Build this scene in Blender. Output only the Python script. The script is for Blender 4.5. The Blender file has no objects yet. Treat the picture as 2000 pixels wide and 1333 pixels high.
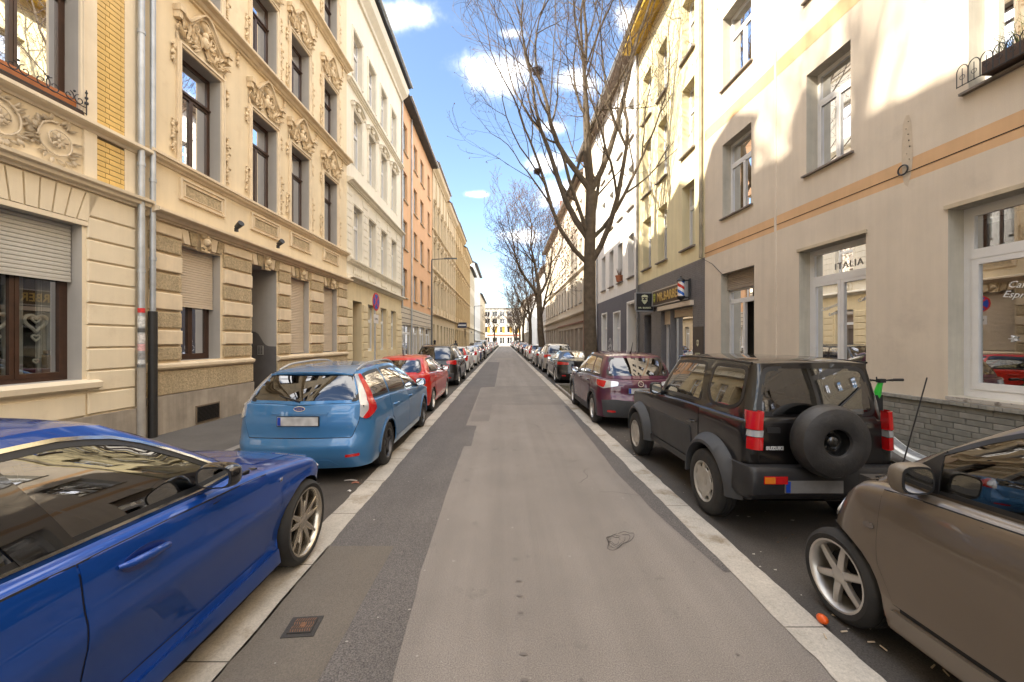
import bpy, math, random
from mathutils import Vector, Matrix, noise
from mathutils.bvhtree import BVHTree
from mathutils.geometry import delaunay_2d_cdt

R = math.radians
PI = math.pi
rnd = random.Random(7)
SC = bpy.context.scene
COL = SC.collection

# ------------------------------------------------------------------ camera
cam_data = bpy.data.cameras.new('camera')
cam = bpy.data.objects.new('camera', cam_data)
COL.objects.link(cam)
cam.location = (0, 0, 1.83)
cam.rotation_euler = (R(90), 0, 0)
cam_data.sensor_width = 36
cam_data.lens = 36 * 790 / 2000
cam_data.shift_x = 15 / 2000
cam_data.clip_start = 0.05
cam_data.clip_end = 3000
SC.camera = cam
EYE = 1.83

# ------------------------------------------------------------------ sky and sun
SUN_EL, SUN_AZ = R(37.5), R(25)      # elevation; angle behind the left-hand side
world = bpy.data.worlds.new('World')
SC.world = world
world.use_nodes = True
wn, wl = world.node_tree.nodes, world.node_tree.links
wn.clear()
w_out = wn.new('ShaderNodeOutputWorld')
w_bg = wn.new('ShaderNodeBackground')
w_bg.inputs['Strength'].default_value = 0.05
w_sky = wn.new('ShaderNodeTexSky')
w_sky.sky_type = 'NISHITA'
w_sky.sun_disc = False
w_sky.sun_elevation = SUN_EL
w_sky.sun_rotation = R(245)
w_sky.air_density = 1.0
w_sky.dust_density = 0.6
w_sky.ozone_density = 1.6


def wnode(t, **kw):
    n = wn.new(t)
    for k, v in kw.items():
        setattr(n, k, v)
    return n


def wmath(op, a, b=None, c=None):
    n = wnode('ShaderNodeMath', operation=op)
    for i, v in enumerate((a, b, c)):
        if v is None:
            continue
        if isinstance(v, (int, float)):
            n.inputs[i].default_value = v
        else:
            wl.new(v, n.inputs[i])
    return n.outputs[0]


w_tc = wnode('ShaderNodeTexCoord')
w_sep = wnode('ShaderNodeSeparateXYZ')
wl.new(w_tc.outputs['Generated'], w_sep.inputs[0])
# clouds: flat layer projection of the view direction (x/z', y/z')
w_z = wmath('MAXIMUM', wmath('ADD', w_sep.outputs[2], 0.12), 0.02)
w_cx = wmath('DIVIDE', w_sep.outputs[0], w_z)
w_cy = wmath('DIVIDE', w_sep.outputs[1], w_z)
w_cmb = wnode('ShaderNodeCombineXYZ')
wl.new(w_cx, w_cmb.inputs[0])
wl.new(w_cy, w_cmb.inputs[1])
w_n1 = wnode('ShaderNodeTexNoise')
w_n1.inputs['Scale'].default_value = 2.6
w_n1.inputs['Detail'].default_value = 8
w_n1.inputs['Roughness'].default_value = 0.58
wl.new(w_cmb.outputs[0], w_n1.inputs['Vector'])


def cloud_blob(dx, dz, rx, rz):
    # a cloud in a given direction (tangent coordinates x/y, z/y of the world, both ahead)
    gx = wmath('DIVIDE', w_sep.outputs[0], wmath('MAXIMUM', w_sep.outputs[1], 0.05))
    gz = wmath('DIVIDE', w_sep.outputs[2], wmath('MAXIMUM', w_sep.outputs[1], 0.05))
    ax = wmath('POWER', wmath('DIVIDE', wmath('SUBTRACT', gx, dx), rx), 2.0)
    az = wmath('POWER', wmath('DIVIDE', wmath('SUBTRACT', gz, dz), rz), 2.0)
    return wmath('MAXIMUM', wmath('SUBTRACT', 1.0, wmath('SQRT', wmath('ADD', ax, az))), -1.0)


blobs = None
for b in ((-0.25, 0.80, 0.15, 0.07), (0.0, 0.67, 0.17, 0.085), (0.17, 0.64, 0.10, 0.05),
          (0.30, 0.80, 0.07, 0.07), (0.04, 0.26, 0.10, 0.03), (-0.07, 0.362, 0.055, 0.015), (0.02, 0.76, 0.06, 0.025),
          (0.15, 0.37, 0.10, 0.06), (0.11, 0.53, 0.07, 0.03), (0.10, 0.44, 0.09, 0.045)):
    v = cloud_blob(*b)
    blobs = v if blobs is None else wmath('MAXIMUM', blobs, v)
# clouds seen ahead; elsewhere denser unseen clouds are added to light shaded walls
w_front = wmath('MULTIPLY', wmath('ADD', blobs, 0.04), 0.75)
w_n2 = wnode('ShaderNodeTexNoise')
w_n2.inputs['Scale'].default_value = 9.0
w_n2.inputs['Detail'].default_value = 7
w_n2.inputs['Roughness'].default_value = 0.6
wl.new(w_tc.outputs['Generated'], w_n2.inputs['Vector'])
w_shape = wmath('ADD', w_front, wmath('MULTIPLY', wmath('SUBTRACT', w_n2.outputs['Fac'], 0.52), 1.5))
w_mr = wnode('ShaderNodeMapRange')
w_mr.inputs['From Min'].default_value = 0.0
w_mr.inputs['From Max'].default_value = 0.85
w_mr.interpolation_type = 'SMOOTHSTEP'
wl.new(w_shape, w_mr.inputs['Value'])
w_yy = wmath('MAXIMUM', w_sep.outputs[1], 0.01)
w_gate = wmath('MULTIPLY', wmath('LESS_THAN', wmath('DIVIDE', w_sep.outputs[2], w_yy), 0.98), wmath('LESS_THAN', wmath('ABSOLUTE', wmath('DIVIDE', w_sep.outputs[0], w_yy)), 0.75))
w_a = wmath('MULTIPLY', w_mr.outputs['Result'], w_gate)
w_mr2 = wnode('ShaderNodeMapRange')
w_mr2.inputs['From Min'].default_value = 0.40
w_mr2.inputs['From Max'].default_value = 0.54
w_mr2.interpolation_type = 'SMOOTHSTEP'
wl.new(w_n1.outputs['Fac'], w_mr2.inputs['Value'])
w_b = wmath('MULTIPLY', w_mr2.outputs['Result'], wmath('SUBTRACT', 1.0, w_gate))  # unseen cloud cover, thickened for its light on the shaded facades
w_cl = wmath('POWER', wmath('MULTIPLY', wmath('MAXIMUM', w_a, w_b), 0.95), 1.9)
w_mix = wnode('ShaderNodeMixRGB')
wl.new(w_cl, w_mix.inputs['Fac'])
w_tint = wnode('ShaderNodeMixRGB', blend_type='MULTIPLY')
w_tint.inputs['Fac'].default_value = 1.0
w_tint.inputs['Color2'].default_value = (1.0, 1.0, 1.0, 1)
wl.new(w_sky.outputs[0], w_tint.inputs['Color1'])
wl.new(w_tint.outputs[0], w_mix.inputs['Color1'])
w_mix.inputs['Color2'].default_value = (13.0, 12.4, 11.6, 1)  # cloud radiance raised to brighten the shaded street
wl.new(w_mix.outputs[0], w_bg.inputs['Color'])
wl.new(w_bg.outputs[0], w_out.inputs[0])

sun_data = bpy.data.lights.new('sun', 'SUN')
sun_data.energy = 2.0
sun_data.angle = R(0.6)
sun_data.color = (1.0, 0.90, 0.74)
sun = bpy.data.objects.new('sun', sun_data)
COL.objects.link(sun)
sdir = Vector((math.cos(SUN_EL) * math.cos(SUN_AZ), math.cos(SUN_EL) * math.sin(SUN_AZ), -math.sin(SUN_EL)))
sun.rotation_euler = sdir.to_track_quat('-Z', 'Y').to_euler()
sun.location = (-30, -10, 40)

SC.view_settings.view_transform = 'Standard'
SC.view_settings.look = 'None'
SC.view_settings.exposure = 2.95
SC.view_settings.gamma = 1.0
SC.view_settings.use_curve_mapping = False
SC.cycles.use_denoising = True
SC.cycles.max_bounces = 7
SC.cycles.diffuse_bounces = 4
SC.cycles.glossy_bounces = 4
SC.cycles.transmission_bounces = 4
SC.cycles.transparent_max_bounces = 10
SC.cycles.caustics_reflective = False
SC.cycles.caustics_refractive = False
SC.cycles.sample_clamp_indirect = 6


# ------------------------------------------------------------------ mesh builder
class MB:
    def __init__(self):
        self.v, self.f = [], []

    def face(self, *pts):
        i = len(self.v)
        self.v.extend(tuple(p) for p in pts)
        self.f.append(tuple(range(i, i + len(pts))))

    def box(self, x0, x1, y0, y1, z0, z1, skip=''):
        i = len(self.v)
        for z in (z0, z1):
            self.v += [(x0, y0, z), (x1, y0, z), (x1, y1, z), (x0, y1, z)]
        F = {'b': (0, 3, 2, 1), 't': (4, 5, 6, 7), 'f': (0, 1, 5, 4), 'r': (1, 2, 6, 5), 'k': (2, 3, 7, 6), 'l': (3, 0, 4, 7)}
        for k, q in F.items():
            if k not in skip:
                self.f.append(tuple(i + a for a in q))
        return self

    def cbox(self, x0, x1, y0, y1, z0, z1, c=0.01):
        """box lying in the x-z plane whose +y face is chamfered by c (a facade stone)"""
        i = len(self.v)
        self.v += [(x0, y0, z0), (x1, y0, z0), (x1, y0, z1), (x0, y0, z1),
                   (x0, y1 - c, z0), (x1, y1 - c, z0), (x1, y1 - c, z1), (x0, y1 - c, z1),
                   (x0 + c, y1, z0 + c), (x1 - c, y1, z0 + c), (x1 - c, y1, z1 - c), (x0 + c, y1, z1 - c)]
        for a in (0, 4):
            for k in range(4):
                k2 = (k + 1) % 4
                self.f.append((i + a + k, i + a + k2, i + a + 4 + k2, i + a + 4 + k))
        self.f.append((i + 8, i + 9, i + 10, i + 11))
        return self

    def grid(self, rows, close_u=False, close_v=False):
        i = len(self.v)
        n = len(rows[0])
        for r in rows:
            self.v.extend(tuple(p) for p in r)
        m = len(rows)
        for a in range(m if close_v else m - 1):
            for b in range(n if close_u else n - 1):
                a2, b2 = (a + 1) % m, (b + 1) % n
                self.f.append((i + a * n + b, i + a * n + b2, i + a2 * n + b2, i + a2 * n + b))
        return self

    def tube(self, pts, rads, n=6, cap=True):
        pts = [Vector(p) for p in pts]
        if isinstance(rads, (int, float)):
            rads = [rads] * len(pts)
        rows = []
        d0 = (pts[1] - pts[0]).normalized()
        ref = Vector((0, 0, 1)) if abs(d0.z) < 0.9 else Vector((1, 0, 0))
        u = d0.cross(ref).normalized()
        for k, p in enumerate(pts):
            d = (pts[min(k + 1, len(pts) - 1)] - pts[max(k - 1, 0)])
            if d.length < 1e-9:
                d = d0
            d.normalize()
            u = (u - d * u.dot(d))
            if u.length < 1e-6:
                u = d.orthogonal()
            u.normalize()
            w = d.cross(u)
            r = rads[k]
            rows.append([p + (u * math.cos(2 * PI * q / n) + w * math.sin(2 * PI * q / n)) * r for q in range(n)])
        i = len(self.v)
        self.grid(rows, close_u=True)
        if cap:
            self.f.append(tuple(i + q for q in range(n))[::-1])
            e = i + (len(pts) - 1) * n
            self.f.append(tuple(e + q for q in range(n)))
        return self

    def lathe(self, prof, n=24, org=(0, 0, 0), axis='z', a0=0, a1=2 * PI, sx=1.0):
        full = abs(a1 - a0) >= 2 * PI - 1e-6
        rows = []
        for r, h in prof:
            row = []
            for q in range(n if full else n + 1):
                a = a0 + (a1 - a0) * q / n
                c, s = r * math.cos(a), r * math.sin(a)
                if axis == 'z':
                    p = (org[0] + c * sx, org[1] + s, org[2] + h)
                elif axis == 'x':
                    p = (org[0] + h, org[1] + c, org[2] + s)
                else:
                    p = (org[0] + c, org[1] + h, org[2] + s)
                row.append(p)
            rows.append(row)
        self.grid(rows, close_u=full)
        return self

    def prism(self, poly, y0, y1):
        """poly in x-z, extruded in y"""
        i = len(self.v)
        n = len(poly)
        self.v += [(x, y0, z) for x, z in poly] + [(x, y1, z) for x, z in poly]
        self.f.append(tuple(range(i, i + n)))
        self.f.append(tuple(range(i + n, i + 2 * n))[::-1])
        for k in range(n):
            k2 = (k + 1) % n
            self.f.append((i + k, i + k2, i + n + k2, i + n + k))
        return self

    def ball(self, c, r, n=8, sq=(1, 1, 1)):
        rows = []
        for a in range(n // 2 + 1):
            t = PI * a / (n // 2)
            rows.append([(c[0] + sq[0] * r * math.sin(t) * math.cos(2 * PI * b / n), c[1] + sq[1] * r * math.sin(t) * math.sin(2 * PI * b / n),
                          c[2] + sq[2] * r * math.cos(t)) for b in range(n)])
        self.grid(rows, close_u=True)
        return self

    def mesh(self, name, m, smooth=False, merge=0.0):
        me = bpy.data.meshes.new(name)
        me.from_pydata(self.v, [], self.f)
        if merge:
            import bmesh
            bm = bmesh.new()
            bm.from_mesh(me)
            bmesh.ops.remove_doubles(bm, verts=bm.verts, dist=merge)
            bm.to_mesh(me)
            bm.free()
        me.materials.append(m)
        if smooth:
            me.polygons.foreach_set('use_smooth', [True] * len(me.polygons))
            if smooth != 'full':
                me.set_sharp_from_angle(angle=R(40))
        me.update()
        return me

    def build(self, name, m, parent=None, smooth=False, loc=None, merge=0.0):
        return put(name, self.mesh(name, m, smooth, merge), parent, loc)


def put(name, me, parent=None, loc=None, rot=None):
    o = bpy.data.objects.new(name, me)
    COL.objects.link(o)
    if parent:
        o.parent = parent
    if loc:
        o.location = loc
    if rot:
        o.rotation_euler = rot
    return o


def thing(name, label, cat, loc=(0, 0, 0), rz=0.0, group=None):
    o = bpy.data.objects.new(name, None)
    COL.objects.link(o)
    o.location = loc
    o.rotation_euler = (0, 0, rz)
    return tag(o, label, cat, group)


def tag(o, label=None, cat=None, group=None, kind=None):
    if label:
        o['label'] = label
    if cat:
        o['category'] = cat
    if group:
        o['group'] = group
    if kind:
        o['kind'] = kind
    return o


def kids(o):
    return [c for c in CHILD.get(o.name, [])]


def copy_tree(o, parent=None):
    c = o.copy()
    COL.objects.link(c)
    c.parent = parent
    for ch in list(o.children):
        copy_tree(ch, c)
    return c


# ------------------------------------------------------------------ materials
MATS = {}


def mat(name, col, rough=0.6, metal=0.0, var=0.0, vscale=3.0, bump=0.0, bscale=40.0, streak=0.0, coat=0.0, spec=0.5,
        speck=0.0, detail=6, dirt=None, bdist=0.02, lane=0.0):
    if name in MATS:
        return MATS[name]
    m = bpy.data.materials.new(name)
    MATS[name] = m
    m.use_nodes = True
    nt = m.node_tree
    N, L = nt.nodes, nt.links
    p = N['Principled BSDF']
    p.inputs['Roughness'].default_value = rough
    p.inputs['Metallic'].default_value = metal
    p.inputs['Coat Weight'].default_value = coat
    p.inputs['Coat Roughness'].default_value = 0.008
    p.inputs['Specular IOR Level'].default_value = spec
    c4 = (*col, 1)
    p.inputs['Base Color'].default_value = c4
    m.diffuse_color = c4
    tc = N.new('ShaderNodeTexCoord')
    vec = tc.outputs['Object']
    cur = None

    def mul(prev, fac_out, lo, hi):
        mr = N.new('ShaderNodeMapRange')
        mr.inputs['From Min'].default_value = 0.3
        mr.inputs['From Max'].default_value = 0.7
        mr.inputs['To Min'].default_value = lo
        mr.inputs['To Max'].default_value = hi
        L.new(fac_out, mr.inputs['Value'])
        mx = N.new('ShaderNodeMixRGB')
        mx.blend_type = 'MULTIPLY'
        mx.inputs['Fac'].default_value = 1
        if prev is None:
            mx.inputs['Color1'].default_value = c4
        else:
            L.new(prev, mx.inputs['Color1'])
        L.new(mr.outputs['Result'], mx.inputs['Color2'])
        return mx.outputs[0]
    if var:
        n = N.new('ShaderNodeTexNoise')
        n.inputs['Scale'].default_value = vscale
        n.inputs['Detail'].default_value = detail
        n.inputs['Roughness'].default_value = 0.6
        L.new(vec, n.inputs['Vector'])
        cur = mul(cur, n.outputs['Fac'], 1 - var, 1 + var)
    if speck:
        n = N.new('ShaderNodeTexNoise')
        n.inputs['Scale'].default_value = bscale
        n.inputs['Detail'].default_value = 3
        n.inputs['Roughness'].default_value = 0.8
        L.new(vec, n.inputs['Vector'])
        cur = mul(cur, n.outputs['Fac'], 1 - speck, 1 + speck)
    if streak:
        mp = N.new('ShaderNodeMapping')
        mp.inputs['Scale'].default_value = (4.0, 4.0, 0.22)
        L.new(vec, mp.inputs['Vector'])
        n = N.new('ShaderNodeTexNoise')
        n.inputs['Scale'].default_value = 1.6
        n.inputs['Detail'].default_value = 7
        n.inputs['Roughness'].default_value = 0.65
        L.new(mp.outputs[0], n.inputs['Vector'])
        cur = mul(cur, n.outputs['Fac'], 1 - streak, 1 + streak * 0.4)
    if lane:
        mp = N.new('ShaderNodeMapping')
        mp.inputs['Scale'].default_value = (2.6, 0.10, 1.0)
        L.new(vec, mp.inputs['Vector'])
        n = N.new('ShaderNodeTexNoise')
        n.inputs['Scale'].default_value = 1.0
        n.inputs['Detail'].default_value = 6
        n.inputs['Roughness'].default_value = 0.55
        L.new(mp.outputs[0], n.inputs['Vector'])
        cur = mul(cur, n.outputs['Fac'], 1 - lane, 1 + lane)
    if dirt:
        n = N.new('ShaderNodeTexNoise')
        n.inputs['Scale'].default_value = dirt[1]
        n.inputs['Detail'].default_value = 9
        n.inputs['Roughness'].default_value = 0.7
        L.new(vec, n.inputs['Vector'])
        mr = N.new('ShaderNodeMapRange')
        mr.inputs['From Min'].default_value = dirt[2]
        mr.inputs['From Max'].default_value = dirt[2] + 0.12
        mr.inputs['To Max'].default_value = dirt[3]
        L.new(n.outputs['Fac'], mr.inputs['Value'])
        mx = N.new('ShaderNodeMixRGB')
        L.new(mr.outputs['Result'], mx.inputs['Fac'])
        if cur is None:
            mx.inputs['Color1'].default_value = c4
        else:
            L.new(cur, mx.inputs['Color1'])
        mx.inputs['Color2'].default_value = (*dirt[0], 1)
        cur = mx.outputs[0]
    if cur is not None:
        L.new(cur, p.inputs['Base Color'])
    if bump:
        n = N.new('ShaderNodeTexNoise')
        n.inputs['Scale'].default_value = bscale
        n.inputs['Detail'].default_value = 5
        n.inputs['Roughness'].default_value = 0.7
        L.new(vec, n.inputs['Vector'])
        b = N.new('ShaderNodeBump')
        b.inputs['Strength'].default_value = bump
        b.inputs['Distance'].default_value = bdist
        L.new(n.outputs['Fac'], b.inputs['Height'])
        L.new(b.outputs[0], p.inputs['Normal'])
    return m


def glass_mat(name, tint, refl=2.0, ior=1.5, wav=0.0):
    if name in MATS:
        return MATS[name]
    m = bpy.data.materials.new(name)
    MATS[name] = m
    m.use_nodes = True
    nt = m.node_tree
    N, L = nt.nodes, nt.links
    N.clear()
    out = N.new('ShaderNodeOutputMaterial')
    tr = N.new('ShaderNodeBsdfTransparent')
    tr.inputs[0].default_value = (*tint, 1)
    gl = N.new('ShaderNodeBsdfGlossy')
    gl.inputs['Roughness'].default_value = 0.012
    gl.inputs['Color'].default_value = (0.96, 0.97, 1, 1)
    fr = N.new('ShaderNodeFresnel')
    fr.inputs['IOR'].default_value = ior
    mu = N.new('ShaderNodeMath')
    mu.operation = 'MULTIPLY'
    mu.use_clamp = True
    mu.inputs[1].default_value = refl
    L.new(fr.outputs[0], mu.inputs[0])
    mix = N.new('ShaderNodeMixShader')
    L.new(mu.outputs[0], mix.inputs[0])
    L.new(tr.outputs[0], mix.inputs[1])
    L.new(gl.outputs[0], mix.inputs[2])
    L.new(mix.outputs[0], out.inputs[0])
    if wav:
        tc = N.new('ShaderNodeTexCoord')
        n = N.new('ShaderNodeTexNoise')
        n.inputs['Scale'].default_value = 1.7
        n.inputs['Detail'].default_value = 1
        L.new(tc.outputs['Object'], n.inputs['Vector'])
        b = N.new('ShaderNodeBump')
        b.inputs['Strength'].default_value = wav
        b.inputs['Distance'].default_value = 0.02
        L.new(n.outputs['Fac'], b.inputs['Height'])
        L.new(b.outputs[0], gl.inputs['Normal'])
    m.diffuse_color = (*tint, 1)
    return m


def emis(name, col, s):
    m = bpy.data.materials.new(name)
    m.use_nodes = True
    p = m.node_tree.nodes['Principled BSDF']
    p.inputs['Base Color'].default_value = (*col, 1)
    p.inputs['Emission Color'].default_value = (*col, 1)
    p.inputs['Emission Strength'].default_value = s
    return m


def text_mesh(txt, size, m, depth=0.003, bold=0.0, name='lettering', spacing=1.0, shear=0.0):
    cu = bpy.data.curves.new(name, 'FONT')
    cu.body = txt
    cu.size = size
    cu.extrude = depth
    cu.offset = bold
    cu.shear = shear
    cu.space_character = spacing
    cu.align_x = 'CENTER'
    cu.align_y = 'CENTER'
    cu.resolution_u = 2
    ob = bpy.data.objects.new('tmp_text', cu)
    COL.objects.link(ob)
    dg = bpy.context.evaluated_depsgraph_get()
    me = bpy.data.meshes.new_from_object(ob.evaluated_get(dg))
    bpy.data.objects.remove(ob)
    bpy.data.curves.remove(cu)
    me.name = name
    me.materials.clear()
    me.materials.append(m)
    return me


M_BLACKPL = mat('black_plastic', (0.018, 0.018, 0.019), 0.45, var=0.15, vscale=6)
M_GREYPL = mat('grey_plastic', (0.05, 0.052, 0.056), 0.6, var=0.2, vscale=4, bump=0.1, bscale=200)
M_CHROME = mat('chrome', (0.75, 0.75, 0.74), 0.12, metal=1.0)
M_RUBBER = mat('tyre_rubber', (0.022, 0.021, 0.02), 0.75, var=0.3, vscale=5, bump=0.15, bscale=60)
M_DARK = mat('dark_void', (0.008, 0.008, 0.009), 0.9)
M_ALLOY = mat('alloy', (0.55, 0.54, 0.52), 0.32, metal=0.85, var=0.1, vscale=9)
M_ALLOYDK = mat('dark_alloy', (0.10, 0.10, 0.105), 0.35, metal=0.7)
M_HUBCAP = mat('silver_hubcap', (0.46, 0.44, 0.40), 0.45, metal=0.4, var=0.15, vscale=9)
M_REDLENS = mat('red_lens', (0.55, 0.008, 0.01), 0.12, coat=1.0)
M_ORLENS = mat('orange_lens', (0.75, 0.22, 0.02), 0.12, coat=1.0)
M_WHLENS = mat('clear_lens', (0.55, 0.56, 0.58), 0.12, metal=0.35, coat=1.0)
M_CARGLASS = glass_mat('car_glass', (0.24, 0.27, 0.26), 3.4, 1.52)
M_CARGLASSDK = glass_mat('tinted_car_glass', (0.05, 0.055, 0.06), 3.0, 1.52)
M_SEAT = mat('seat_fabric', (0.06, 0.06, 0.065), 0.85, var=0.2, vscale=20)
M_PLATE = mat('number_plate_white', (0.52, 0.52, 0.51), 0.4, var=0.22, vscale=9, detail=1)
M_EU = mat('plate_blue', (0.01, 0.06, 0.42), 0.4)
M_MIRROR = mat('mirror_glass', (0.8, 0.82, 0.84), 0.03, metal=1.0)
# ================================================================== cars
def ramp(pts, x):
    """smooth monotone interpolation through (x, value) pairs"""
    if x <= pts[0][0]:
        return pts[0][1]
    if x >= pts[-1][0]:
        return pts[-1][1]
    n = len(pts)
    for i in range(n - 1):
        if x <= pts[i + 1][0]:
            break
    x0, y0 = pts[i]
    x1, y1 = pts[i + 1]
    h = x1 - x0
    d = (y1 - y0) / h

    def slope(k):
        if k <= 0 or k >= n - 1:
            return (pts[1][1] - pts[0][1]) / (pts[1][0] - pts[0][0]) if k <= 0 else (pts[-1][1] - pts[-2][1]) / (pts[-1][0] - pts[-2][0])
        a = (pts[k][1] - pts[k - 1][1]) / (pts[k][0] - pts[k - 1][0])
        b = (pts[k + 1][1] - pts[k][1]) / (pts[k + 1][0] - pts[k][0])
        return 0 if a * b <= 0 else 2 * a * b / (a + b)
    m0, m1 = slope(i), slope(i + 1)
    t = (x - x0) / h
    return (y0 * (2 * t**3 - 3 * t**2 + 1) + m0 * h * (t**3 - 2 * t**2 + t) + y1 * (-2 * t**3 + 3 * t**2) + m1 * h * (t**3 - t**2))


def round_poly(P, r, n=4):
    out = []
    m = len(P)
    for i in range(m):
        a, b, c = Vector(P[i - 1]), Vector(P[i]), Vector(P[(i + 1) % m])
        u, w = (a - b), (c - b)
        rr = r[i] if isinstance(r, (list, tuple)) else r
        q = min(rr, u.length * 0.45, w.length * 0.45)
        if q < 1e-4:
            out += [tuple(b)] * 1
            continue
        p0, p1 = b + u.normalized() * q, b + w.normalized() * q
        for k in range(n + 1):
            t = k / n
            out.append(tuple(p0 * (1 - t)**2 + b * 2 * t * (1 - t) + p1 * t * t))
    return out


def inset_poly(P, d):
    """move a closed 2-D polygon outline inwards (d > 0) or outwards"""
    area = sum(P[i - 1][0] * P[i][1] - P[i][0] * P[i - 1][1] for i in range(len(P)))
    s = 1 if area > 0 else -1
    out = []
    m = len(P)
    for i in range(m):
        a, b, c = P[i - 1], P[i], P[(i + 1) % m]
        nx, ny = 0, 0
        for p, q in ((a, b), (b, c)):
            ex, ey = q[0] - p[0], q[1] - p[1]
            l = math.hypot(ex, ey)
            if l > 1e-7:
                nx += -ey / l * s
                ny += ex / l * s
        l = math.hypot(nx, ny) or 1
        out.append((b[0] + nx / l * d, b[1] + ny / l * d))
    return out


def inside(P, x, y):
    c = False
    j = len(P) - 1
    for i in range(len(P)):
        if (P[i][1] > y) != (P[j][1] > y) and x < (P[j][0] - P[i][0]) * (y - P[i][1]) / (P[j][1] - P[i][1]) + P[i][0]:
            c = not c
        j = i
    return c


class Car:
    def __init__(s, S, res=0.07):
        s.S = S
        s.res = res
        g = s.g = dict(Rf=0.38, Rr=0.28, bf=0.14, br=0.08, taper=0.045, sill=0.20, rr=0.035, crown=0.05, rcrown=0.05, ledge=0.015,
                       tumble=[(0.15, 0.07), (0.3, 0.02), (0.5, 0.0), (0.72, 0.0), (0.9, 0.035), (1.2, 0.08)],
                       fend=[(0.15, 0.10), (0.3, 0.02), (0.5, 0.0), (0.65, 0.03), (0.8, 0.10), (1.1, 0.2)],
                       rend=[(0.15, 0.10), (0.3, 0.02), (0.5, 0.0), (0.6, 0.03), (0.95, 0.06), (1.3, 0.1)],
                       wbow=0.22, hbow=0.10, rwbow=0.07, rhbow=0.05, bulge=0.025, zfix=None)
        g.update(S)
        s.build_shell()

    # ---- plan contour of the body side, rear centre to front centre (right half)
    def contour(s):
        g = s.g
        L2, W2 = g['L'] / 2, g['W'] / 2
        P = []
        nx = 24
        Rr, Rf = g['Rr'], g['Rf']
        for k in range(nx):
            a = k / nx
            P.append((a * (W2 - Rr), -L2 + g['br'] * a**2))
        for k in range(25):
            t = -PI / 2 + PI / 2 * k / 24
            P.append((W2 - Rr + Rr * math.cos(t), -L2 + g['br'] + Rr + Rr * math.sin(t)))
        y0, y1 = -L2 + g['br'] + Rr, L2 - g['bf'] - Rf
        n = 200
        for k in range(1, n):
            P.append((W2, y0 + (y1 - y0) * k / n))
        for k in range(25):
            t = PI / 2 * k / 24
            P.append((W2 - Rf + Rf * math.cos(t), y1 + Rf * math.sin(t)))
        for k in range(1, nx + 1):
            a = 1 - k / nx
            P.append((a * (W2 - Rf), L2 - g['bf'] * a**2))
        return [(x * (1 - g['taper'] * abs(y / L2)**3), y) for x, y in P]

    def arch(s, y):
        g = s.g
        for yw in (g['yf'], g['yr']):
            d = abs(y - yw)
            if d < g['ra']:
                return g['rw'] + math.sqrt(g['ra']**2 - d * d)
            if d < g['ra'] + 0.004:
                return g['rw']
        return None

    def build_shell(s):
        g = s.g
        C = s.contour()
        S = [0]
        for a, b in zip(C, C[1:]):
            S.append(S[-1] + math.dist(a, b))

        def at(q):
            lo, hi = 0, len(S) - 1
            while hi - lo > 1:
                m = (lo + hi) // 2
                if S[m] <= q:
                    lo = m
                else:
                    hi = m
            t = (q - S[lo]) / (S[hi] - S[lo])
            x = C[lo][0] + (C[hi][0] - C[lo][0]) * t
            y = C[lo][1] + (C[hi][1] - C[lo][1]) * t
            return x, y

        def s_of_y(y):       # on the flank
            lo, hi = 0.12 * S[-1], 0.88 * S[-1]
            for _ in range(40):
                m = (lo + hi) / 2
                if at(m)[1] < y:
                    lo = m
                else:
                    hi = m
            return lo
        n = int(S[-1] / s.res)
        qs = [S[-1] * k / n for k in range(n + 1)]
        zones = []
        for yw in (g['yr'], g['yf']):
            ra = g['ra']
            zones.append((s_of_y(yw - ra - 0.012), s_of_y(yw + ra + 0.012)))
            m = 14
            for k in range(m + 1):
                y = yw - ra * math.cos(PI * k / m)
                qs.append(('a', s_of_y(y)))
            qs.append(('a', s_of_y(yw - ra - 0.012)))
            qs.append(('a', s_of_y(yw + ra + 0.012)))
        cols = []
        for q in qs:
            if isinstance(q, tuple):
                cols.append(q[1])
            elif not any(a - 0.015 < q < b + 0.015 for a, b in zones):
                cols.append(q)
        cols.sort()
        NB = 10
        NR = 3
        rr = g['rr']
        s.cols = []
        wall = []
        for q in cols:
            x, y = at(q)
            x1, y1 = at(max(q - 0.02, 0))
            x2, y2 = at(min(q + 0.02, S[-1]))
            ln = math.hypot(x2 - x1, y2 - y1) or 1
            nx, ny = (y2 - y1) / ln, -(x2 - x1) / ln
            if q < 0.02:
                nx, ny = 0, -1
            if q > S[-1] - 0.02:
                nx, ny = 0, 1
            zs = ramp(g['zsh'], y)
            zb = g['sill']
            if x > 0.55 * g['W'] / 2:
                a = s.arch(y)
                if a:
                    zb = a
            col = []
            zz = [zb + (zs - rr - zb) * k / NB for k in range(NB + 1)]
            ext = [0] * (NB + 1)
            for k in range(1, NR + 1):
                t = PI / 2 * k / NR
                zz.append(zs - rr + rr * math.sin(t))
                ext.append(rr * (1 - math.cos(t)))
            for z, e in zip(zz, ext):
                ti = ramp(g['tumble'], z) + e
                ei = ramp(g['fend'] if y > 0 else g['rend'], z) + e
                col.append(Vector((max(0, x - ti * nx) if nx > 0.02 else x * (1 - e * 0.3), y - ei * ny, z)))
            wall.append(col)
        s.wall = wall
        s.yfront = wall[-1][-1].y
        s.yrear = wall[0][-1].y
        V, F = [], []

        def add(rows, flip=False):
            i = len(V)
            nn = len(rows[0])
            for r in rows:
                V.extend(tuple(p) for p in r)
            for a in range(len(rows) - 1):
                for b in range(nn - 1):
                    f = (i + a * nn + b, i + (a + 1) * nn + b, i + (a + 1) * nn + b + 1, i + a * nn + b + 1)
                    F.append(f[::-1] if flip else f)

        def mir(rows):
            return [[Vector((-p[0], p[1], p[2])) for p in r] for r in rows]
        add(wall)
        add(mir(wall), True)
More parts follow.
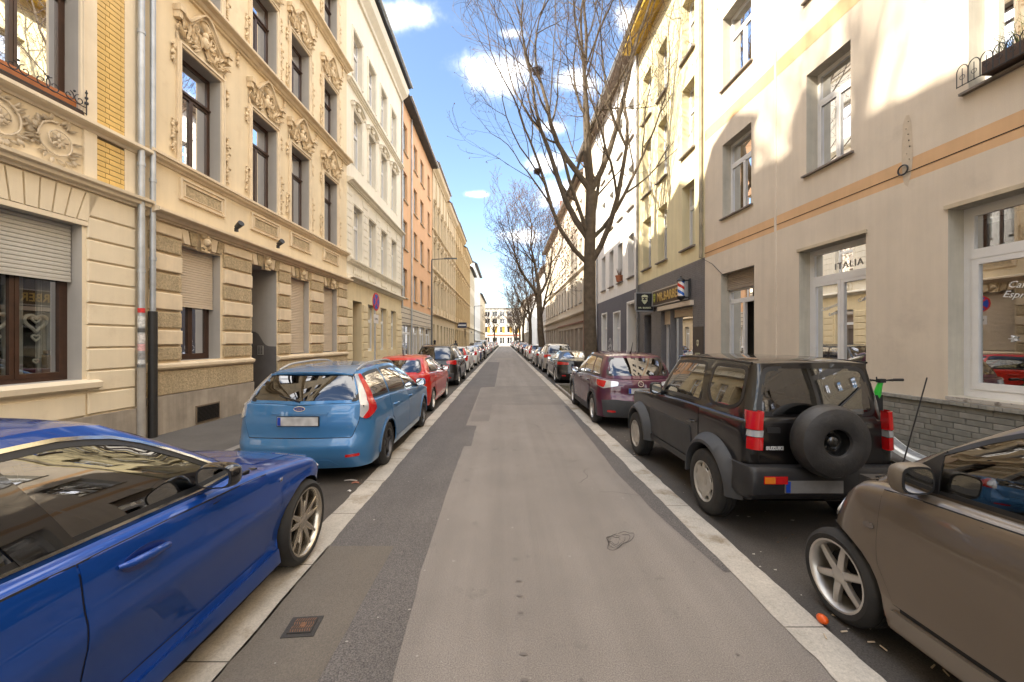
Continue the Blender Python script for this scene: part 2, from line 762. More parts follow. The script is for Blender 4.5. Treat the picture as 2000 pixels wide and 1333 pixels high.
        nwall = len(F)
        # top edge function of y (flank)
        edge = sorted(((c[-1].y, c[-1].x) for c in wall))
        s.edge = edge

        def xedge(y):
            return ramp_lin([(a, b) for a, b in edge], y)
        s.xedge = xedge

        def deckz(x, y):
            xe = max(xedge(y), 0.05)
            u = max(-1, min(1, x / xe))
            k = min(1, max(0, (s.yfront - y) / 0.55)) if y > 0 else min(1, max(0, (y - s.yrear) / 0.3))
            k = k * k * (3 - 2 * k)
            return ramp(g['zsh'], y) + g['crown'] * (1 - u * u) * k
        s.deckz = deckz
        U = [math.sin(PI / 2 * (k / 6)) for k in range(-6, 7)]
        for lo, hi in ((g['yh'] - 0.02, 99), (-99, g['yt'] + 0.02)):
            rows = []
            for c in wall:
                y = c[-1].y
                if lo <= y <= hi:
                    xe = c[-1].x
                    rows.append([Vector((u * xe, y, deckz(u * xe, y) if xe > 0.03 else c[-1].z)) for u in U])
            if lo > -50:       # close up under the windscreen
                y = lo
                xe = xedge(y)
                rows.insert(0, [Vector((u * xe, y, deckz(u * xe, y))) for u in U])
            else:
                y = hi
                xe = xedge(y)
                rows.append([Vector((u * xe, y, deckz(u * xe, y))) for u in U])
            add(rows)
        # greenhouse loop
        s.gstart = len(F)
        led = g['ledge']
        yt, yh, yrr, yrf = g['yt'], g['yh'], g['yrr'], g['yrf']
        lo, up = [], []
        A = [0, .2, .4, .6, .76, .88, .95]
        xl, xu = xedge(yt) - led, g['wr'] * g.get('rtaper', 0.97)
        for a in A:
            x, y = a * xl, yt - g['rwbow'] * (1 - a * a)
            lo.append(Vector((x, y, deckz(x, y) - 0.008)))
            up.append(Vector((a * xu, yrr - g['rhbow'] * (1 - a * a), ramp(g['roofz'], yrr))))
        ns = max(8, int((yh - yt) / s.res))
        for k in range(ns + 1):
            t = k / ns
            t = 0.5 * (1 - math.cos(PI * t)) * 0.35 + t * 0.65
            y = yt + (yh - yt) * t
            lo.append(Vector((xedge(y) - led, y, ramp(g['zsh'], y) - 0.008)))
            yu = yrr + (yrf - yrr) * t
            w = g['wr'] * (1 - (1 - g.get('rtaper', 0.97)) * abs(2 * t - 1)**2.5)
            up.append(Vector((w, yu, ramp(g['roofz'], yu))))
        xl, xu = xedge(yh) - led, g['wr'] * g.get('rtaper', 0.97)
        for a in A[::-1]:
            x, y = a * xl, yh + g['wbow'] * (1 - a * a)
            lo.append(Vector((x, y, deckz(x, y) - 0.008)))
            up.append(Vector((a * xu, yrf + g['hbow'] * (1 - a * a), ramp(g['roofz'], yrf))))
        for lst in (lo, up):
            for _ in range(3):
                for c in (6, 7, 8, len(lst) - 7, len(lst) - 8, len(lst) - 9):
                    lst[c] = (lst[c - 1] + lst[c + 1] + lst[c] * 2) / 4
        s.lo, s.up = lo, up
        NV = 9
        rows = []
        nl = len(lo)
        for k in range(nl):
            t = lo[min(k + 1, nl - 1)] - lo[max(k - 1, 0)]
            nrm = Vector((t.y, -t.x, 0)).normalized()
            if k in (0, nl - 1):
                nrm.x = 0
            col = []
            for v in range(NV + 1):
                q = v / NV
                p = lo[k].lerp(up[k], q) + nrm * (g['bulge'] * math.sin(PI * q))
                col.append(p)
            rows.append(col)
        # roof with a rounded cant rail
        add(rows)
        add(mir(rows), True)
        cap = []
        for k in range(nl):
            w, y, z = up[k]
            r = []
            for u in U:
                d = min(min(y - up[0].y, up[-1].y - y) / 0.22, 1)
                d = max(0, d)
                d = d * (2 - d)
                cc = g['rcrown'] * (0.35 + 0.65 * d) if w > 0.02 else 0
                r.append(Vector((u * w, y, z + cc * (1 - abs(u)**2.6) * min(1, w / 0.3))))
            cap.append(r)
        add(cap)
        s.V, s.F = V, F
        s.bvh = BVHTree.FromPolygons(V, F)
        s.holes = []

    # ---- casting and stamping
    def cast(s, u, z, ang, off=0.0):
        a = R(ang)
        if ang == 'top':
            pass
        o = Vector((math.cos(a), math.sin(a), 0))
        ua = Vector((-math.sin(a), math.cos(a), 0))
        st = o * 5 + ua * u + Vector((0, 0, z))
        h, n, i, d = s.bvh.ray_cast(st, -o)
        if h is None:
            h, n, i, d = s.bvh.find_nearest(ua * u + Vector((0, 0, z)) + o * s.g['W'] * 0.5 * abs(math.cos(a)) + o * s.g['L'] * 0.5 * abs(math.sin(a)))
        if n.dot(o) < 0:
            n = -n
        return h + n * off

    def cast_top(s, x, y, off=0.0):
        h, n, i, d = s.bvh.ray_cast(Vector((x, y, 4)), Vector((0, 0, -1)))
        if h is None:
            h, n, i, d = s.bvh.find_nearest(Vector((x, y, 1)))
        if n.z < 0:
            n = -n
        return h + n * off

    def _c(s, p, ang, off):
        return s.cast_top(p[0], p[1], off) if ang == 'top' else s.cast(p[0], p[1], ang, off)

    def stamp(s, name, P, ang, off, m, parent=None, mirror=True, skirt=0.012, res=0.06, smooth=True, label=None):
        parent = parent or s.root
        Q = []
        for a, b in zip(P, P[1:] + P[:1]):
            k = max(1, int(math.dist(a, b) / res))
            Q += [(a[0] + (b[0] - a[0]) * j / k, a[1] + (b[1] - a[1]) * j / k) for j in range(k)]
        P = Q
        n = len(P)
        xs, ys = [p[0] for p in P], [p[1] for p in P]
        pts = [Vector(p) for p in P]
        ins = inset_poly(P, res * 0.4)
        gx = min(xs) + res / 2
        while gx < max(xs):
            gy = min(ys) + res / 2
            while gy < max(ys):
                if inside(ins, gx, gy):
                    pts.append(Vector((gx, gy)))
                gy += res
            gx += res
        r = delaunay_2d_cdt(pts, [(i, (i + 1) % n) for i in range(n)], [], 1, 1e-5)
        vs = [s._c(p, ang, off) for p in r[0]]
        fs = [tuple(f) for f in r[2]]
        if skirt:
            # boundary edges
            cnt = {}
            for f in fs:
                for a, b in zip(f, f[1:] + f[:1]):
                    cnt[(a, b)] = 1
            i0 = len(vs)
            low = {}
            for (a, b) in list(cnt):
                if (b, a) not in cnt:
                    for q in (a, b):
                        if q not in low:
                            low[q] = len(vs)
                            vs.append(s._c(r[0][q], ang, off - skirt))
                    fs.append((b, a, low[a], low[b]))
        out = []
        for sg in ((1, -1) if mirror else (1,)):
            b = MB()
            b.v = [(v[0] * sg, v[1], v[2]) for v in vs]
            b.f = fs if sg > 0 else [f[::-1] for f in fs]
            o = b.build(name, m, parent, smooth)
            if label:
                o['label'] = label
            out.append(o)
        return out

    def ring(s, name, P, Q, ang, off, m, parent=None, mirror=True, depth=0.01):
        parent = parent or s.root
        n = len(P)
        a = [s._c(p, ang, off) for p in P]
        b = [s._c(p, ang, off) for p in Q]
        c = [s._c(p, ang, off - depth) for p in P]
        d = [s._c(p, ang, off - depth) for p in Q]
        outs = []
        for sg in ((1, -1) if mirror else (1,)):
            mb = MB()
            mb.grid([[(p[0] * sg, p[1], p[2]) for p in r] for r in (c, a, b, d)], close_u=True)
            outs.append(mb.build(name, m, parent, True))
        return outs

    def window(s, name, P, ang, glass, mirror=True, frame=0.028, r=0.05, m=None, proud=0.004, outer=0.012):
        P = round_poly(P, r)
        Q = inset_poly(P, frame)
        s.holes.append((inset_poly(P, 0.004), ang, mirror))
        f = s.ring('window_surround', inset_poly(P, -outer), Q, ang, proud, m or M_BLACKPL, mirror=mirror)
        s.stamp('window_glass', inset_poly(P, 0.008), ang, 0.0015, glass, mirror=mirror, skirt=0)
        return P

    def side_poly(s, yb0, yb1, yt0, yt1, mb=0.03, mt=0.055, n=6, zb0=None):
        g = s.g
        bot = [(yb0 + (yb1 - yb0) * k / n, ramp(g['zsh'], yb0 + (yb1 - yb0) * k / n) + mb) for k in range(n + 1)]
        top = [(yt1 + (yt0 - yt1) * k / n, ramp(g['roofz'], yt1 + (yt0 - yt1) * k / n) - mt) for k in range(n + 1)]
        rr = [0.05] + [0.0] * (n - 1) + [0.05] + [0.05] + [0.0] * (n - 1) + [0.05]
        return bot + top, rr

    def finish_shell(s, m):
        """write the body shell, with the glazed openings left out"""
        V, F = s.V, s.F
        keep = []
        for k, f in enumerate(F):
            drop = False
            if k >= s.gstart:
                c = sum((Vector(V[i]) for i in f), Vector()) / len(f)
                nn = (Vector(V[f[1]]) - Vector(V[f[0]])).cross(Vector(V[f[2]]) - Vector(V[f[0]]))
                if nn.length > 0:
                    nn.normalize()
                for P, ang, mirr in s.holes:
                    a = R(ang)
                    for sg in ((1, -1) if mirr else (1,)):
                        o = Vector((math.cos(a) * sg, math.sin(a), 0))
                        ua = Vector((-math.sin(a) * sg, math.cos(a), 0))
                        if c.dot(o) < 0.2 or abs(nn.dot(o)) < 0.25:
                            continue
                        if sg < 0:
                            pass
                        if all(inside(P, Vector(V[i]).dot(ua) * (1 if True else sg), V[i][2]) for i in f):
                            drop = True
            if not drop:
                keep.append(f)
        b = MB()
        b.v, b.f = V, keep
        return b.build('body', m, s.root, True, merge=0.0015)

    def wells(s):
        g = s.g
        b = MB()
        W2 = g['W'] / 2
        for yw in (g['yf'], g['yr']):
            for sg in (1, -1):
                rows = []
                for x in (W2 - 0.035 - ramp(g['tumble'], 0.5), W2 - 0.36):
                    rows.append([(sg * x, yw + (g['ra'] + 0.002) * math.cos(PI * k / 14), g['rw'] + (g['ra'] + 0.002) * math.sin(PI * k / 14)) for k in range(15)])
                rows[0] = [(sg * (min(abs(p[0]), s.side_x(p[1]) - 0.004)), p[1], p[2]) for p in rows[0]]
                b.grid(rows)
                b.face(*[(sg * (W2 - 0.36), yw + (g['ra'] + 0.01) * math.cos(PI * k / 14), g['rw'] + (g['ra'] + 0.01) * math.sin(PI * k / 14)) for k in range(15)],
                       (sg * (W2 - 0.36), yw - g['ra'], g['sill']), (sg * (W2 - 0.36), yw + g['ra'], g['sill']))
        b.box(-W2 + 0.36, W2 - 0.36, -g['L'] / 2 + 0.25, g['L'] / 2 - 0.3, g['sill'] - 0.02, g['sill'] + 0.06)
        b.box(-W2 + 0.08, W2 - 0.08, g['yr'] + g['ra'] + 0.02, g['yf'] - g['ra'] - 0.02, g['sill'] + 0.005, g['sill'] + 0.07)
        b.box(-W2 + 0.2, W2 - 0.2, -g['L'] / 2 + 0.2, g['yr'] - g['ra'] - 0.02, g['sill'] + 0.005, g['sill'] + 0.07)
        b.box(-W2 + 0.2, W2 - 0.2, g['yf'] + g['ra'] + 0.02, g['L'] / 2 - 0.25, g['sill'] + 0.005, g['sill'] + 0.07)
        b.build('underbody', M_DARK, s.root)

    def side_x(s, y):
        best = None
        for c in s.wall:
            d = abs(c[0].y - y)
            if c[0].x > 0.3 and (best is None or d < best[0]):
                best = (d, c[0].x)
        return best[1]

    def interior(s, m=None, wheel_side=-1, rear=True, lowfi=False):
        g = s.g
        m = m or M_SEAT
        W2 = g['W'] / 2
        zb = min(ramp(g['zsh'], 0), 1.0)
        b = MB()
        y0, y1 = g['yt'] + 0.12, g['yh'] + 0.0
        b.box(-W2 + 0.13, W2 - 0.13, y0, y1, 0.40, 0.44)
        for sg in (1, -1):
            b.box(sg * (W2 - 0.14), sg * (W2 - 0.12), y0, y1, 0.44, zb - 0.03)
        b.box(-W2 + 0.13, W2 - 0.13, y1 - 0.30, y1 + 0.1, 0.5, ramp(g['zsh'], g['yh']) + 0.0)
        b.box(-W2 + 0.13, W2 - 0.13, y0 - 0.06, y0, 0.44, ramp(g['zsh'], g['yt']) - 0.03)
        b.build('cabin_floor', M_BLACKPL, s.root)
        rows = [g['yh'] - 1.05]
        if rear:
            rows.append(g['yh'] - 1.95)
        roof = ramp(g['roofz'], 0)
        for ri, y in enumerate(rows):
            if y < g['yt'] + 0.15:
                continue
            for sx in (-0.36, 0.36):
                q = MB()
                hh = min(roof - 0.35, zb + 0.17)
                prof = [(-0.10, 0.5), (0.02, 0.5), (0.06, 0.8), (0.0, hh), (-0.06, hh + 0.01), (-0.10, 0.8)]
                for xo0, xo1, zz in ((-0.23, 0.23, 1.0),):
                    rowsq = []
                    for xx, sc in ((-0.23, 0.9), (-0.19, 1.0), (0.19, 1.0), (0.23, 0.9)):
                        rowsq.append([(sx + xx, y - 0.1 + (p[0]) * sc - (p[1] - 0.5) * 0.28, 0.5 + (p[1] - 0.5) * (sc * 0.5 + 0.5)) for p in prof])
                    q.grid(rowsq, close_u=True)
                    q.face(*rowsq[0])
                    q.face(*rowsq[-1])
                q.box(sx - 0.23, sx + 0.23, y - 0.1, y + 0.40, 0.44, 0.56)
                # head restraint
                q.ball((sx, y - 0.1 - (hh - 0.5) * 0.28 - 0.02, hh + 0.10), 0.085, 10, (1.35, 0.55, 0.95))
                q.box(sx - 0.05, sx - 0.04, y - 0.12 - (hh - 0.5) * 0.28, y - 0.11 - (hh - 0.5) * 0.28, hh - 0.05, hh + 0.08)
                q.box(sx + 0.04, sx + 0.05, y - 0.12 - (hh - 0.5) * 0.28, y - 0.11 - (hh - 0.5) * 0.28, hh - 0.05, hh + 0.08)
                q.build('seat', m, s.root, True)
        w = MB()
        pts = []
        cy, cz = g['yh'] - 0.52, zb + 0.0
        for k in range(21):
            t = 2 * PI * k / 20
            pts.append((wheel_side * 0.36 + 0.185 * math.cos(t), cy + 0.185 * math.sin(t) * 0.42, cz + 0.185 * math.sin(t) * 0.9))
        w.tube(pts, 0.015, 6, cap=False)
        w.tube([(wheel_side * 0.36 - 0.17, cy, cz), (wheel_side * 0.36 + 0.17, cy, cz)], 0.02, 6)
        w.tube([(wheel_side * 0.36, cy, cz), (wheel_side * 0.36, cy + 0.25, cz - 0.12)], 0.03, 6)
        w.build('steering_wheel', M_BLACKPL, s.root, True)

    def wheels(s, style, rim_r, w=0.21, rim_m=None, tyre_m=None, steer=0):
        g = s.g
        W2 = g['W'] / 2
        for yi, yw in enumerate((g['yf'], g['yr'])):
            for sg in (1, -1):
                key = (style, rim_r, g['rw'], w)
                if key not in WHEELS:
                    WHEELS[key] = make_wheel(style, rim_r, g['rw'], w)
                tm, rm, xm = WHEELS[key]
                t = put('wheel', tm, s.root, (sg * (W2 - g.get('wi', 0.02) - w / 2), yw, g['rw']), (0, 0, 0 if sg > 0 else PI))
                if yi == 0 and steer:
                    t.rotation_euler.z += R(steer)
                for me, nm, mm in ((rm, 'rim', rim_m or M_ALLOY), (xm, 'brake_disc', M_DARK)):
                    if me:
                        o = put(nm, me, t)
                        o.material_slots[0].link = 'OBJECT'
                        o.material_slots[0].material = mm

    def plate(s, y_ang, z, u=0.0, tilt=0, w=0.52, h=0.11, off=0.012, parent=None):
        ang = -90 if y_ang == 'rear' else 90
        c = s.cast(u, z, ang, off)
        sg = -1 if y_ang == 'rear' else 1
        yy = min(s.cast(u, z + h / 2, ang, off).y * sg, s.cast(u, z - h / 2, ang, off).y * sg) * sg
        yy = max(abs(s.cast(u, z + h / 2, ang, off).y), abs(s.cast(u, z - h / 2, ang, off).y)) * sg
        b = MB()
        b.box(u - w / 2, u + w / 2, yy, yy + sg * 0.012, z - h / 2, z + h / 2)
        o = b.build('number_plate', M_PLATE, s.root)
        e = MB()
        e.box(u - w / 2 + 0.004, u - w / 2 + 0.045, yy + sg * 0.012, yy + sg * 0.0135, z - h / 2 + 0.004, z + h / 2 - 0.004)
        if sg > 0:
            e.v = [(2 * u - x, y, zz) for x, y, zz in e.v]
        e.build('blue_band', M_EU, o)
        f = MB()
        f.box(u - w / 2 - 0.008, u + w / 2 + 0.008, yy - sg * 0.01, yy + sg * 0.008, z - h / 2 - 0.008, z + h / 2 + 0.008)
        f.build('plate_holder', M_BLACKPL, o)
        return o

    def mirror_pair(s, y, z, m, out=0.10, size=(0.10, 0.075, 0.075)):
        g = s.g
        for sg in (1, -1):
            base = s.cast(y, z - 0.02, 0)
            x0 = base.x
            b = MB()
            cx = x0 + out + size[0] * 0.3
            rows = []
            n = 16
            for k in range(9):
                t = k / 8
                sc = (0.88, 0.96, 1, 0.99, 0.94, 0.84, 0.68, 0.45, 0.0)[k]
                yy = y - size[1] + 1.9 * size[1] * t
                row = []
                for q in range(n):
                    a = 2 * PI * q / n
                    ca, sa = math.cos(a), math.sin(a)
                    ex = 0.62
                    row.append((sg * (cx + size[0] * sc * math.copysign(abs(ca)**ex, ca)), yy, z + 0.03 + size[2] * sc * math.copysign(abs(sa)**ex, sa) - 0.01 * (1 - sc)))
                rows.append(row)
            b.grid(rows, close_u=True)
            o = b.build('wing_mirror', m, s.root, True)
            f = MB()
            f.tube([(sg * (x0 - 0.03), y + 0.02, z - 0.04), (sg * (x0 + 0.05), y + 0.01, z - 0.03), (sg * (cx), y, z - 0.02)], [0.028, 0.024, 0.02], 8)
            f.build('mirror_arm', M_BLACKPL, o, True)
            r = MB()
            r.face(*[(p[0], p[1] - 0.003, p[2]) for p in rows[0]])
            r.build('mirror_rim', M_BLACKPL, o)
            q = MB()
            ctr = Vector((sg * cx, y - size[1] - 0.006, z + 0.03))
            q.face(*[ctr + (Vector(p) - ctr) * 0.86 + Vector((0, -0.004, 0)) for p in rows[0]])
            q.build('mirror_glass', M_MIRROR, o)

    def handles(s, ys, z, m, l=0.22, h=0.03):
        for y in ys:
            for sg in (1, -1):
                cup = round_poly([(y - l * 0.42, z - 0.035), (y + l * 0.42, z - 0.03), (y + l * 0.42, z + 0.03), (y - l * 0.42, z + 0.04)], 0.03)
                p0 = s.cast(y - l / 2, z + 0.002, 0, 0.004)
                p1 = s.cast(y - l / 3, z, 0, 0.034)
                p2 = s.cast(y + l / 3, z - 0.004, 0, 0.034)
                p3 = s.cast(y + l / 2, z - 0.006, 0, 0.004)
                b = MB()
                b.tube([(sg * p.x, p.y, p.z) for p in (p0, p1, p2, p3)], [h * 0.32, h * 0.5, h * 0.5, h * 0.3], 8)
                b.build('door_handle', m, s.root, True)

    def doors(s, spans, m, zlow=None, name='door'):
        g = s.g
        for (y0, y1) in spans:
            n = 14
            bot, top = [], []
            for k in range(n + 1):
                y = y0 + (y1 - y0) * k / n
                zl = zlow if zlow else g['sill'] + 0.10
                for yw in (g['yf'], g['yr']):
                    d = abs(y - yw)
                    if d < g['ra'] + 0.07:
                        zl = max(zl, g['rw'] + math.sqrt((g['ra'] + 0.07)**2 - d * d))
                bot.append((y, zl))
                top.append((y, ramp(g['zsh'], y) - g['rr'] * 0.55))
            P = bot + top[::-1]
            s.stamp('door_gap', inset_poly(P, -0.006), 0, 0.0022, M_DARK, skirt=0, res=s.res)
            s.stamp(name, P, 0, 0.0055, m, skirt=0.006, res=s.res)


def ramp_lin(pts, x):
    if x <= pts[0][0]:
        return pts[0][1]
    for (a, b), (c, d) in zip(pts, pts[1:]):
        if x <= c:
            return b + (d - b) * ((x - a) / (c - a) if c > a else 0)
    return pts[-1][1]


WHEELS = {}


def make_wheel(style, rim, rt, w):
    b = MB()
    h = w / 2
    prof = [(rim - 0.005, h - 0.012), (rim + 0.01, h), (rim + (rt - rim) * 0.5, h + 0.004), (rt - 0.03, h - 0.004), (rt - 0.012, h - 0.014), (rt - 0.003, h - 0.035)]
    for k in range(4):     # tread grooves
        x = h - 0.045 - k * (w - 0.09) / 3.5
        prof += [(rt, x), (rt, x - 0.022), (rt - 0.008, x - 0.024), (rt - 0.008, x - 0.030)]
    prof += [(rt - 0.003, -h + 0.035), (rt - 0.03, -h + 0.004), (rim, -h)]
    b.lathe([(r, x) for r, x in prof], 40, axis='x')
    tyre = b.mesh('wheel', M_RUBBER, True)
    r = MB()
    r.lathe([(rim + 0.004, h - 0.008), (rim + 0.006, h - 0.001), (rim - 0.006, h - 0.002), (rim - 0.018, h - 0.016), (rim - 0.022, h - 0.06), (rim - 0.03, -h + 0.02)], 40, axis='x')

    def spoke(a, r0, r1, w0, w1, x0, x1, th=0.02, twist=0.0):
        ca, sa = math.cos(a), math.sin(a)
        ct, st = math.cos(a + twist), math.sin(a + twist)
        rows = []
        for (rr, ww, xx, c, s_) in ((r0, w0, x0, ca, sa), ((r0 + r1) / 2, (w0 + w1) / 2, (x0 + x1) / 2 + 0.004, (ca + ct) / 2, (sa + st) / 2), (r1, w1, x1, ct, st)):
            rows.append([(xx - th, rr * c - ww * s_, rr * s_ + ww * c), (xx - th * 0.2, rr * c - ww * s_, rr * s_ + ww * c), (xx, rr * c - ww * 0.55 * s_, rr * s_ + ww * 0.55 * c),
                         (xx, rr * c + ww * 0.55 * s_, rr * s_ - ww * 0.55 * c), (xx - th * 0.2, rr * c + ww * s_, rr * s_ - ww * c), (xx - th, rr * c + ww * s_, rr * s_ - ww * c)])
        r.grid(rows, close_u=False)
    f = h - 0.022
    if style == 'double5':       # five pairs of thin blades
        for k in range(5):
            a = 2 * PI * k / 5 + PI / 2
            for d in (-0.17, 0.17):
                spoke(a + d * 1.6, 0.045, rim - 0.015, 0.022, 0.011, f - 0.012, f + 0.002, 0.03, -d * 0.25)
                spoke(a + d * 0.35, 0.05, rim * 0.62, 0.010, 0.006, f - 0.014, f - 0.004, 0.02, d * 0.5)
        r.lathe([(0.001, f), (0.035, f), (0.06, f - 0.01), (0.066, f - 0.05)], 20, axis='x')
    elif style == 'star6':
        for k in range(6):
            spoke(2 * PI * k / 6 + 0.35, 0.03, rim - 0.012, 0.026, 0.019, f - 0.004, f - 0.008, 0.03)
        r.lathe([(0.001, f + 0.004), (0.03, f + 0.004), (0.05, f - 0.004), (0.056, f - 0.05)], 20, axis='x')
    elif style == 'cap':         # plain pressed cover with eight rim notches
        r.lathe([(0.001, f + 0.002), (0.035, f + 0.003), (0.045, f - 0.002), (rim * 0.5, f + 0.012), (rim * 0.72, f + 0.016), (rim * 0.74, f + 0.006)], 32, axis='x')
        for k in range(8):
            spoke(2 * PI * k / 8, rim * 0.68, rim - 0.004, 0.036, 0.028, f + 0.014, f + 0.010, 0.02)
    elif style == 'five':
        for k in range(5):
            spoke(2 * PI * k / 5 + 0.3, 0.04, rim - 0.015, 0.034, 0.026, f - 0.01, f - 0.004, 0.03)
        r.lathe([(0.001, f), (0.04, f), (0.06, f - 0.01), (0.066, f - 0.05)], 20, axis='x')
    elif style == 'multi':
        for k in range(10):
            spoke(2 * PI * k / 10 + 0.1, 0.04, rim - 0.015, 0.017, 0.012, f - 0.01, f - 0.004, 0.03)
        r.lathe([(0.001, f), (0.04, f), (0.06, f - 0.01), (0.066, f - 0.05)], 20, axis='x')
    rimm = r.mesh('rim', M_ALLOY, True)
    d = MB()
    d.lathe([(0.0, f - 0.075), (rim * 0.72, f - 0.075), (rim * 0.72, f - 0.09), (rim * 0.55, f - 0.09)], 24, axis='x')
    d.lathe([(0.0, -h + 0.02), (rim, -h + 0.02)], 24, axis='x')
    return tyre, rimm, d.mesh('brake_disc', M_DARK, False)


def paint(name, col, metal=0.35, rough=0.32, flake=0.06):
    return mat(name, col, max(rough, 0.36), metal=metal * 0.6, coat=1.0, var=flake, vscale=2.0, spec=0.15)
# ------------------------------------------------------------------ individual cars
def arch_poly(yw, rw, r0, r1, a0=-8, a1=188, n=22, zc=None):
    zc = rw if zc is None else zc
    outer = [(yw + r1 * math.cos(R(a0 + (a1 - a0) * k / n)), zc + r1 * math.sin(R(a0 + (a1 - a0) * k / n))) for k in range(n + 1)]
    inner = [(yw + r0 * math.cos(R(a0 + (a1 - a0) * k / n)), zc + r0 * math.sin(R(a0 + (a1 - a0) * k / n))) for k in range(n + 1)]
    return outer + inner[::-1]


def start_car(spec, label, loc, rz=0.0, res=0.07, group='cars parked along the street', name='parked_car'):
    c = Car(spec, res)
    c.root = thing(name, label, 'car', loc, rz, group)
    return c


def glaze(c, side, glass=None, rear=None, rearglass=None, front=True, frame=0.028, trim=None, mb=0.03, mt=0.055):
    """side windows from lists of (yb0, yb1, yt0, yt1); windscreen and rear window from the loops"""
    g = c.g
    glass = glass or M_CARGLASS
    for w in side:
        P, rr = c.side_poly(*w[:4], mb=mb, mt=mt)
        c.window('side_window', P, 0, w[4] if len(w) > 4 else glass, r=[x * g.get('wround', 1.0) for x in rr], frame=frame, m=trim)
    zt = ramp(g['roofz'], g['yrf'])
    if front:
        zl = c.deckz(0.5, g['yh'])
        xl, xu = c.xedge(g['yh']) - 0.07, g['wr'] * g.get('rtaper', 0.97) - 0.05
        P = [(-xl, zl + 0.03), (-xl * 0.5, c.deckz(xl * 0.5, g['yh'] + 0.1) + 0.02), (0, c.deckz(0, g['yh'] + 0.15) + 0.02), (xl * 0.5, c.deckz(xl * 0.5, g['yh'] + 0.1) + 0.02),
             (xl, zl + 0.03), (xu, zt - 0.05), (-xu, zt - 0.05)]
        c.window('windscreen', P, 90, M_CARGLASS, mirror=False, r=[0.05, 0, 0, 0, 0.05, 0.06, 0.06], frame=0.03)
    if rear:
        xb, zb, xt, zt2, rr = rear
        P = [(-xb, zb), (xb, zb), (xt, zt2), (-xt, zt2)]
        c.window('rear_window', P, -90, rearglass or glass, mirror=False, r=rr, frame=0.03)


def oval(cx, cz, rx, rz, n=20):
    return [(cx + rx * math.cos(2 * PI * k / n), cz + rz * math.sin(2 * PI * k / n)) for k in range(n)]


def wall_text(c, txt, size, u, z, m, name='lettering', bold=0.002, off=0.006, spacing=1.1):
    me = text_mesh(txt, size, m, 0.002, bold, name, spacing)
    p = c.cast(u, z, -90, off)
    return put(name, me, c.root, (p.x, p.y, p.z), (PI / 2, 0, 0))


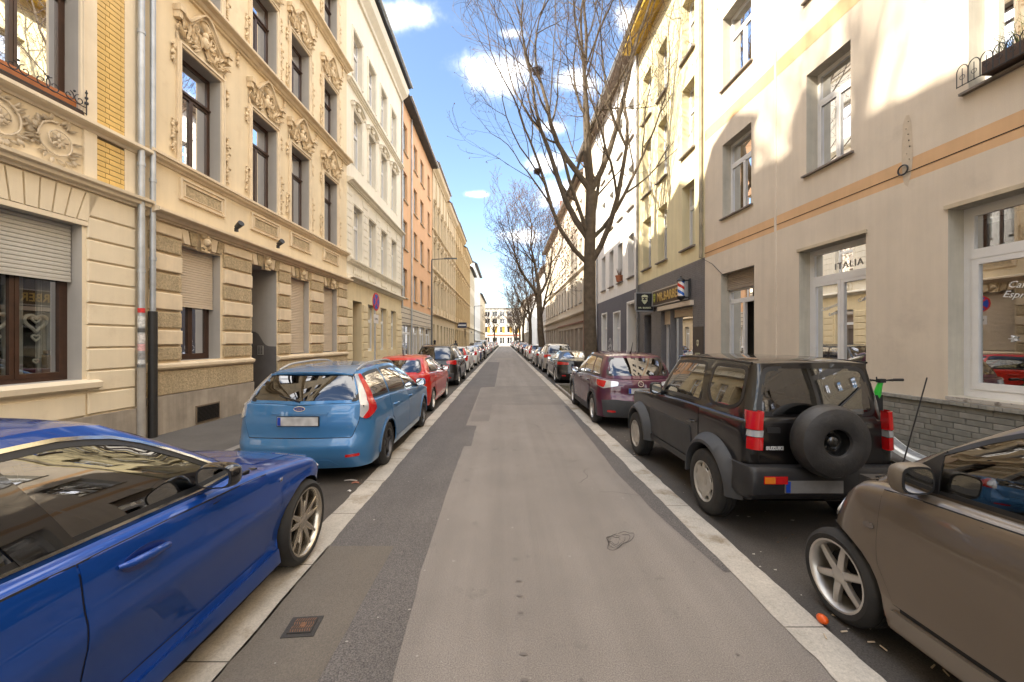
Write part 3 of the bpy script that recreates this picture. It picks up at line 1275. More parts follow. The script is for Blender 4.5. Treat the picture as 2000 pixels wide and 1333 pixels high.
# ---- blue coupe-like saloon in the left foreground
def car_blue_saloon(loc):
    P = paint('royal_blue_paint', (0.006, 0.058, 0.31), 0.5, 0.34)
    c = start_car(dict(L=4.70, W=1.83, yf=1.56, yr=-1.29, rw=0.335, ra=0.365, sill=0.20, wi=0.005,
                       zsh=[(-2.35, 0.98), (-1.9, 1.03), (-1.3, 1.02), (-0.3, 0.985), (0.6, 0.95), (0.95, 0.93), (1.5, 0.86), (2.0, 0.77), (2.35, 0.66)],
                       tumble=[(0.15, 0.05), (0.27, 0.03), (0.33, 0.055), (0.5, 0.035), (0.68, 0.0), (0.76, 0.018), (0.86, 0.03), (1.2, 0.08)],
                       yh=0.98, yt=-1.86, yrf=0.22, yrr=-1.12, wr=0.56, roofz=[(-2.0, 1.10), (-1.5, 1.29), (-1.12, 1.40), (-0.6, 1.45), (-0.1, 1.45), (0.22, 1.41), (0.6, 1.24), (0.98, 0.99)],
                       crown=0.045, rcrown=0.04, rr=0.06, wbow=0.26, hbow=0.08, Rf=0.42, bf=0.22, taper=0.05, bulge=0.03),
                  'glossy royal blue saloon in the left foreground, black-capped mirror', loc, res=0.045)
    g = c.g
    # curved day-light opening, one arc over both doors
    def roof_side(y):
        return ramp([(-1.95, 1.04), (-1.6, 1.20), (-1.2, 1.33), (-0.6, 1.385), (-0.1, 1.385), (0.18, 1.34), (0.45, 1.21), (0.66, 1.075), (0.80, 0.985)], y)
    def belt(y):
        return ramp(g['zsh'], y) + 0.028
    n = 12
    f = [(-0.17 + k / n * 0.85, belt(-0.17 + k / n * 0.85)) for k in range(n + 1)]
    t = [(0.66 + k / n * (-0.33 - 0.66), roof_side(0.66 + k / n * (-0.33 - 0.66))) for k in range(n + 1)]
    c.window('side_window', f + t, 0, M_CARGLASS, frame=0.02, r=[0.01] + [0] * (n - 1) + [0.01] + [0.01] + [0] * (n - 1) + [0.01])
    f = [(-1.40 + k / n * 1.10, belt(-1.40 + k / n * 1.10)) for k in range(n + 1)]
    t = [(-0.46 + k / n * (-1.30 + 0.46), roof_side(-0.46 + k / n * (-1.30 + 0.46))) for k in range(n + 1)]
    c.window('side_window', f + t, 0, M_CARGLASS, frame=0.02, r=[0.06] + [0] * (n - 1) + [0.01] + [0.01] + [0] * (n - 1) + [0.05])
    # satin bright strip round the whole side glazing
    ys = [(-1.62 + k / 20 * (0.80 + 1.62)) for k in range(21)]
    O = [(y, belt(y) - 0.016) for y in ys] + [(y, roof_side(y) + 0.022) for y in ys[::-1]]
    I = [(y, belt(y) - 0.004) for y in ys] + [(y, roof_side(y) + 0.006) for y in ys[::-1]]
    c.ring('window_trim', O, I, 0, 0.009, M_CHROME, depth=0.01)
    # gloss black B pillar
    c.stamp('b_pillar', [(-0.33, belt(-0.3) - 0.01), (-0.14, belt(-0.14) - 0.01), (-0.30, roof_side(-0.30)), (-0.49, roof_side(-0.49))], 0, 0.008,
            mat('gloss_black', (0.008, 0.008, 0.009), 0.06, coat=1.0), skirt=0.006)
    glaze(c, [], rear=(0.62, 1.12, 0.50, 1.33, 0.08))
    c.doors([(-0.21, 1.04), (-1.36, -0.22)], P, zlow=0.34)
    # sill blade
    c.stamp('side_skirt', [(-0.92, 0.205), (1.18, 0.205), (1.16, 0.30), (-0.90, 0.285)], 0, 0.030, P, skirt=0.03)
    for y in (0.06, -1.08):
        cup = oval(y, 0.845, 0.115, 0.045, 18)
        c.stamp('handle_cup', cup, 0, 0.0075, mat('blue_recess_shade', (0.008, 0.03, 0.2), 0.3, metal=0.4, coat=1.0), skirt=0.002)  # raised oval; the hollow's shade is put into a darker blue
        for sg in (1, -1):
            b = MB()
            pts = [c.cast(y + d, 0.85 - 0.006 * d / 0.1, 0, o) for d, o in ((-0.125, 0.006), (-0.09, 0.036), (0.0, 0.044), (0.09, 0.038), (0.118, 0.012))]
            b.tube([(sg * p.x, p.y, p.z) for p in pts], [0.010, 0.018, 0.019, 0.017, 0.008], 10)
            b.build('door_handle', P, c.root, True)
    c.stamp('bonnet', [(-0.70, 1.18), (0.70, 1.18), (0.66, 1.7), (0.56, 2.10), (-0.56, 2.10), (-0.66, 1.7)], 'top', 0.004, P, mirror=False, skirt=0.008)
    c.stamp('headlight', TL2(c, 55, [(0.45, 2.30, 0.60), (0.80, 2.12, 0.62), (0.88, 1.92, 0.70), (0.80, 2.08, 0.72), (0.45, 2.28, 0.68)]), 55, 0.01, M_WHLENS)
    c.stamp('tail_light', TL2(c, -60, [(0.42, -2.3, 0.90), (0.42, -2.3, 0.80), (0.84, -2.1, 0.81), (0.88, -1.9, 0.90), (0.84, -1.95, 0.94)]), -60, 0.01, M_REDLENS)
    c.stamp('grille', round_poly([(-0.45, 0.50), (0.45, 0.50), (0.42, 0.66), (-0.42, 0.66)], 0.05), 90, 0.008, M_BLACKPL, mirror=False)
    c.wells()
    c.mirror_pair(0.55, 1.035, mat('gloss_black', (0.008, 0.008, 0.009), 0.06, coat=1.0), out=0.11, size=(0.115, 0.085, 0.07))
    c.wheels('double5', 0.262, 0.235, mat('bicolour_alloy', (0.58, 0.53, 0.45), 0.25, metal=0.85), steer=0)
    c.interior()
    # fender badge
    me = text_mesh('M', 0.035, M_CHROME, 0.002, 0.001, 'badge', 1.0, 0.35)
    p = c.cast(1.20, 0.80, 0, 0.004)
    put('badge', me, c.root, p, (PI / 2, 0, PI / 2))
    c.plate('rear', 0.62)
    c.plate('front', 0.42)
    c.finish_shell(P)
    return c


# ---- light blue estate
def car_estate(loc):
    P = paint('sky_blue_paint', (0.060, 0.20, 0.42), 0.4, 0.3)
    c = start_car(dict(L=4.47, W=1.84, yf=1.365, yr=-1.275, rw=0.32, ra=0.355, sill=0.21,
                       zsh=[(-2.24, 1.02), (-1.9, 1.04), (-1.3, 1.03), (-0.3, 0.985), (0.6, 0.945), (1.1, 0.93), (1.6, 0.86), (2.0, 0.77), (2.24, 0.68)],
                       rend=[(0.15, 0.10), (0.24, 0.05), (0.34, 0.01), (0.50, 0.0), (0.555, 0.01), (0.58, 0.06), (0.8, 0.075), (1.0, 0.11), (1.3, 0.2)],
                       tumble=[(0.15, 0.06), (0.3, 0.02), (0.5, 0.005), (0.62, 0.0), (0.75, 0.008), (0.95, 0.045), (1.2, 0.08)],
                       yh=1.10, yt=-2.085, yrf=0.25, yrr=-1.76, wr=0.585, rtaper=0.94,
                       roofz=[(-2.0, 1.30), (-1.72, 1.405), (-1.2, 1.45), (-0.5, 1.465), (0.0, 1.445), (0.25, 1.41), (0.7, 1.22), (1.1, 1.0)],
                       crown=0.03, rr=0.022, rcrown=0.035, Rr=0.32, br=0.05, rwbow=0.05, rhbow=0.05, bulge=0.035),
                  'light blue estate car with roof rails, rear towards the camera', loc, res=0.05)
    glaze(c, [(0.06, 0.90, -0.02, 0.36), (-0.94, 0.00, -0.90, -0.09), (-1.82, -1.02, -1.60, -0.97)], rear=(0.72, 1.055, 0.56, 1.385, [0.07, 0.07, 0.05, 0.05]),
          rearglass=M_CARGLASSDK)
    g = c.g
    # roof lip spoiler
    b = MB()
    rows = []
    for k in range(-8, 9):
        u = k / 8
        x = u * 0.56
        y = -1.80 + 0.06 * u * u
        z = 1.432 - 0.035 * abs(u)**2.4
        rows.append([(x, y + 0.14, z + 0.004), (x, y + 0.02, z + 0.004), (x, y - 0.05, z - 0.012), (x, y - 0.05, z - 0.03), (x, y + 0.08, z - 0.035)])
    b.grid(rows)
    b.build('roof_spoiler', P, c.root, True)
    # roof rails
    for sg in (1, -1):
        b = MB()
        pts = []
        for k in range(15):
            t = k / 14
            y = -1.62 + 1.85 * t
            lift = 0.045 * min(1, 6 * t, 6 * (1 - t))
            pts.append((sg * 0.545, y, ramp(g['roofz'], y) + 0.012 + lift))
        b.tube(pts, [0.012] + [0.015] * 13 + [0.012], 8)
        b.build('roof_rail', mat('satin_silver', (0.5, 0.5, 0.5), 0.35, metal=0.7), c.root, True)
    c.doors([(-0.02, 0.95), (-1.08, -0.03)], P, zlow=0.33)
    c.handles((0.12, -0.88), 0.85, P)
    # tailgate panel and its dark outline
    T = round_poly([(-0.66, 0.60), (0.66, 0.60), (0.735, 0.80), (0.76, 1.005), (-0.76, 1.005), (-0.735, 0.80)], 0.02)
    c.stamp('tailgate_gap', [(x, min(z, 0.99)) for x, z in inset_poly(T, -0.007)], -90, 0.0012, M_DARK, mirror=False, skirt=0)
    tg = c.stamp('tailgate', T, -90, 0.004, P, mirror=False, skirt=0.008)[0]
    # recess round the number plate
    c.stamp('plate_recess', round_poly([(-0.36, 0.74), (0.36, 0.74), (0.34, 0.89), (-0.34, 0.89)], 0.02), -90, 0.006, mat('sky_blue_shade', (0.045, 0.19, 0.42), 0.35, metal=0.3, coat=1.0), mirror=False, skirt=0.004)
    c.stamp('tailgate_strip', round_poly([(-0.36, 0.895), (0.36, 0.895), (0.36, 0.93), (-0.36, 0.93)], 0.01), -90, 0.018, P, mirror=False, skirt=0.02)
    c.plate('rear', 0.815)
    o = c.stamp('emblem', oval(0, 0.965, 0.075, 0.032, 24), -90, 0.012, M_CHROME, mirror=False, skirt=0.01)[0]
    c.stamp('emblem_field', oval(0, 0.965, 0.066, 0.025, 24), -90, 0.0145, mat('emblem_blue', (0.02, 0.05, 0.25), 0.2, coat=1.0), o, mirror=False, skirt=0.003)
    me = text_mesh('Ford', 0.038, M_CHROME, 0.001, 0.0008, 'lettering', 1.0, 0.35)
    p = c.cast(0, 0.965, -90, 0.017)
    put('lettering', me, c.root, (p.x, p.y, p.z), (PI / 2, 0, 0))
    # tall lamps on the rear pillars: clear inner field, red outer blade
    for nm, pts, mm, off in (('tail_light', [(-0.60, 0.86), (-0.44, 0.84), (-0.38, 1.0), (-0.46, 1.36), (-0.56, 1.38), (-0.62, 1.1)], M_WHLENS, 0.012),):
        pass
    # ang -52 : u runs from the rear centre towards the flank
    TL = round_poly([(-1.02, 0.86), (-0.855, 0.80), (-0.795, 0.92), (-0.80, 1.12), (-0.90, 1.36), (-0.97, 1.37), (-1.03, 1.08)], 0.03)
    TL = [(p[0], p[1]) for p in TL]
    o = c.stamp('tail_light', TL2(c, -50, [(0.715, -2.03, 0.85), (0.80, -1.98, 0.82), (0.87, -1.80, 0.92), (0.80, -1.78, 1.12), (0.655, -1.74, 1.37), (0.615, -1.82, 1.38), (0.71, -1.98, 1.08)]),
                -50, 0.022, M_WHLENS, skirt=0.03, res=0.04)
    c.stamp('tail_light_blade', TL2(c, -50, [(0.745, -2.02, 0.835), (0.80, -1.98, 0.82), (0.87, -1.80, 0.92), (0.80, -1.78, 1.12), (0.655, -1.74, 1.37), (0.63, -1.78, 1.365), (0.76, -1.88, 1.10), (0.79, -1.93, 0.93)]),
            -50, 0.030, M_REDLENS, o[0], mirror=False, skirt=0.02, res=0.04)
    c.stamp('rear_reflector', round_poly([(0.60, 0.355), (0.76, 0.365), (0.76, 0.40), (0.60, 0.39)], 0.01), -90, 0.006, M_REDLENS)
    c.stamp('bumper_insert', round_poly([(-0.52, 0.25), (0.52, 0.25), (0.40, 0.33), (-0.40, 0.33)], 0.03), -90, 0.004, mat('sky_blue_shade', (0.045, 0.19, 0.42), 0.35), mirror=False)
    c.stamp('arch_lip', arch_poly(g['yr'], g['rw'], 0.36, 0.40, -4, 184), 0, 0.014, P, skirt=0.012)
    c.stamp('arch_lip', arch_poly(g['yf'], g['rw'], 0.36, 0.395, -4, 184), 0, 0.010, P, skirt=0.012)
    # wiper
    b = MB()
    p0, p1 = c.cast(0.0, 1.05, -90, 0.02), c.cast(-0.30, 1.12, -90, 0.012)
    b.tube([p0, p1], [0.012, 0.006], 6)
    b.build('wiper', M_BLACKPL, c.root)
    c.stamp('headlight', TL2(c, 50, [(0.50, 2.18, 0.64), (0.84, 2.0, 0.66), (0.90, 1.75, 0.80), (0.80, 1.9, 0.83), (0.5, 2.15, 0.74)]), 50, 0.01, M_WHLENS)
    c.wells()
    c.mirror_pair(0.86, 0.99, P, out=0.09)
    c.wheels('five', 0.21, 0.205, M_ALLOYDK)
    c.interior()
    c.finish_shell(P)
    return c


def TL2(c, ang, pts):
    """outline given as rough 3-D points -> (u, z) in the projection used by stamp"""
    a = R(ang)
    P = [(-math.sin(a) * x + math.cos(a) * y, z) for x, y, z in pts]
    return round_poly(P, 0.03)


# ---- the other cars share one recipe
def car_generic(kind, paintm, label, loc, rz=0.0, res=0.09, detail=1, name='parked_car', wheel='five', wheelm=None):
    K = KINDS[kind]
    c = start_car(dict(K['spec']), label, loc, rz, res, name=name)
    g = c.g
    glaze(c, K['side'], rear=K['rear'], frame=0.03, rearglass=K.get('rg'))
    if detail:
        c.doors(K['doors'], paintm, zlow=K.get('dz', 0.34))
        c.handles(K['handles'], K.get('hz', 0.87), paintm)
    for qi, q in enumerate(K['tail']):
        nm, pts, mm = q[:3]
        c.stamp(nm, TL2(c, K.get('tang', -50), pts), K.get('tang', -50), 0.014 + 0.010 * qi, mm, skirt=0.025, res=0.045)
    c.plate('rear', K['plate'])
    if K.get('clad'):
        M = M_GREYPL
        z1 = K['clad']
        c.stamp('bumper', [(-0.74, 0.22), (0.74, 0.22), (0.78, z1), (0.55, z1 + 0.02), (0, z1 - 0.03), (-0.55, z1 + 0.02), (-0.78, z1)], -90, 0.014, M, mirror=False, skirt=0.02)
        for yw in (g['yf'], g['yr']):
            c.stamp('arch_trim', arch_poly(yw, g['rw'], g['ra'] + 0.005, g['ra'] + 0.07, -6, 186), 0, 0.016, M, skirt=0.02)
        c.stamp('sill_trim', [(g['yr'] + g['ra'] + 0.06, g['sill'] + 0.01), (g['yf'] - g['ra'] - 0.06, g['sill'] + 0.01), (g['yf'] - g['ra'] - 0.08, g['sill'] + 0.14), (g['yr'] + g['ra'] + 0.08, g['sill'] + 0.14)], 0, 0.014, M, skirt=0.02)
    c.stamp('rear_reflector', round_poly([(0.52, 0.35), (0.68, 0.36), (0.68, 0.40), (0.52, 0.39)], 0.01), -90, 0.018, M_REDLENS)
    fy = g['L'] / 2
    c.stamp('headlight', TL2(c, 50, [(0.5, fy - .08, K['hl'] - .04), (0.8, fy - .22, K['hl'] - .02), (0.87, fy - .45, K['hl'] + 0.06), (0.8, fy - .3, K['hl'] + 0.08), (0.5, fy - .1, K['hl'] + 0.05)]), 50, 0.01, M_WHLENS)
    c.wells()
    c.mirror_pair(K['my'], ramp(g['zsh'], K['my']) + 0.04, paintm if K.get('mpaint', 1) else M_BLACKPL, out=0.08)
    c.wheels(wheel, K.get('rim', 0.21), 0.2, wheelm)
    c.interior()
    if K.get('rails'):
        for sg in (1, -1):
            b = MB()
            pts = []
            for k in range(9):
                t = k / 8
                y = g['yrr'] + 0.12 + (g['yrf'] - g['yrr'] - 0.3) * t
                pts.append((sg * (g['wr'] - 0.03), y, ramp(g['roofz'], y) + 0.015 + 0.035 * min(1, 5 * t, 5 * (1 - t))))
            b.tube(pts, 0.014, 6)
            b.build('roof_rail', M_BLACKPL, c.root, True)
    if K.get('aerial'):
        b = MB()
        y = g['yrr'] + 0.25
        b.tube([(0, y, ramp(g['roofz'], y) + g['rcrown']), (0, y - 0.05, ramp(g['roofz'], y) + g['rcrown'] + 0.03), (0, y - 0.18, ramp(g['roofz'], y) + g['rcrown'] + 0.24)], [0.022, 0.012, 0.004], 6)
        b.build('aerial', M_BLACKPL, c.root)
    return c



# ---- small black off-roader with a covered spare wheel
def car_offroader(loc):
    P = paint('black_paint', (0.010, 0.009, 0.009), 0.1, 0.25)
    c = start_car(dict(L=3.46, W=1.44, yf=1.15, yr=-1.10, rw=0.34, ra=0.40, sill=0.36, wi=-0.09,
                       zsh=[(-1.73, 1.10), (-1.0, 1.10), (0.4, 1.085), (0.6, 1.07), (1.2, 1.03), (1.55, 0.98), (1.73, 0.90)],
                       tumble=[(0.3, 0.03), (0.45, 0.01), (0.8, 0.0), (1.0, 0.004), (1.1, 0.012)],
                       fend=[(0.3, 0.0), (0.6, 0.0), (0.9, 0.03), (1.1, 0.1)], rend=[(0.3, 0.03), (0.5, 0.03), (0.7, 0.035), (1.1, 0.045)],
                       yh=0.52, yt=-1.64, yrf=0.10, yrr=-1.56, wr=0.55, rtaper=0.985,
                       roofz=[(-1.7, 1.60), (-1.56, 1.625), (-1.0, 1.645), (-0.3, 1.65), (0.1, 1.62), (0.5, 1.2)],
                       crown=0.03, rcrown=0.035, Rf=0.16, Rr=0.09, bf=0.05, br=0.02, taper=0.03, wbow=0.10, hbow=0.05, rwbow=0.02, rhbow=0.02, bulge=0.012, rr=0.03, ledge=0.004),
                  'small black off-roader with covered spare wheel on its tailgate', loc, res=0.045)
    g = c.g
    glaze(c, [(-0.74, 0.32, -0.72, 0.02, M_CARGLASS)], rear=(0.56, 1.145, 0.475, 1.585, [0.09, 0.09, 0.09, 0.09]), rearglass=M_CARGLASS, mb=0.05, mt=0.06, frame=0.025)
    c.window('side_window', [(-1.36, 1.16), (-0.98, 1.16), (-0.88, 1.30), (-0.90, 1.59), (-1.50, 1.585), (-1.52, 1.24)], 0, M_CARGLASS, r=0.09, frame=0.025)
    c.doors([(-0.80, 0.47)], P, zlow=0.47)
    c.stamp('bonnet', [(-0.66, 0.62), (0.66, 0.62), (0.62, 1.62), (-0.62, 1.62)], 'top', 0.004, P, mirror=False, skirt=0.008)
    # grey lower door cladding
    c.stamp('side_cladding', round_poly([(-0.665, 0.46), (0.64, 0.46), (0.70, 0.83), (-0.62, 0.83)], 0.02), 0, 0.016, M_GREYPL, skirt=0.02)
    c.stamp('sill', [(-0.68, 0.37), (0.72, 0.37), (0.72, 0.45), (-0.68, 0.45)], 0, 0.03, M_BLACKPL, skirt=0.04)
    # wide wheel-arch flares
    for yw in (g['yf'], g['yr']):
        outs = []
        for sg in (1, -1):
            b = MB()
            rows = [[], [], [], [], []]
            for k in range(23):
                a = R(-2 + 184 * k / 22)
                for j, (r, o) in enumerate(((g['ra'] + 0.11, -0.01), (g['ra'] + 0.095, 0.03), (g['ra'] + 0.03, 0.105), (g['ra'] + 0.0, 0.11), (g['ra'] - 0.01, -0.03))):
                    y, z = yw + r * math.cos(a), g['rw'] + 0.01 + r * math.sin(a)
                    p = c.cast(max(-1.64, min(1.60, y)), max(z, 0.42), 0, 0)
                    rows[j].append((sg * (max(p.x, 0.68) + o), y, z))
            b.grid(rows)
            b.build('wheel_arch_flare', M_GREYPL, c.root, True)
    # rear bumper
    for sg in (0,):
        b = MB()
        rows = []
        for k in range(-12, 13):
            u = k / 12
            x = 0.76 * math.sin(PI / 2 * u) if abs(u) < 0.999 else 0.76 * u
            y = -1.80 + 0.30 * max(0, abs(u) - 0.72)**2 * 10
            y = min(y, -1.56)
            rows.append([(x * 0.98, y + 0.08, 0.705), (x, y + 0.01, 0.70), (x * 1.005, y - 0.015, 0.66), (x, y, 0.45), (x * 0.97, y + 0.05, 0.40), (x * 0.95, y + 0.12, 0.40)])
        b.grid(rows)
        b.build('rear_bumper', mat('bumper_black', (0.022, 0.022, 0.024), 0.42, var=0.25, vscale=6), c.root, True)
    for sg in (1, -1):
        b = MB()
        b.box(sg * 0.505 - 0.105, sg * 0.505 + 0.105, -1.818, -1.80, 0.555, 0.625)
        o = b.build('fog_lamp', M_REDLENS, c.root)
        b = MB()
        x = sg * 0.562
        b.box(x - 0.045, x + 0.048, -1.822, -1.819, 0.562, 0.618)
        b.build('indicator_lens', M_ORLENS, o)
    # upright tail lights: red, clear, red
    T = [(0.655, 0.80), (0.765, 0.80), (0.765, 1.18), (0.675, 1.18)]
    for sg in (1, -1):
        o = None
        for z0, z1, mm in ((0.835, 0.955, M_REDLENS), (0.955, 1.02, M_WHLENS), (1.02, 1.195, M_REDLENS)):
            b = MB()
            n = 8
            rows = []
            for k in range(n + 1):
                a = PI / 2 * k / n
                for_x = 0.572 + 0.10 * math.sin(a)
                yy = -1.735 + 0.10 * (1 - math.cos(a))
                rows.append([(sg * for_x, yy - 0.0, z0 + 0.002), (sg * (for_x + 0.006), yy - 0.012, z0 + 0.004), (sg * (for_x + 0.006 - (z1 - 0.8) * 0.03), yy - 0.012, z1 - 0.004), (sg * (for_x - (z1 - 0.8) * 0.03), yy, z1 - 0.002)])
            rows.insert(0, [(sg * 0.575, -1.66, p[2]) for p in rows[0]])
            rows.append([(sg * 0.66, -1.60, p[2]) for p in rows[-1]])
            b.grid(rows)
            o2 = b.build('tail_light' if o is None else 'lens', mm, o or c.root, True)
            o = o or o2
    # tailgate
    T = round_poly([(-0.57, 0.70), (0.57, 0.70), (0.57, 1.12), (-0.57, 1.12)], 0.03)
    c.stamp('door_gap', inset_poly(T, -0.006), -90, 0.001, M_DARK, mirror=False, skirt=0)
    c.stamp('tailgate', T, -90, 0.004, P, mirror=False, skirt=0.006)
    c.stamp('tailgate_handle', round_poly([(-0.50, 0.985), (-0.38, 0.985), (-0.38, 1.035), (-0.50, 1.035)], 0.01), -90, 0.014, M_BLACKPL, mirror=False)
    wall_text(c, 'SUZUKI', 0.042, -0.435, 0.845, mat('badge_white', (0.6, 0.6, 0.6), 0.3), 'badge', 0.003, 0.014, 1.15)
    # spare wheel in its soft cover, steel wheel showing in the middle
    sp = thing('spare_wheel', None, None)
    sp.parent = c.root
    b = MB()
    b.lathe([(0.115, -1.935), (0.125, -1.955), (0.16, -1.968), (0.24, -1.965), (0.295, -1.945), (0.318, -1.90), (0.322, -1.85), (0.315, -1.80), (0.29, -1.77), (0.10, -1.76)], 40, org=(-0.06, 0, 0.955), axis='y')
    b.build('wheel_cover', mat('spare_cover_vinyl', (0.035, 0.034, 0.034), 0.5, var=0.25, vscale=7, bump=0.35, bscale=14, bdist=0.02), sp, True)
    b = MB()
    b.lathe([(0.118, -1.935), (0.108, -1.90), (0.095, -1.87), (0.07, -1.872), (0.055, -1.90), (0.035, -1.915), (0.0, -1.915)], 28, org=(-0.06, 0, 0.955), axis='y')
    for k in range(5):
        a = 2 * PI * k / 5
        b.tube([(-0.06 + 0.072 * math.cos(a), -1.865, 0.955 + 0.072 * math.sin(a)), (-0.06 + 0.072 * math.cos(a), -1.89, 0.955 + 0.072 * math.sin(a))], 0.009, 6)
    b.build('steel_wheel', mat('gloss_black_steel', (0.01, 0.01, 0.01), 0.2, coat=1.0), sp, True)
    b = MB()
    b.box(-0.12, 0.0, -1.78, -1.70, 0.88, 1.03)
    b.build('bracket', M_BLACKPL, sp)
    # plate hung from the bumper
    b = MB()
    b.box(-0.42, 0.10, -1.815, -1.803, 0.475, 0.585)
    o = b.build('number_plate', mat('grey_number_plate', (0.24, 0.24, 0.24), 0.4, var=0.2, vscale=5), c.root)
    b = MB()
    b.box(-0.415, -0.375, -1.8175, -1.8155, 0.48, 0.58)
    b.build('blue_band', M_EU, o)
    # wiper on the rear window, roof gutter, rear seat hoop seen through the glass
    b = MB()
    p0, p1 = c.cast(0.12, 1.16, -90, 0.02), c.cast(0.42, 1.40, -90, 0.015)
    b.tube([p0, p1], [0.010, 0.006], 6)
    b.build('wiper', M_BLACKPL, c.root)
    for sg in (1, -1):
        b = MB()
        pts = [(sg * (0.563 + (0.0 if -1.5 < y < 0.05 else -0.01)), y, ramp(g['roofz'], y) + 0.004) for y in [-1.54 + k * 0.16 for k in range(11)]]
        b.tube(pts, 0.011, 6)
        b.build('roof_gutter', P, c.root, True)
    c.stamp('headlight', TL2(c, 70, [(0.42, 1.72, 0.70), (0.66, 1.70, 0.70), (0.66, 1.70, 0.86), (0.42, 1.72, 0.86)]), 70, 0.01, M_WHLENS)
    c.wells()
    c.mirror_pair(0.36, 1.14, M_BLACKPL, out=0.085, size=(0.085, 0.05, 0.085))
    c.handles((-0.66,), 0.90, P, l=0.16)
    c.wheels('cap', 0.205, 0.20, M_HUBCAP)
    c.interior(rear=False)
    b = MB()
    b.tube([(-0.52, -0.62, 1.06), (-0.53, -0.64, 1.30), (-0.48, -0.66, 1.60)], 0.02, 6)
    b.build('seat_belt_post', M_BLACKPL, c.root)
    c.finish_shell(P)
    return c


# ---- tiny two-seater in the right foreground
def car_microcar(loc):
    P = paint('taupe_metallic_paint', (0.175, 0.142, 0.110), 0.6, 0.33, flake=0.03)
    c = start_car(dict(L=2.70, W=1.56, yf=0.94, yr=-0.93, rw=0.290, ra=0.335, sill=0.20, wi=0.015,
                       zsh=[(-1.35, 1.08), (-0.8, 1.08), (0.0, 1.035), (0.45, 1.015), (0.72, 0.99), (0.95, 0.93), (1.15, 0.83), (1.35, 0.62)],
                       tumble=[(0.15, 0.05), (0.28, 0.025), (0.5, 0.012), (0.64, 0.0), (0.80, 0.012), (0.95, 0.035), (1.1, 0.07)],
                       fend=[(0.15, 0.08), (0.3, 0.02), (0.45, 0.0), (0.6, 0.03), (0.75, 0.11), (0.9, 0.22), (1.1, 0.3)],
                       yh=0.78, yt=-1.22, yrf=0.02, yrr=-0.98, wr=0.52, rtaper=0.95,
                       roofz=[(-1.3, 1.27), (-0.98, 1.47), (-0.6, 1.56), (-0.25, 1.57), (0.02, 1.53), (0.4, 1.36), (0.78, 1.05)],
                       crown=0.05, rcrown=0.045, Rf=0.44, Rr=0.3, bf=0.12, br=0.06, taper=0.05, wbow=0.26, hbow=0.10, bulge=0.035, rr=0.06),
                  'taupe metallic two-seater microcar in the right foreground with a tall aerial', loc, res=0.04)
    g = c.g
    n = 12

    def rs(y):
        return ramp([(-0.80, 1.44), (-0.45, 1.49), (-0.15, 1.485), (0.10, 1.41), (0.36, 1.27), (0.62, 1.08)], y)

    def belt(y):
        return ramp(g['zsh'], y) + 0.022
    f = [(-0.78 + k / n * 1.19, belt(-0.78 + k / n * 1.19)) for k in range(n + 1)]
    t = [(0.41 + k / n * (-0.74 - 0.41), rs(0.41 + k / n * (-0.74 - 0.41))) for k in range(n + 1)]
    c.window('side_window', f + t, 0, M_CARGLASS, frame=0.012, r=[0.03] + [0] * (n - 1) + [0.0] + [0.0] + [0] * (n - 1) + [0.05])
    # black mirror triangle ahead of the glass
    c.stamp('mirror_triangle', [(0.395, belt(0.36) - 0.012), (0.66, belt(0.66) - 0.012), (0.395, rs(0.395) + 0.005)], 0, 0.008, M_BLACKPL, skirt=0.008)
    glaze(c, [], rear=(0.55, 1.14, 0.46, 1.38, 0.08))
    c.doors([(-0.56, 0.62)], P, zlow=0.36)
    c.stamp('side_skirt', [(-0.52, 0.215), (0.56, 0.215), (0.54, 0.325), (-0.52, 0.335)], 0, 0.018, P, skirt=0.02)
    c.stamp('skirt_gap', [(-0.50, 0.335), (0.50, 0.335), (0.50, 0.355), (-0.50, 0.355)], 0, 0.002, M_DARK, skirt=0)  # thin dark joint strip above the skirt
    c.stamp('side_indicator', oval(0.68, 0.74, 0.035, 0.018, 12), 0, 0.008, mat('smoked_lens', (0.12, 0.10, 0.09), 0.15, coat=1.0), skirt=0.006)
    c.stamp('cowl', round_poly([(-0.60, 0.80), (-0.40, 0.95), (0, 1.03), (0.40, 0.95), (0.60, 0.80), (0.58, 0.88), (0.42, 1.00), (0, 1.09), (-0.42, 1.00), (-0.58, 0.88)], 0.02), 'top', 0.007, M_BLACKPL, mirror=False)
    c.stamp('headlight', TL2(c, 52, [(0.42, 1.28, 0.62), (0.62, 1.18, 0.60), (0.70, 1.05, 0.68), (0.60, 1.08, 0.80), (0.46, 1.18, 0.74)]), 52, 0.010, M_WHLENS)
    c.stamp('tail_light', TL2(c, -52, [(0.55, -1.3, 0.80), (0.68, -1.2, 0.80), (0.68, -1.2, 0.98), (0.55, -1.3, 0.98)]), -52, 0.010, M_REDLENS)
    c.stamp('bumper', round_poly([(-0.70, 0.22), (0.70, 0.22), (0.66, 0.36), (-0.66, 0.36)], 0.03), 90, 0.010, M_BLACKPL, mirror=False)
    c.wells()
    c.mirror_pair(0.46, 1.075, mat('taupe_shell', (0.17, 0.145, 0.115), 0.4, metal=0.3), out=0.09, size=(0.10, 0.07, 0.085))
    c.wheels('star6', 0.215, 0.19, mat('silver_alloy', (0.56, 0.54, 0.51), 0.35, metal=0.7), steer=0)
    c.interior(rear=False)
    # things lying on the dash: a pale paper and a red bag
    b = MB()
    b.tube([(-0.50, 0.80, 0.985), (-0.50, 0.80, 1.03), (-0.47, 0.77, 1.10), (-0.40, 0.70, 1.62)], [0.018, 0.008, 0.004, 0.0035], 8)
    b.build('aerial', M_BLACKPL, c.root)
    c.plate('rear', 0.6)
    c.plate('front', 0.40)
    c.finish_shell(P)
    return c


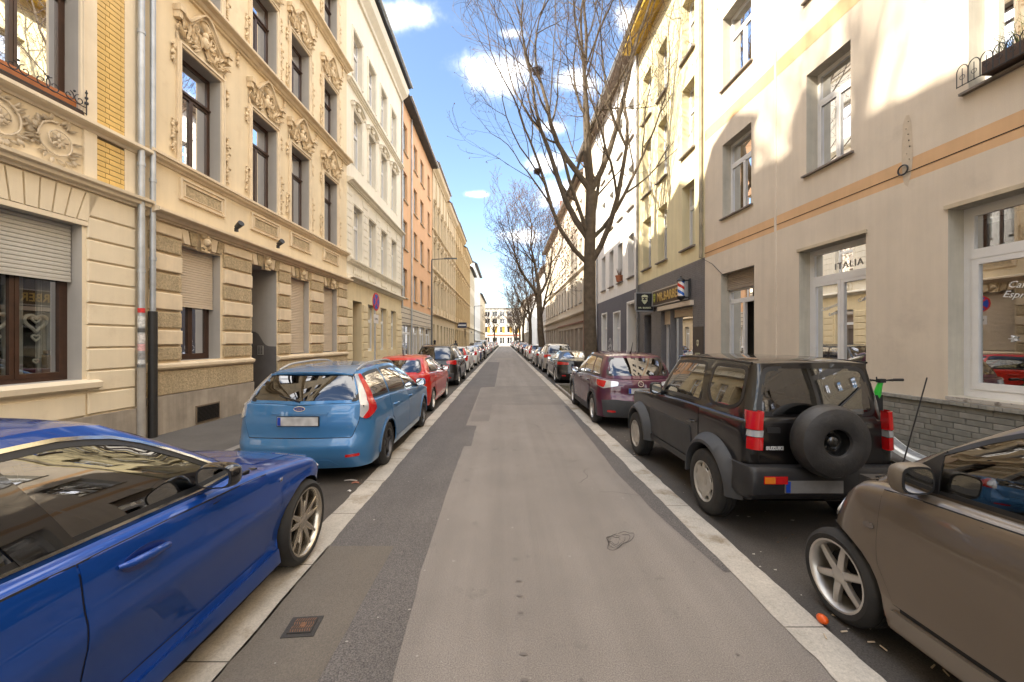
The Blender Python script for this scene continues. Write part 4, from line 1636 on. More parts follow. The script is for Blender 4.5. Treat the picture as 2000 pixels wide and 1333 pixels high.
KINDS = {
    'crossover': dict(spec=dict(L=4.21, W=1.765, yf=1.30, yr=-1.304, rw=0.335, ra=0.37, sill=0.24,
                                zsh=[(-2.1, 1.03), (-1.7, 1.06), (-0.8, 1.05), (0.3, 1.01), (0.95, 0.99), (1.5, 0.95), (1.9, 0.87), (2.1, 0.78)],
                                rend=[(0.15, 0.10), (0.3, 0.03), (0.5, 0.0), (0.62, 0.01), (0.66, 0.05), (0.85, 0.06), (1.05, 0.10), (1.3, 0.2)],
                                tumble=[(0.15, 0.05), (0.3, 0.01), (0.6, 0.0), (0.75, 0.012), (0.95, 0.04), (1.2, 0.09)],
                                yh=0.98, yt=-1.90, yrf=0.18, yrr=-1.58, wr=0.60, rtaper=0.94,
                                roofz=[(-1.9, 1.42), (-1.58, 1.50), (-1.0, 1.545), (-0.3, 1.56), (0.18, 1.51), (0.6, 1.3), (0.98, 1.05)],
                                crown=0.04, rcrown=0.045, Rr=0.34, br=0.07, bulge=0.035),
                      side=[(0.02, 0.80, -0.05, 0.30), (-0.90, -0.05, -0.86, -0.12), (-1.62, -1.00, -1.36, -0.94)],
                      rear=(0.66, 1.10, 0.55, 1.475, [0.10, 0.10, 0.07, 0.07]), doors=[(-0.08, 0.86), (-1.02, -0.09)], handles=(0.06, -0.84), hz=0.93,
                      tail=[('tail_light', [(0.50, -2.04, 0.98), (0.50, -2.04, 0.90), (0.80, -1.96, 0.84), (0.87, -1.72, 0.90), (0.85, -1.62, 1.035), (0.75, -1.9, 1.02)], M_WHLENS),
                            ('tail_light', [(0.74, -1.98, 1.0), (0.78, -1.96, 0.86), (0.87, -1.78, 0.90), (0.86, -1.72, 1.02)], M_REDLENS)], plate=0.80, clad=0.60, hl=0.78, my=0.76, aerial=1, rg=M_CARGLASSDK),
    'hatch': dict(spec=dict(L=4.05, W=1.74, yf=1.20, yr=-1.27, rw=0.305, ra=0.34, sill=0.20,
                            zsh=[(-2.0, 1.00), (-1.6, 1.02), (-0.8, 0.99), (0.3, 0.95), (0.95, 0.93), (1.5, 0.86), (1.85, 0.76), (2.0, 0.68)],
                            yh=0.98, yt=-1.82, yrf=0.10, yrr=-1.30, wr=0.55, rtaper=0.93,
                            roofz=[(-1.8, 1.18), (-1.30, 1.375), (-0.8, 1.42), (-0.3, 1.425), (0.1, 1.385), (0.6, 1.18), (0.98, 0.98)],
                            crown=0.04, rcrown=0.04, Rr=0.36, br=0.10, rwbow=0.10, rhbow=0.08, bulge=0.03),
                  side=[(-0.05, 0.78, -0.12, 0.22), (-1.30, -0.12, -1.06, -0.19)], rear=(0.62, 1.04, 0.50, 1.345, [0.10, 0.10, 0.06, 0.06]),
                  doors=[(-0.15, 0.86), (-1.05, -0.16)], handles=(0.0, -0.90), hz=0.86,
                  tail=[('tail_light', [(0.62, -1.90, 0.98), (0.68, -1.9, 0.80), (0.84, -1.76, 0.80), (0.84, -1.55, 0.98), (0.72, -1.66, 1.10)], M_REDLENS)], plate=0.62, hl=0.70, my=0.76, rg=M_CARGLASSDK, aerial=1),
    'suv': dict(spec=dict(L=4.45, W=1.85, yf=1.36, yr=-1.30, rw=0.35, ra=0.385, sill=0.26,
                          zsh=[(-2.2, 1.06), (-1.8, 1.10), (-0.8, 1.08), (0.3, 1.05), (1.05, 1.03), (1.6, 0.97), (2.0, 0.88), (2.2, 0.80)],
                          yh=1.05, yt=-2.02, yrf=0.30, yrr=-1.72, wr=0.62, rtaper=0.95,
                          roofz=[(-2.0, 1.50), (-1.72, 1.60), (-1.0, 1.645), (-0.3, 1.65), (0.3, 1.59), (0.7, 1.35), (1.05, 1.1)],
                          crown=0.04, rcrown=0.04, Rr=0.30, br=0.06, bulge=0.035),
                side=[(0.06, 0.90, -0.02, 0.40), (-0.94, 0.00, -0.90, -0.09), (-1.84, -1.03, -1.56, -0.98)], rear=(0.70, 1.12, 0.58, 1.57, [0.08, 0.08, 0.06, 0.06]),
                doors=[(-0.02, 0.93), (-1.06, -0.03)], handles=(0.12, -0.86), hz=0.96, dz=0.42,
                tail=[('tail_light', [(0.50, -2.14, 1.04), (0.50, -2.14, 0.93), (0.86, -2.0, 0.88), (0.91, -1.80, 0.96), (0.88, -1.76, 1.08)], M_REDLENS)], plate=0.86, clad=0.56, hl=0.82, my=0.84, rails=1, rg=M_CARGLASSDK),
    'tallwagon': dict(spec=dict(L=4.40, W=1.78, yf=1.32, yr=-1.30, rw=0.31, ra=0.345, sill=0.21,
                                zsh=[(-2.18, 1.02), (-1.8, 1.04), (-0.8, 1.00), (0.3, 0.97), (1.05, 0.95), (1.6, 0.88), (2.0, 0.78), (2.18, 0.70)],
                                yh=1.1, yt=-2.06, yrf=0.25, yrr=-1.86, wr=0.60, rtaper=0.96,
                                roofz=[(-2.1, 1.40), (-1.86, 1.46), (-1.0, 1.50), (-0.3, 1.50), (0.25, 1.45), (0.7, 1.24), (1.1, 1.0)],
                                crown=0.03, rcrown=0.04, Rr=0.22, br=0.05, bulge=0.02),
                      side=[(0.06, 0.90, -0.02, 0.36), (-0.94, 0.00, -0.90, -0.09), (-1.90, -1.03, -1.76, -0.98)], rear=(0.62, 1.05, 0.54, 1.42, [0.06, 0.06, 0.05, 0.05]),
                      doors=[(-0.02, 0.93), (-1.06, -0.03)], handles=(0.12, -0.86), hz=0.88,
                      tail=[('tail_light', [(0.69, -2.15, 0.72), (0.80, -2.06, 0.70), (0.84, -1.98, 0.95), (0.64, -1.90, 1.44), (0.60, -2.0, 1.44), (0.68, -2.12, 1.0)], M_REDLENS)], plate=0.84, hl=0.70, my=0.84, rg=M_CARGLASSDK),
    'saloon': dict(spec=dict(L=4.62, W=1.81, yf=1.50, yr=-1.30, rw=0.33, ra=0.36, sill=0.20,
                             zsh=[(-2.3, 1.00), (-1.9, 1.04), (-1.3, 1.02), (-0.3, 0.98), (0.6, 0.95), (0.95, 0.93), (1.5, 0.86), (2.0, 0.77), (2.3, 0.68)],
                             yh=0.86, yt=-1.78, yrf=0.0, yrr=-1.05, wr=0.55, roofz=[(-1.8, 1.12), (-1.05, 1.36), (-0.6, 1.39), (-0.2, 1.385), (0.0, 1.36), (0.4, 1.2), (0.86, 0.99)],
                             crown=0.045, rcrown=0.03, wbow=0.24, Rf=0.42, bf=0.2, rwbow=0.10, rhbow=0.08),
                   side=[(-0.40, 0.68, -0.50, 0.08), (-1.45, -0.48, -1.0, -0.58)], rear=(0.60, 1.12, 0.48, 1.325, 0.08),
                   doors=[(-0.42, 0.92), (-1.35, -0.43)], handles=(-0.24, -1.18), hz=0.85,
                   tail=[('tail_light', [(0.42, -2.25, 0.93), (0.42, -2.25, 0.83), (0.84, -2.05, 0.84), (0.89, -1.84, 0.90), (0.86, -1.86, 0.97)], M_REDLENS)], plate=0.66, hl=0.66, my=0.62),
    'van': dict(spec=dict(L=4.9, W=1.92, yf=1.6, yr=-1.40, rw=0.34, ra=0.375, sill=0.24,
                          zsh=[(-2.4, 1.10), (0.3, 1.08), (1.3, 1.06), (1.7, 1.02), (2.2, 0.94), (2.4, 0.86)],
                          yh=1.66, yt=-2.34, yrf=0.95, yrr=-2.28, wr=0.76, rtaper=0.98,
                          roofz=[(-2.4, 1.90), (-1.86, 1.93), (-1.0, 1.95), (0.3, 1.94), (0.95, 1.88), (1.3, 1.5), (1.7, 1.2)],
                          crown=0.03, rcrown=0.04, Rr=0.12, br=0.03, bulge=0.02),
                side=[(0.66, 1.40, 0.58, 0.95), (-0.74, 0.56, -0.70, 0.50)], rear=(0.68, 1.18, 0.60, 1.82, 0.06),
                doors=[(0.56, 1.45)], handles=(0.70,), hz=1.0,
                tail=[('tail_light', [(0.80, -2.36, 0.80), (0.90, -2.30, 0.80), (0.88, -2.28, 1.2), (0.80, -2.36, 1.2)], M_REDLENS)], plate=0.60, hl=0.86, my=1.4),
}
# ================================================================== building kit
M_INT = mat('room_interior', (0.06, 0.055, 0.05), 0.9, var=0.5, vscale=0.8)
M_CURT = mat('net_curtain', (0.62, 0.62, 0.60), 0.85, var=0.12, vscale=9)
M_GLASS = glass_mat('window_glass', (0.70, 0.74, 0.74), 3.2, 1.5, wav=0.02)
M_SHOPGLASS = glass_mat('shop_glass', (0.66, 0.68, 0.64), 3.6, 1.5, wav=0.008)
M_BROWN = mat('brown_window_wood', (0.055, 0.026, 0.015), 0.4, var=0.25, vscale=6)
M_WHITEW = mat('white_window_frame', (0.74, 0.74, 0.74), 0.35, var=0.05)
M_ZINC = mat('zinc', (0.42, 0.44, 0.46), 0.42, metal=0.5, var=0.2, vscale=3)
M_SLATE = mat('roof_slate', (0.05, 0.05, 0.055), 0.7, var=0.3, vscale=3)
M_TILE = mat('roof_tile', (0.22, 0.075, 0.04), 0.75, var=0.3, vscale=5)
M_SHUT = mat('roller_shutter_cream', (0.62, 0.52, 0.40), 0.5, var=0.06, vscale=3)
M_SHUTG = mat('roller_shutter_grey', (0.52, 0.50, 0.45), 0.5, var=0.06, vscale=3)
M_EAVE = mat('brown_eaves', (0.15, 0.11, 0.085), 0.7, var=0.2, vscale=2)
M_ROUGH = mat('rough_stucco', (0.56, 0.44, 0.27), 0.9, var=0.28, vscale=22, bump=1.0, bscale=34, bdist=0.04, streak=0.2)
M_SILLST = mat('sill_stone', (0.50, 0.42, 0.30), 0.75, var=0.15, vscale=5, bump=0.1)
M_CONC = mat('grey_plinth_render', (0.36, 0.31, 0.25), 0.85, var=0.22, vscale=2.2, bump=0.25, bscale=60, streak=0.22)
WMESH = {}


class House:
    def __init__(s, name, label, side, Y0, Y1, X0, X1, H, group=None):
        s.side, s.Y0, s.Y1, s.H = side, Y0, Y1, H
        s.len = math.hypot(X1 - X0, Y1 - Y0)
        if side == 'L':
            o, d = Vector((X1, Y1)), Vector((X0 - X1, Y0 - Y1))
        else:
            o, d = Vector((X0, Y0)), Vector((X1 - X0, Y1 - Y0))
        s.root = thing(name, label, 'house', (o.x, o.y, 0), math.atan2(d.y, d.x), group)

    def u(s, Y):
        return ((s.Y1 - Y) if s.side == 'L' else (Y - s.Y0)) * s.len / (s.Y1 - s.Y0)

    def r(s, a, b):
        a, b = s.u(a), s.u(b)
        return (a, b) if a < b else (b, a)

    def wall(s, name, u0, u1, h0, h1, ops, m, d=0.0, reveal=0.22, rm=None, parent=None):
        """front sheet with openings (ua, ub, za, zb[, reveal]); reveals run inwards"""
        us = sorted({u0, u1, *[x for o in ops for x in o[:2]]})
        hs = sorted({h0, h1, *[x for o in ops for x in o[2:4]]})
        us = [x for x in us if u0 - 1e-6 <= x <= u1 + 1e-6]
        hs = [x for x in hs if h0 - 1e-6 <= x <= h1 + 1e-6]
        b = MB()
        for ua, ub in zip(us, us[1:]):
            run = None
            for ha, hb in zip(hs, hs[1:]):
                cu, ch = (ua + ub) / 2, (ha + hb) / 2
                if any(o[0] < cu < o[1] and o[2] < ch < o[3] for o in ops):
                    if run:
                        b.face((ua, d, run[0]), (ub, d, run[0]), (ub, d, run[1]), (ua, d, run[1]))
                    run = None
                else:
                    run = (run[0] if run else ha, hb)
            if run:
                b.face((ua, d, run[0]), (ub, d, run[0]), (ub, d, run[1]), (ua, d, run[1]))
        w = b.build(name, m, parent or s.root)
        for o in ops:
            ua, ub, za, zb = o[:4]
            q = d - (o[4] if len(o) > 4 else reveal)
            rv = MB()
            rv.face((ua, d, za), (ua, q, za), (ua, q, zb), (ua, d, zb))
            rv.face((ub, d, za), (ub, q, za), (ub, q, zb), (ub, d, zb))
            rv.face((ua, d, zb), (ub, d, zb), (ub, q, zb), (ua, q, zb))
            rv.face((ua, d, za), (ub, d, za), (ub, q, za), (ua, q, za))
            rv.build('reveal', rm or m, w)
        return w

    def box(s, name, u0, u1, d0, d1, h0, h1, m, parent=None):
        return MB().box(u0, u1, d0, d1, h0, h1).build(name, m, parent or s.root)

    def cornice(s, name, u0, u1, h, prof, m, parent=None):
        """prof: (depth, height) points bottom to top, swept along the front"""
        b = MB()
        b.grid([[(u, d, h + z) for d, z in prof] for u in (u0, u1)])
        for u in (u0, u1):
            b.face(*[(u, d, h + z) for d, z in prof], (u, 0 if prof[-1][0] > 0 else prof[-1][0], h + prof[-1][1]))
        return b.build(name, m, parent or s.root)

    def shell(s, H, roofm, depth=10.0, rise=3.4, over=0.45, gutter=True, wallm=None, ridge=5.0):
        wm = wallm or M_CONC
        b = MB()
        L = s.len
        for u in (0.0, L):
            b.face((u, 0, 0), (u, -depth, 0), (u, -depth, H), (u, 0, H))
        b.face((0, -depth, 0), (L, -depth, 0), (L, -depth, H), (0, -depth, H))
        b.build('side_wall', wm, s.root)
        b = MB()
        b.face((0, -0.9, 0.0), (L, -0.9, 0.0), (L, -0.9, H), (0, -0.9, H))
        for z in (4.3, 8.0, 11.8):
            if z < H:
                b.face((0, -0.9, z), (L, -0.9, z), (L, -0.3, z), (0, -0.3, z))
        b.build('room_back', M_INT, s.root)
        b = MB()
        prof = [(over - 0.02, H - 0.05), (over, H + 0.04), (-ridge, H + rise), (-depth - 0.3, H - 0.2)]
        b.grid([[(u, d, z) for d, z in prof] for u in (0, L)])
        b.face((0, 0, H - 0.05), (L, 0, H - 0.05), (L, over, H - 0.05), (0, over, H - 0.05))
        for u in (0, L):
            b.face((u, over, H), (u, -ridge, H + rise), (u, -depth - 0.3, H - 0.2))
        r = b.build('roof', roofm, s.root)
        if gutter:
            g = MB()
            rows = []
            for u in (0.02, L - 0.02):
                rows.append([(u, over + 0.01 + 0.07 * math.cos(PI + PI * k / 6) + 0.07, H + 0.03 + 0.07 * math.sin(PI + PI * k / 6)) for k in range(7)])
            g.grid(rows)
            g.build('gutter', M_ZINC, r, True)
        return r

    def dormer(s, u0, u1, H, hh, over=0.1, m=None, roof=None):
        b = MB()
        d = -0.35
        b.box(u0, u1, -3.5, d, H - 0.2, H + hh)
        um = (u0 + u1) / 2
        b.face((u0 - over, d + 0.15, H + hh), (um, d + 0.15, H + hh + 0.5), (um, -3.6, H + hh + 0.5), (u0 - over, -3.6, H + hh))
        b.face((u1 + over, d + 0.15, H + hh), (um, d + 0.15, H + hh + 0.5), (um, -3.6, H + hh + 0.5), (u1 + over, -3.6, H + hh))
        b.face((u0 - over, d, H + hh), (um, d, H + hh + 0.5), (u1 + over, d, H + hh))
        o = b.build('dormer', m or M_SLATE, roof or s.root)
        return o

    # ---- windows
    def window(s, u0, u1, z0, z1, st, d=-0.20, shut=0.0, curtain=None, name='window', label=None, split=False, tilt=False):
        """st: dict(m, tr, cols, fw, glass); tr = transom height fraction"""
        w, h = round(u1 - u0, 3), round(z1 - z0, 3)
        key = (w, h, st['id'], split)
        if key not in WMESH:
            WMESH[key] = window_meshes(w, h, st, split)
        fr, panes, = WMESH[key]
        o = put(name, fr, s.root, (u0, d, z0))
        if label:
            o['label'] = label
        for pm in panes:
            put('pane', pm, o)
        if curtain:
            ck = (w, h, 'c', curtain)
            if ck not in WMESH:
                WMESH[ck] = curtain_mesh(w, h, curtain)
            put('curtain', WMESH[ck], o)
        return o

    def sill(s, u0, u1, z, m, parent=None, out=0.10, th=0.06, ext=0.07, d=-0.2):
        b = MB()
        b.face((u0 - ext, out, z - th), (u1 + ext, out, z - th), (u1 + ext, out, z - 0.012), (u0 - ext, out, z - 0.012))
        b.face((u0 - ext, out, z - 0.012), (u1 + ext, out, z - 0.012), (u1 + ext, 0, z + 0.0), (u0 - ext, 0, z + 0.0))
        b.face((u0, 0, z), (u1, 0, z), (u1, d, z + 0.012), (u0, d, z + 0.012))
        b.face((u0 - ext, 0, z - th), (u1 + ext, 0, z - th), (u1 + ext, out, z - th), (u0 - ext, out, z - th))
        for u in (u0 - ext, u1 + ext):
            b.face((u, 0, z - th), (u, out, z - th), (u, out, z - 0.012), (u, 0, z))
        return b.build('window_sill', m, parent or s.root)

    def shutter(s, u0, u1, z0, z1, m, d=-0.12, pitch=0.055, slats=False, parent=None):
        par = parent or s.root
        n = int(round((z1 - z0) / pitch))
        p = (z1 - z0) / n
        prof = [(0.0, 0.0), (0.010, 0.006), (0.014, p * 0.5), (0.010, p - 0.010), (0.0, p - 0.004), (-0.002, p)]
        if slats:
            b = MB()
            b.grid([[(x, y, z) for y, z in prof] for x in (0, u1 - u0)])
            me = b.mesh('slat', m, True)
            box = thing('roller_shutter', None, None)
            box.parent = par
            for k in range(n):
                put('slat', me, box, (u0, d, z0 + k * p))
            MB().box(0.0, u1 - u0, -0.004, 0.018, -0.035, 0.0).build('bottom_rail', m, box, loc=(u0, d, z0))
            return box
        b = MB()
        for k in range(n):
            b.grid([[(x, d + y, z0 + k * p + z) for y, z in prof] for x in (u0, u1)])
        b.box(u0, u1, d - 0.004, d + 0.018, z0 - 0.035, z0)
        return b.build('roller_shutter', m, par, True)

    def pipe(s, u, h0, h1, m=None, d=0.09, r=0.055, joints=(), name='downpipe', parent=None):
        b = MB()
        b.tube([(u, d, h0), (u, d, h1)], r, 12)
        for j in joints:
            b.tube([(u, d, j - 0.03), (u, d, j + 0.03)], r + 0.010, 12)
        return b.build(name, m or M_ZINC, parent or s.root, True)

    def stones(s, boxes, m, name='stone_block', depth=0.05, cham=0.015, d=0.0):
        """boxes: (u0, u1, h0, h1); each one its own object"""
        out = []
        for (a, b_, c, e) in boxes:
            b = MB().cbox(a, b_, d - 0.01, d + depth, c, e, cham)
            out.append(b.build(name, m, s.root))
        return out

    def architrave(s, u0, u1, z0, z1, w, m, depth=0.07, sill=False, name='window_moulding'):
        b = MB()
        outl = [(u0 - w, z0), (u0 - w, z1 + w), (u1 + w, z1 + w), (u1 + w, z0)]
        inn = [(u0, z0), (u0, z1), (u1, z1), (u1, z0)]
        rows = []
        for t, dd in ((0, 0.0), (0.0, depth * 0.55), (0.25, depth * 0.6), (0.3, depth), (0.55, depth), (0.62, depth * 0.6), (0.95, depth * 0.5), (1.0, -0.0)):
            rows.append([(a[0] + (c[0] - a[0]) * t, dd, a[1] + (c[1] - a[1]) * t) for a, c in zip(outl, inn)])
        b.grid(rows)
        return b.build(name, m, s.root)


def window_meshes(w, h, st, split):
    b = MB()
    fw, m = st.get('fw', 0.06), st['m']
    t = st.get('th', 0.06)

    def bar(x0, x1, z0, z1, y0=-0.05, y1=0.0):
        b.box(x0, x1, y0, y1, z0, z1)
    # outer frame
    bar(0, fw, 0, h)
    bar(w - fw, w, 0, h)
    bar(fw, w - fw, 0, fw * 1.1)
    bar(fw, w - fw, h - fw, h)
    tr = st.get('tr')
    glass = []
    zt = h - fw
    z_low = fw * 1.1
    if tr:
        zc = h * tr
        bar(fw, w - fw, zc - t * 0.55, zc + t * 0.55, -0.05, 0.015)
        if st.get('orn'):
            bar(fw * 0.4, w - fw * 0.4, zc - t * 0.3, zc + t * 0.35, 0.0, 0.045)
        s2 = 0.03
        # upper light
        for x0, x1 in ((fw, fw + s2), (w - fw - s2, w - fw)):
            bar(x0, x1, zc + t * 0.55, zt, -0.04, 0.006)
        bar(fw + s2, w - fw - s2, zt - s2, zt, -0.04, 0.006)
        bar(fw + s2, w - fw - s2, zc + t * 0.55, zc + t * 0.55 + s2, -0.04, 0.006)
        glass.append((fw + s2, w - fw - s2, zc + t * 0.55 + s2, zt - s2))
        zt = zc - t * 0.55
    cols = st.get('cols', 2)
    sw = st.get('sash', 0.045)
    x = fw
    cw = (w - 2 * fw) / cols
    for k in range(cols):
        a, c = fw + k * cw, fw + (k + 1) * cw
        g = 0.004
        bar(a + g, a + g + sw, z_low, zt, -0.045, 0.010)
        bar(c - g - sw, c - g, z_low, zt, -0.045, 0.010)
        bar(a + g + sw, c - g - sw, z_low, z_low + sw * 1.2, -0.045, 0.010)
        bar(a + g + sw, c - g - sw, zt - sw, zt, -0.045, 0.010)
        glass.append((a + g + sw, c - g - sw, z_low + sw * 1.2, zt - sw))
    fr = b.mesh('window', m)
    panes = []
    if split:
        for q in glass:
            p = MB()
            p.face((q[0], -0.022, q[2]), (q[1], -0.022, q[2]), (q[1], -0.022, q[3]), (q[0], -0.022, q[3]))
            panes.append(p.mesh('pane', st.get('glass', M_GLASS)))
    else:
        p = MB()
        for q in glass:
            p.face((q[0], -0.022, q[2]), (q[1], -0.022, q[2]), (q[1], -0.022, q[3]), (q[0], -0.022, q[3]))
        panes.append(p.mesh('pane', st.get('glass', M_GLASS)))
    return fr, panes


def curtain_mesh(w, h, kind):
    b = MB()

    def drape(x0, x1, z0, z1, y=-0.12, amp=0.018, wl=0.09):
        n = max(6, int((x1 - x0) / (wl / 5)))
        rows = []
        for z in (z0, z1):
            rows.append([(x0 + (x1 - x0) * k / n, y + amp * math.sin(k * 2 * PI / 5), z) for k in range(n + 1)])
        b.grid(rows)
    if kind == 'full':
        drape(0.02, w - 0.02, 0.02, h - 0.02)
    elif kind == 'sides':
        drape(0.02, w * 0.26, 0.02, h - 0.02)
        drape(w * 0.74, w - 0.02, 0.02, h - 0.02)
    elif kind == 'half':
        drape(0.02, w - 0.02, 0.02, h * 0.48)
    elif kind == 'top':
        drape(0.02, w - 0.02, h * 0.5, h - 0.02)
    return b.mesh('curtain', M_CURT, True)


ST_BROWN = dict(id='brown', m=M_BROWN, tr=0.70, cols=2, fw=0.05, sash=0.04, orn=1)
ST_BROWN2 = dict(id='brown2', m=M_BROWN, tr=None, cols=2, fw=0.06, sash=0.05)
ST_WHITE = dict(id='white', m=M_WHITEW, tr=0.70, cols=2, fw=0.055, sash=0.045)
ST_WHITE1 = dict(id='white1', m=M_WHITEW, tr=0.66, cols=1, fw=0.06, sash=0.045)
ST_PLAIN = dict(id='plain', m=M_WHITEW, tr=None, cols=1, fw=0.06, sash=0.05)
ST_SHOP = dict(id='shop', m=M_WHITEW, tr=0.76, cols=2, fw=0.085, sash=0.065, glass=M_SHOPGLASS, th=0.10)
ST_SHOP1 = dict(id='shop1', m=M_WHITEW, tr=0.745, cols=1, fw=0.10, sash=0.08, glass=M_SHOPGLASS, th=0.10)


# ---- carved stucco ornaments
def jitter(b, amp, sc, seed=0.0):
    out = []
    for v in b.v:
        p = Vector(v)
        n = noise.noise_vector(p * sc + Vector((seed, seed * 2, 0)))
        out.append(tuple(p + n * amp))
    b.v = out


def spiral(b, c, r0, turns, sgn, th, y=0.03, a0=0.0, n=26, grow=0.9):
    pts, rad = [], []
    for k in range(n + 1):
        t = k / n
        a = a0 + sgn * turns * 2 * PI * t
        r = r0 * (1 - grow * t)
        pts.append((c[0] + r * math.cos(a), y + 0.02 * t, c[1] + r * math.sin(a)))
        rad.append(th * (1 - 0.45 * t))
    b.tube(pts, rad, 6)


def leaf(b, x, z, a, l, w, y=0.03, th=0.02):
    ca, sa = math.cos(a), math.sin(a)
    rows = []
    for k in range(6):
        t = k / 5
        ww = w * math.sin(PI * min(1, t * 0.9 + 0.08)) * (1 - 0.3 * t)
        cx, cz = x + ca * l * t, z + sa * l * t
        yy = y + th * math.sin(PI * t) + (0.02 * t)
        rows.append([(cx - sa * ww, yy - 0.02, cz + ca * ww), (cx - sa * ww * 0.5, yy + 0.012, cz + ca * ww * 0.5), (cx, yy - 0.004, cz),
                     (cx + sa * ww * 0.5, yy + 0.012, cz - ca * ww * 0.5), (cx + sa * ww, yy - 0.02, cz - ca * ww)])
    b.grid(rows)


def sweep_box(b, pts, w, d0, d1):
    """flat moulding following points (x, z), raised from d0 to d1"""
    rows = []
    n = len(pts)
    for k in range(n):
        x0, z0 = pts[max(k - 1, 0)]
        x1, z1 = pts[min(k + 1, n - 1)]
        l = math.hypot(x1 - x0, z1 - z0) or 1
        nx, nz = -(z1 - z0) / l, (x1 - x0) / l
        x, z = pts[k]
        rows.append([(x - nx * w, d0, z - nz * w), (x - nx * w, d1 * 0.5, z - nz * w), (x - nx * w * 0.2, d1 * 0.62, z - nz * w * 0.2), (x, d1, z), (x + nx * w, d1 * 1.05, z + nz * w), (x + nx * w * 1.1, d0, z + nz * w * 1.1)])
    b.grid(rows)


def cartouche_mesh(w, h, m):
    """swan-neck gable full of foliage over a window; x in -w/2..w/2, z from 0"""
    b = MB()
    rr = random.Random(3)
    P = []
    for k in range(25):
        t = k / 24 * 2 - 1
        z = h * (0.52 + 0.40 * math.exp(-(t / 0.42)**2) - 0.10 * math.exp(-((abs(t) - 0.72) / 0.2)**2) + 0.06 * abs(t)**6)
        P.append((t * w * 0.5, z))
    sweep_box(b, P, 0.035, 0.0, 0.20)
    sweep_box(b, [(x, z - 0.075) for x, z in P], 0.018, 0.0, 0.13)
    for sg in (-1, 1):
        b.box(sg * w * 0.5 - 0.06, sg * w * 0.5 + 0.06, 0, 0.22, h * 0.50, h * 0.62)
        b.box(sg * w * 0.5 - 0.045, sg * w * 0.5 + 0.045, 0, 0.17, h * 0.36, h * 0.50)
        spiral(b, (sg * w * 0.46, h * 0.22), 0.10, 1.4, sg, 0.025, 0.05, PI / 2)
        spiral(b, (sg * w * 0.30, h * 0.16), 0.12, 1.5, -sg, 0.024, 0.06, PI / 2)
        spiral(b, (sg * w * 0.16, h * 0.50), 0.11, 1.3, sg, 0.022, 0.09, -PI / 2)
        leaf(b, sg * w * 0.48, h * 0.12, -PI / 2, 0.22, 0.035, 0.03)
        for k in range(22):
            x_ = 0.05 + rr.random() * w * 0.40
            leaf(b, sg * x_, h * (0.05 + 0.30 * rr.random()), PI / 2 - sg * rr.uniform(-0.6, 1.7), 0.15 + 0.10 * rr.random(), 0.035, 0.05 + 0.06 * rr.random(), 0.03)
        for k in range(9):
            a = (0.15 + 0.09 * k) * PI
            leaf(b, sg * 0.06, h * 0.22, PI / 2 - sg * (a - PI * 0.1), 0.26 + 0.10 * rr.random(), 0.05, 0.05 + 0.03 * rr.random())
        for k in range(16):
            b.ball((sg * (0.08 + rr.random() * w * 0.36), 0.05 + 0.06 * rr.random(), h * (0.06 + 0.34 * rr.random())), 0.016 + 0.014 * rr.random(), 6)
    # shell with ribs
    for k in range(9):
        a = PI * (0.08 + 0.84 * k / 8)
        leaf(b, 0, h * 0.58, a, 0.20, 0.035, 0.12, 0.04)
    b.ball((0, 0.11, h * 0.52), 0.075, 10)
    b.ball((0, 0.10, h * 0.36), 0.11, 10, (0.85, 0.8, 1.25))
    b.ball((0, 0.185, h * 0.34), 0.022, 6)
    jitter(b, 0.010, 22)
    return b.mesh('carved_gable', m, True)


def garland_mesh(h, m, seed=1):
    b = MB()
    rr = random.Random(seed)
    n = int(h / 0.055)
    for k in range(n):
        t = k / n
        r = 0.020 + 0.030 * abs(math.sin(t * PI * 3.2)) * rr.uniform(0.7, 1.1)
        b.ball((rr.uniform(-0.02, 0.02), 0.02, -t * h), r, 6, (1, 0.8, 1.1))
        if k % 3 == 0:
            leaf(b, 0, -t * h, rr.choice((-1, 1)) * 0.9 - PI / 2, 0.10, 0.022, 0.02)
    spiral(b, (0, -h), 0.05, 1.2, 1, 0.014, 0.03)
    b.tube([(0, 0.01, 0.02), (0, 0.012, -h)], 0.008, 5)
    jitter(b, 0.008, 25)
    return b.mesh('garland', m, 'full')


def frieze_mesh(w, h, m):
    b = MB()
    n = int(round(w / (h * 1.05)))
    p = w / n
    rr = random.Random(5)
    for k in range(n):
        cx = -w / 2 + (k + 0.5) * p
        sg = 1 if k % 2 else -1
        spiral(b, (cx, h * 0.5), h * 0.40, 1.5, sg, 0.015, 0.03, PI / 2, grow=0.66)
        for q in range(8):
            leaf(b, cx, h * 0.5, 2 * PI * q / 8, h * 0.17, 0.022, 0.035)
        b.ball((cx, 0.045, h * 0.5), 0.03, 8)
        for q in range(34):
            a = rr.random() * 2 * PI
            leaf(b, cx + h * rr.uniform(0.28, 0.46) * math.cos(a), h * 0.5 + h * 0.40 * math.sin(a), a + rr.uniform(-0.9, 0.9), h * 0.17, 0.020, 0.02)
    jitter(b, 0.010, 20)
    return b.mesh('carved_frieze', m, 'full')


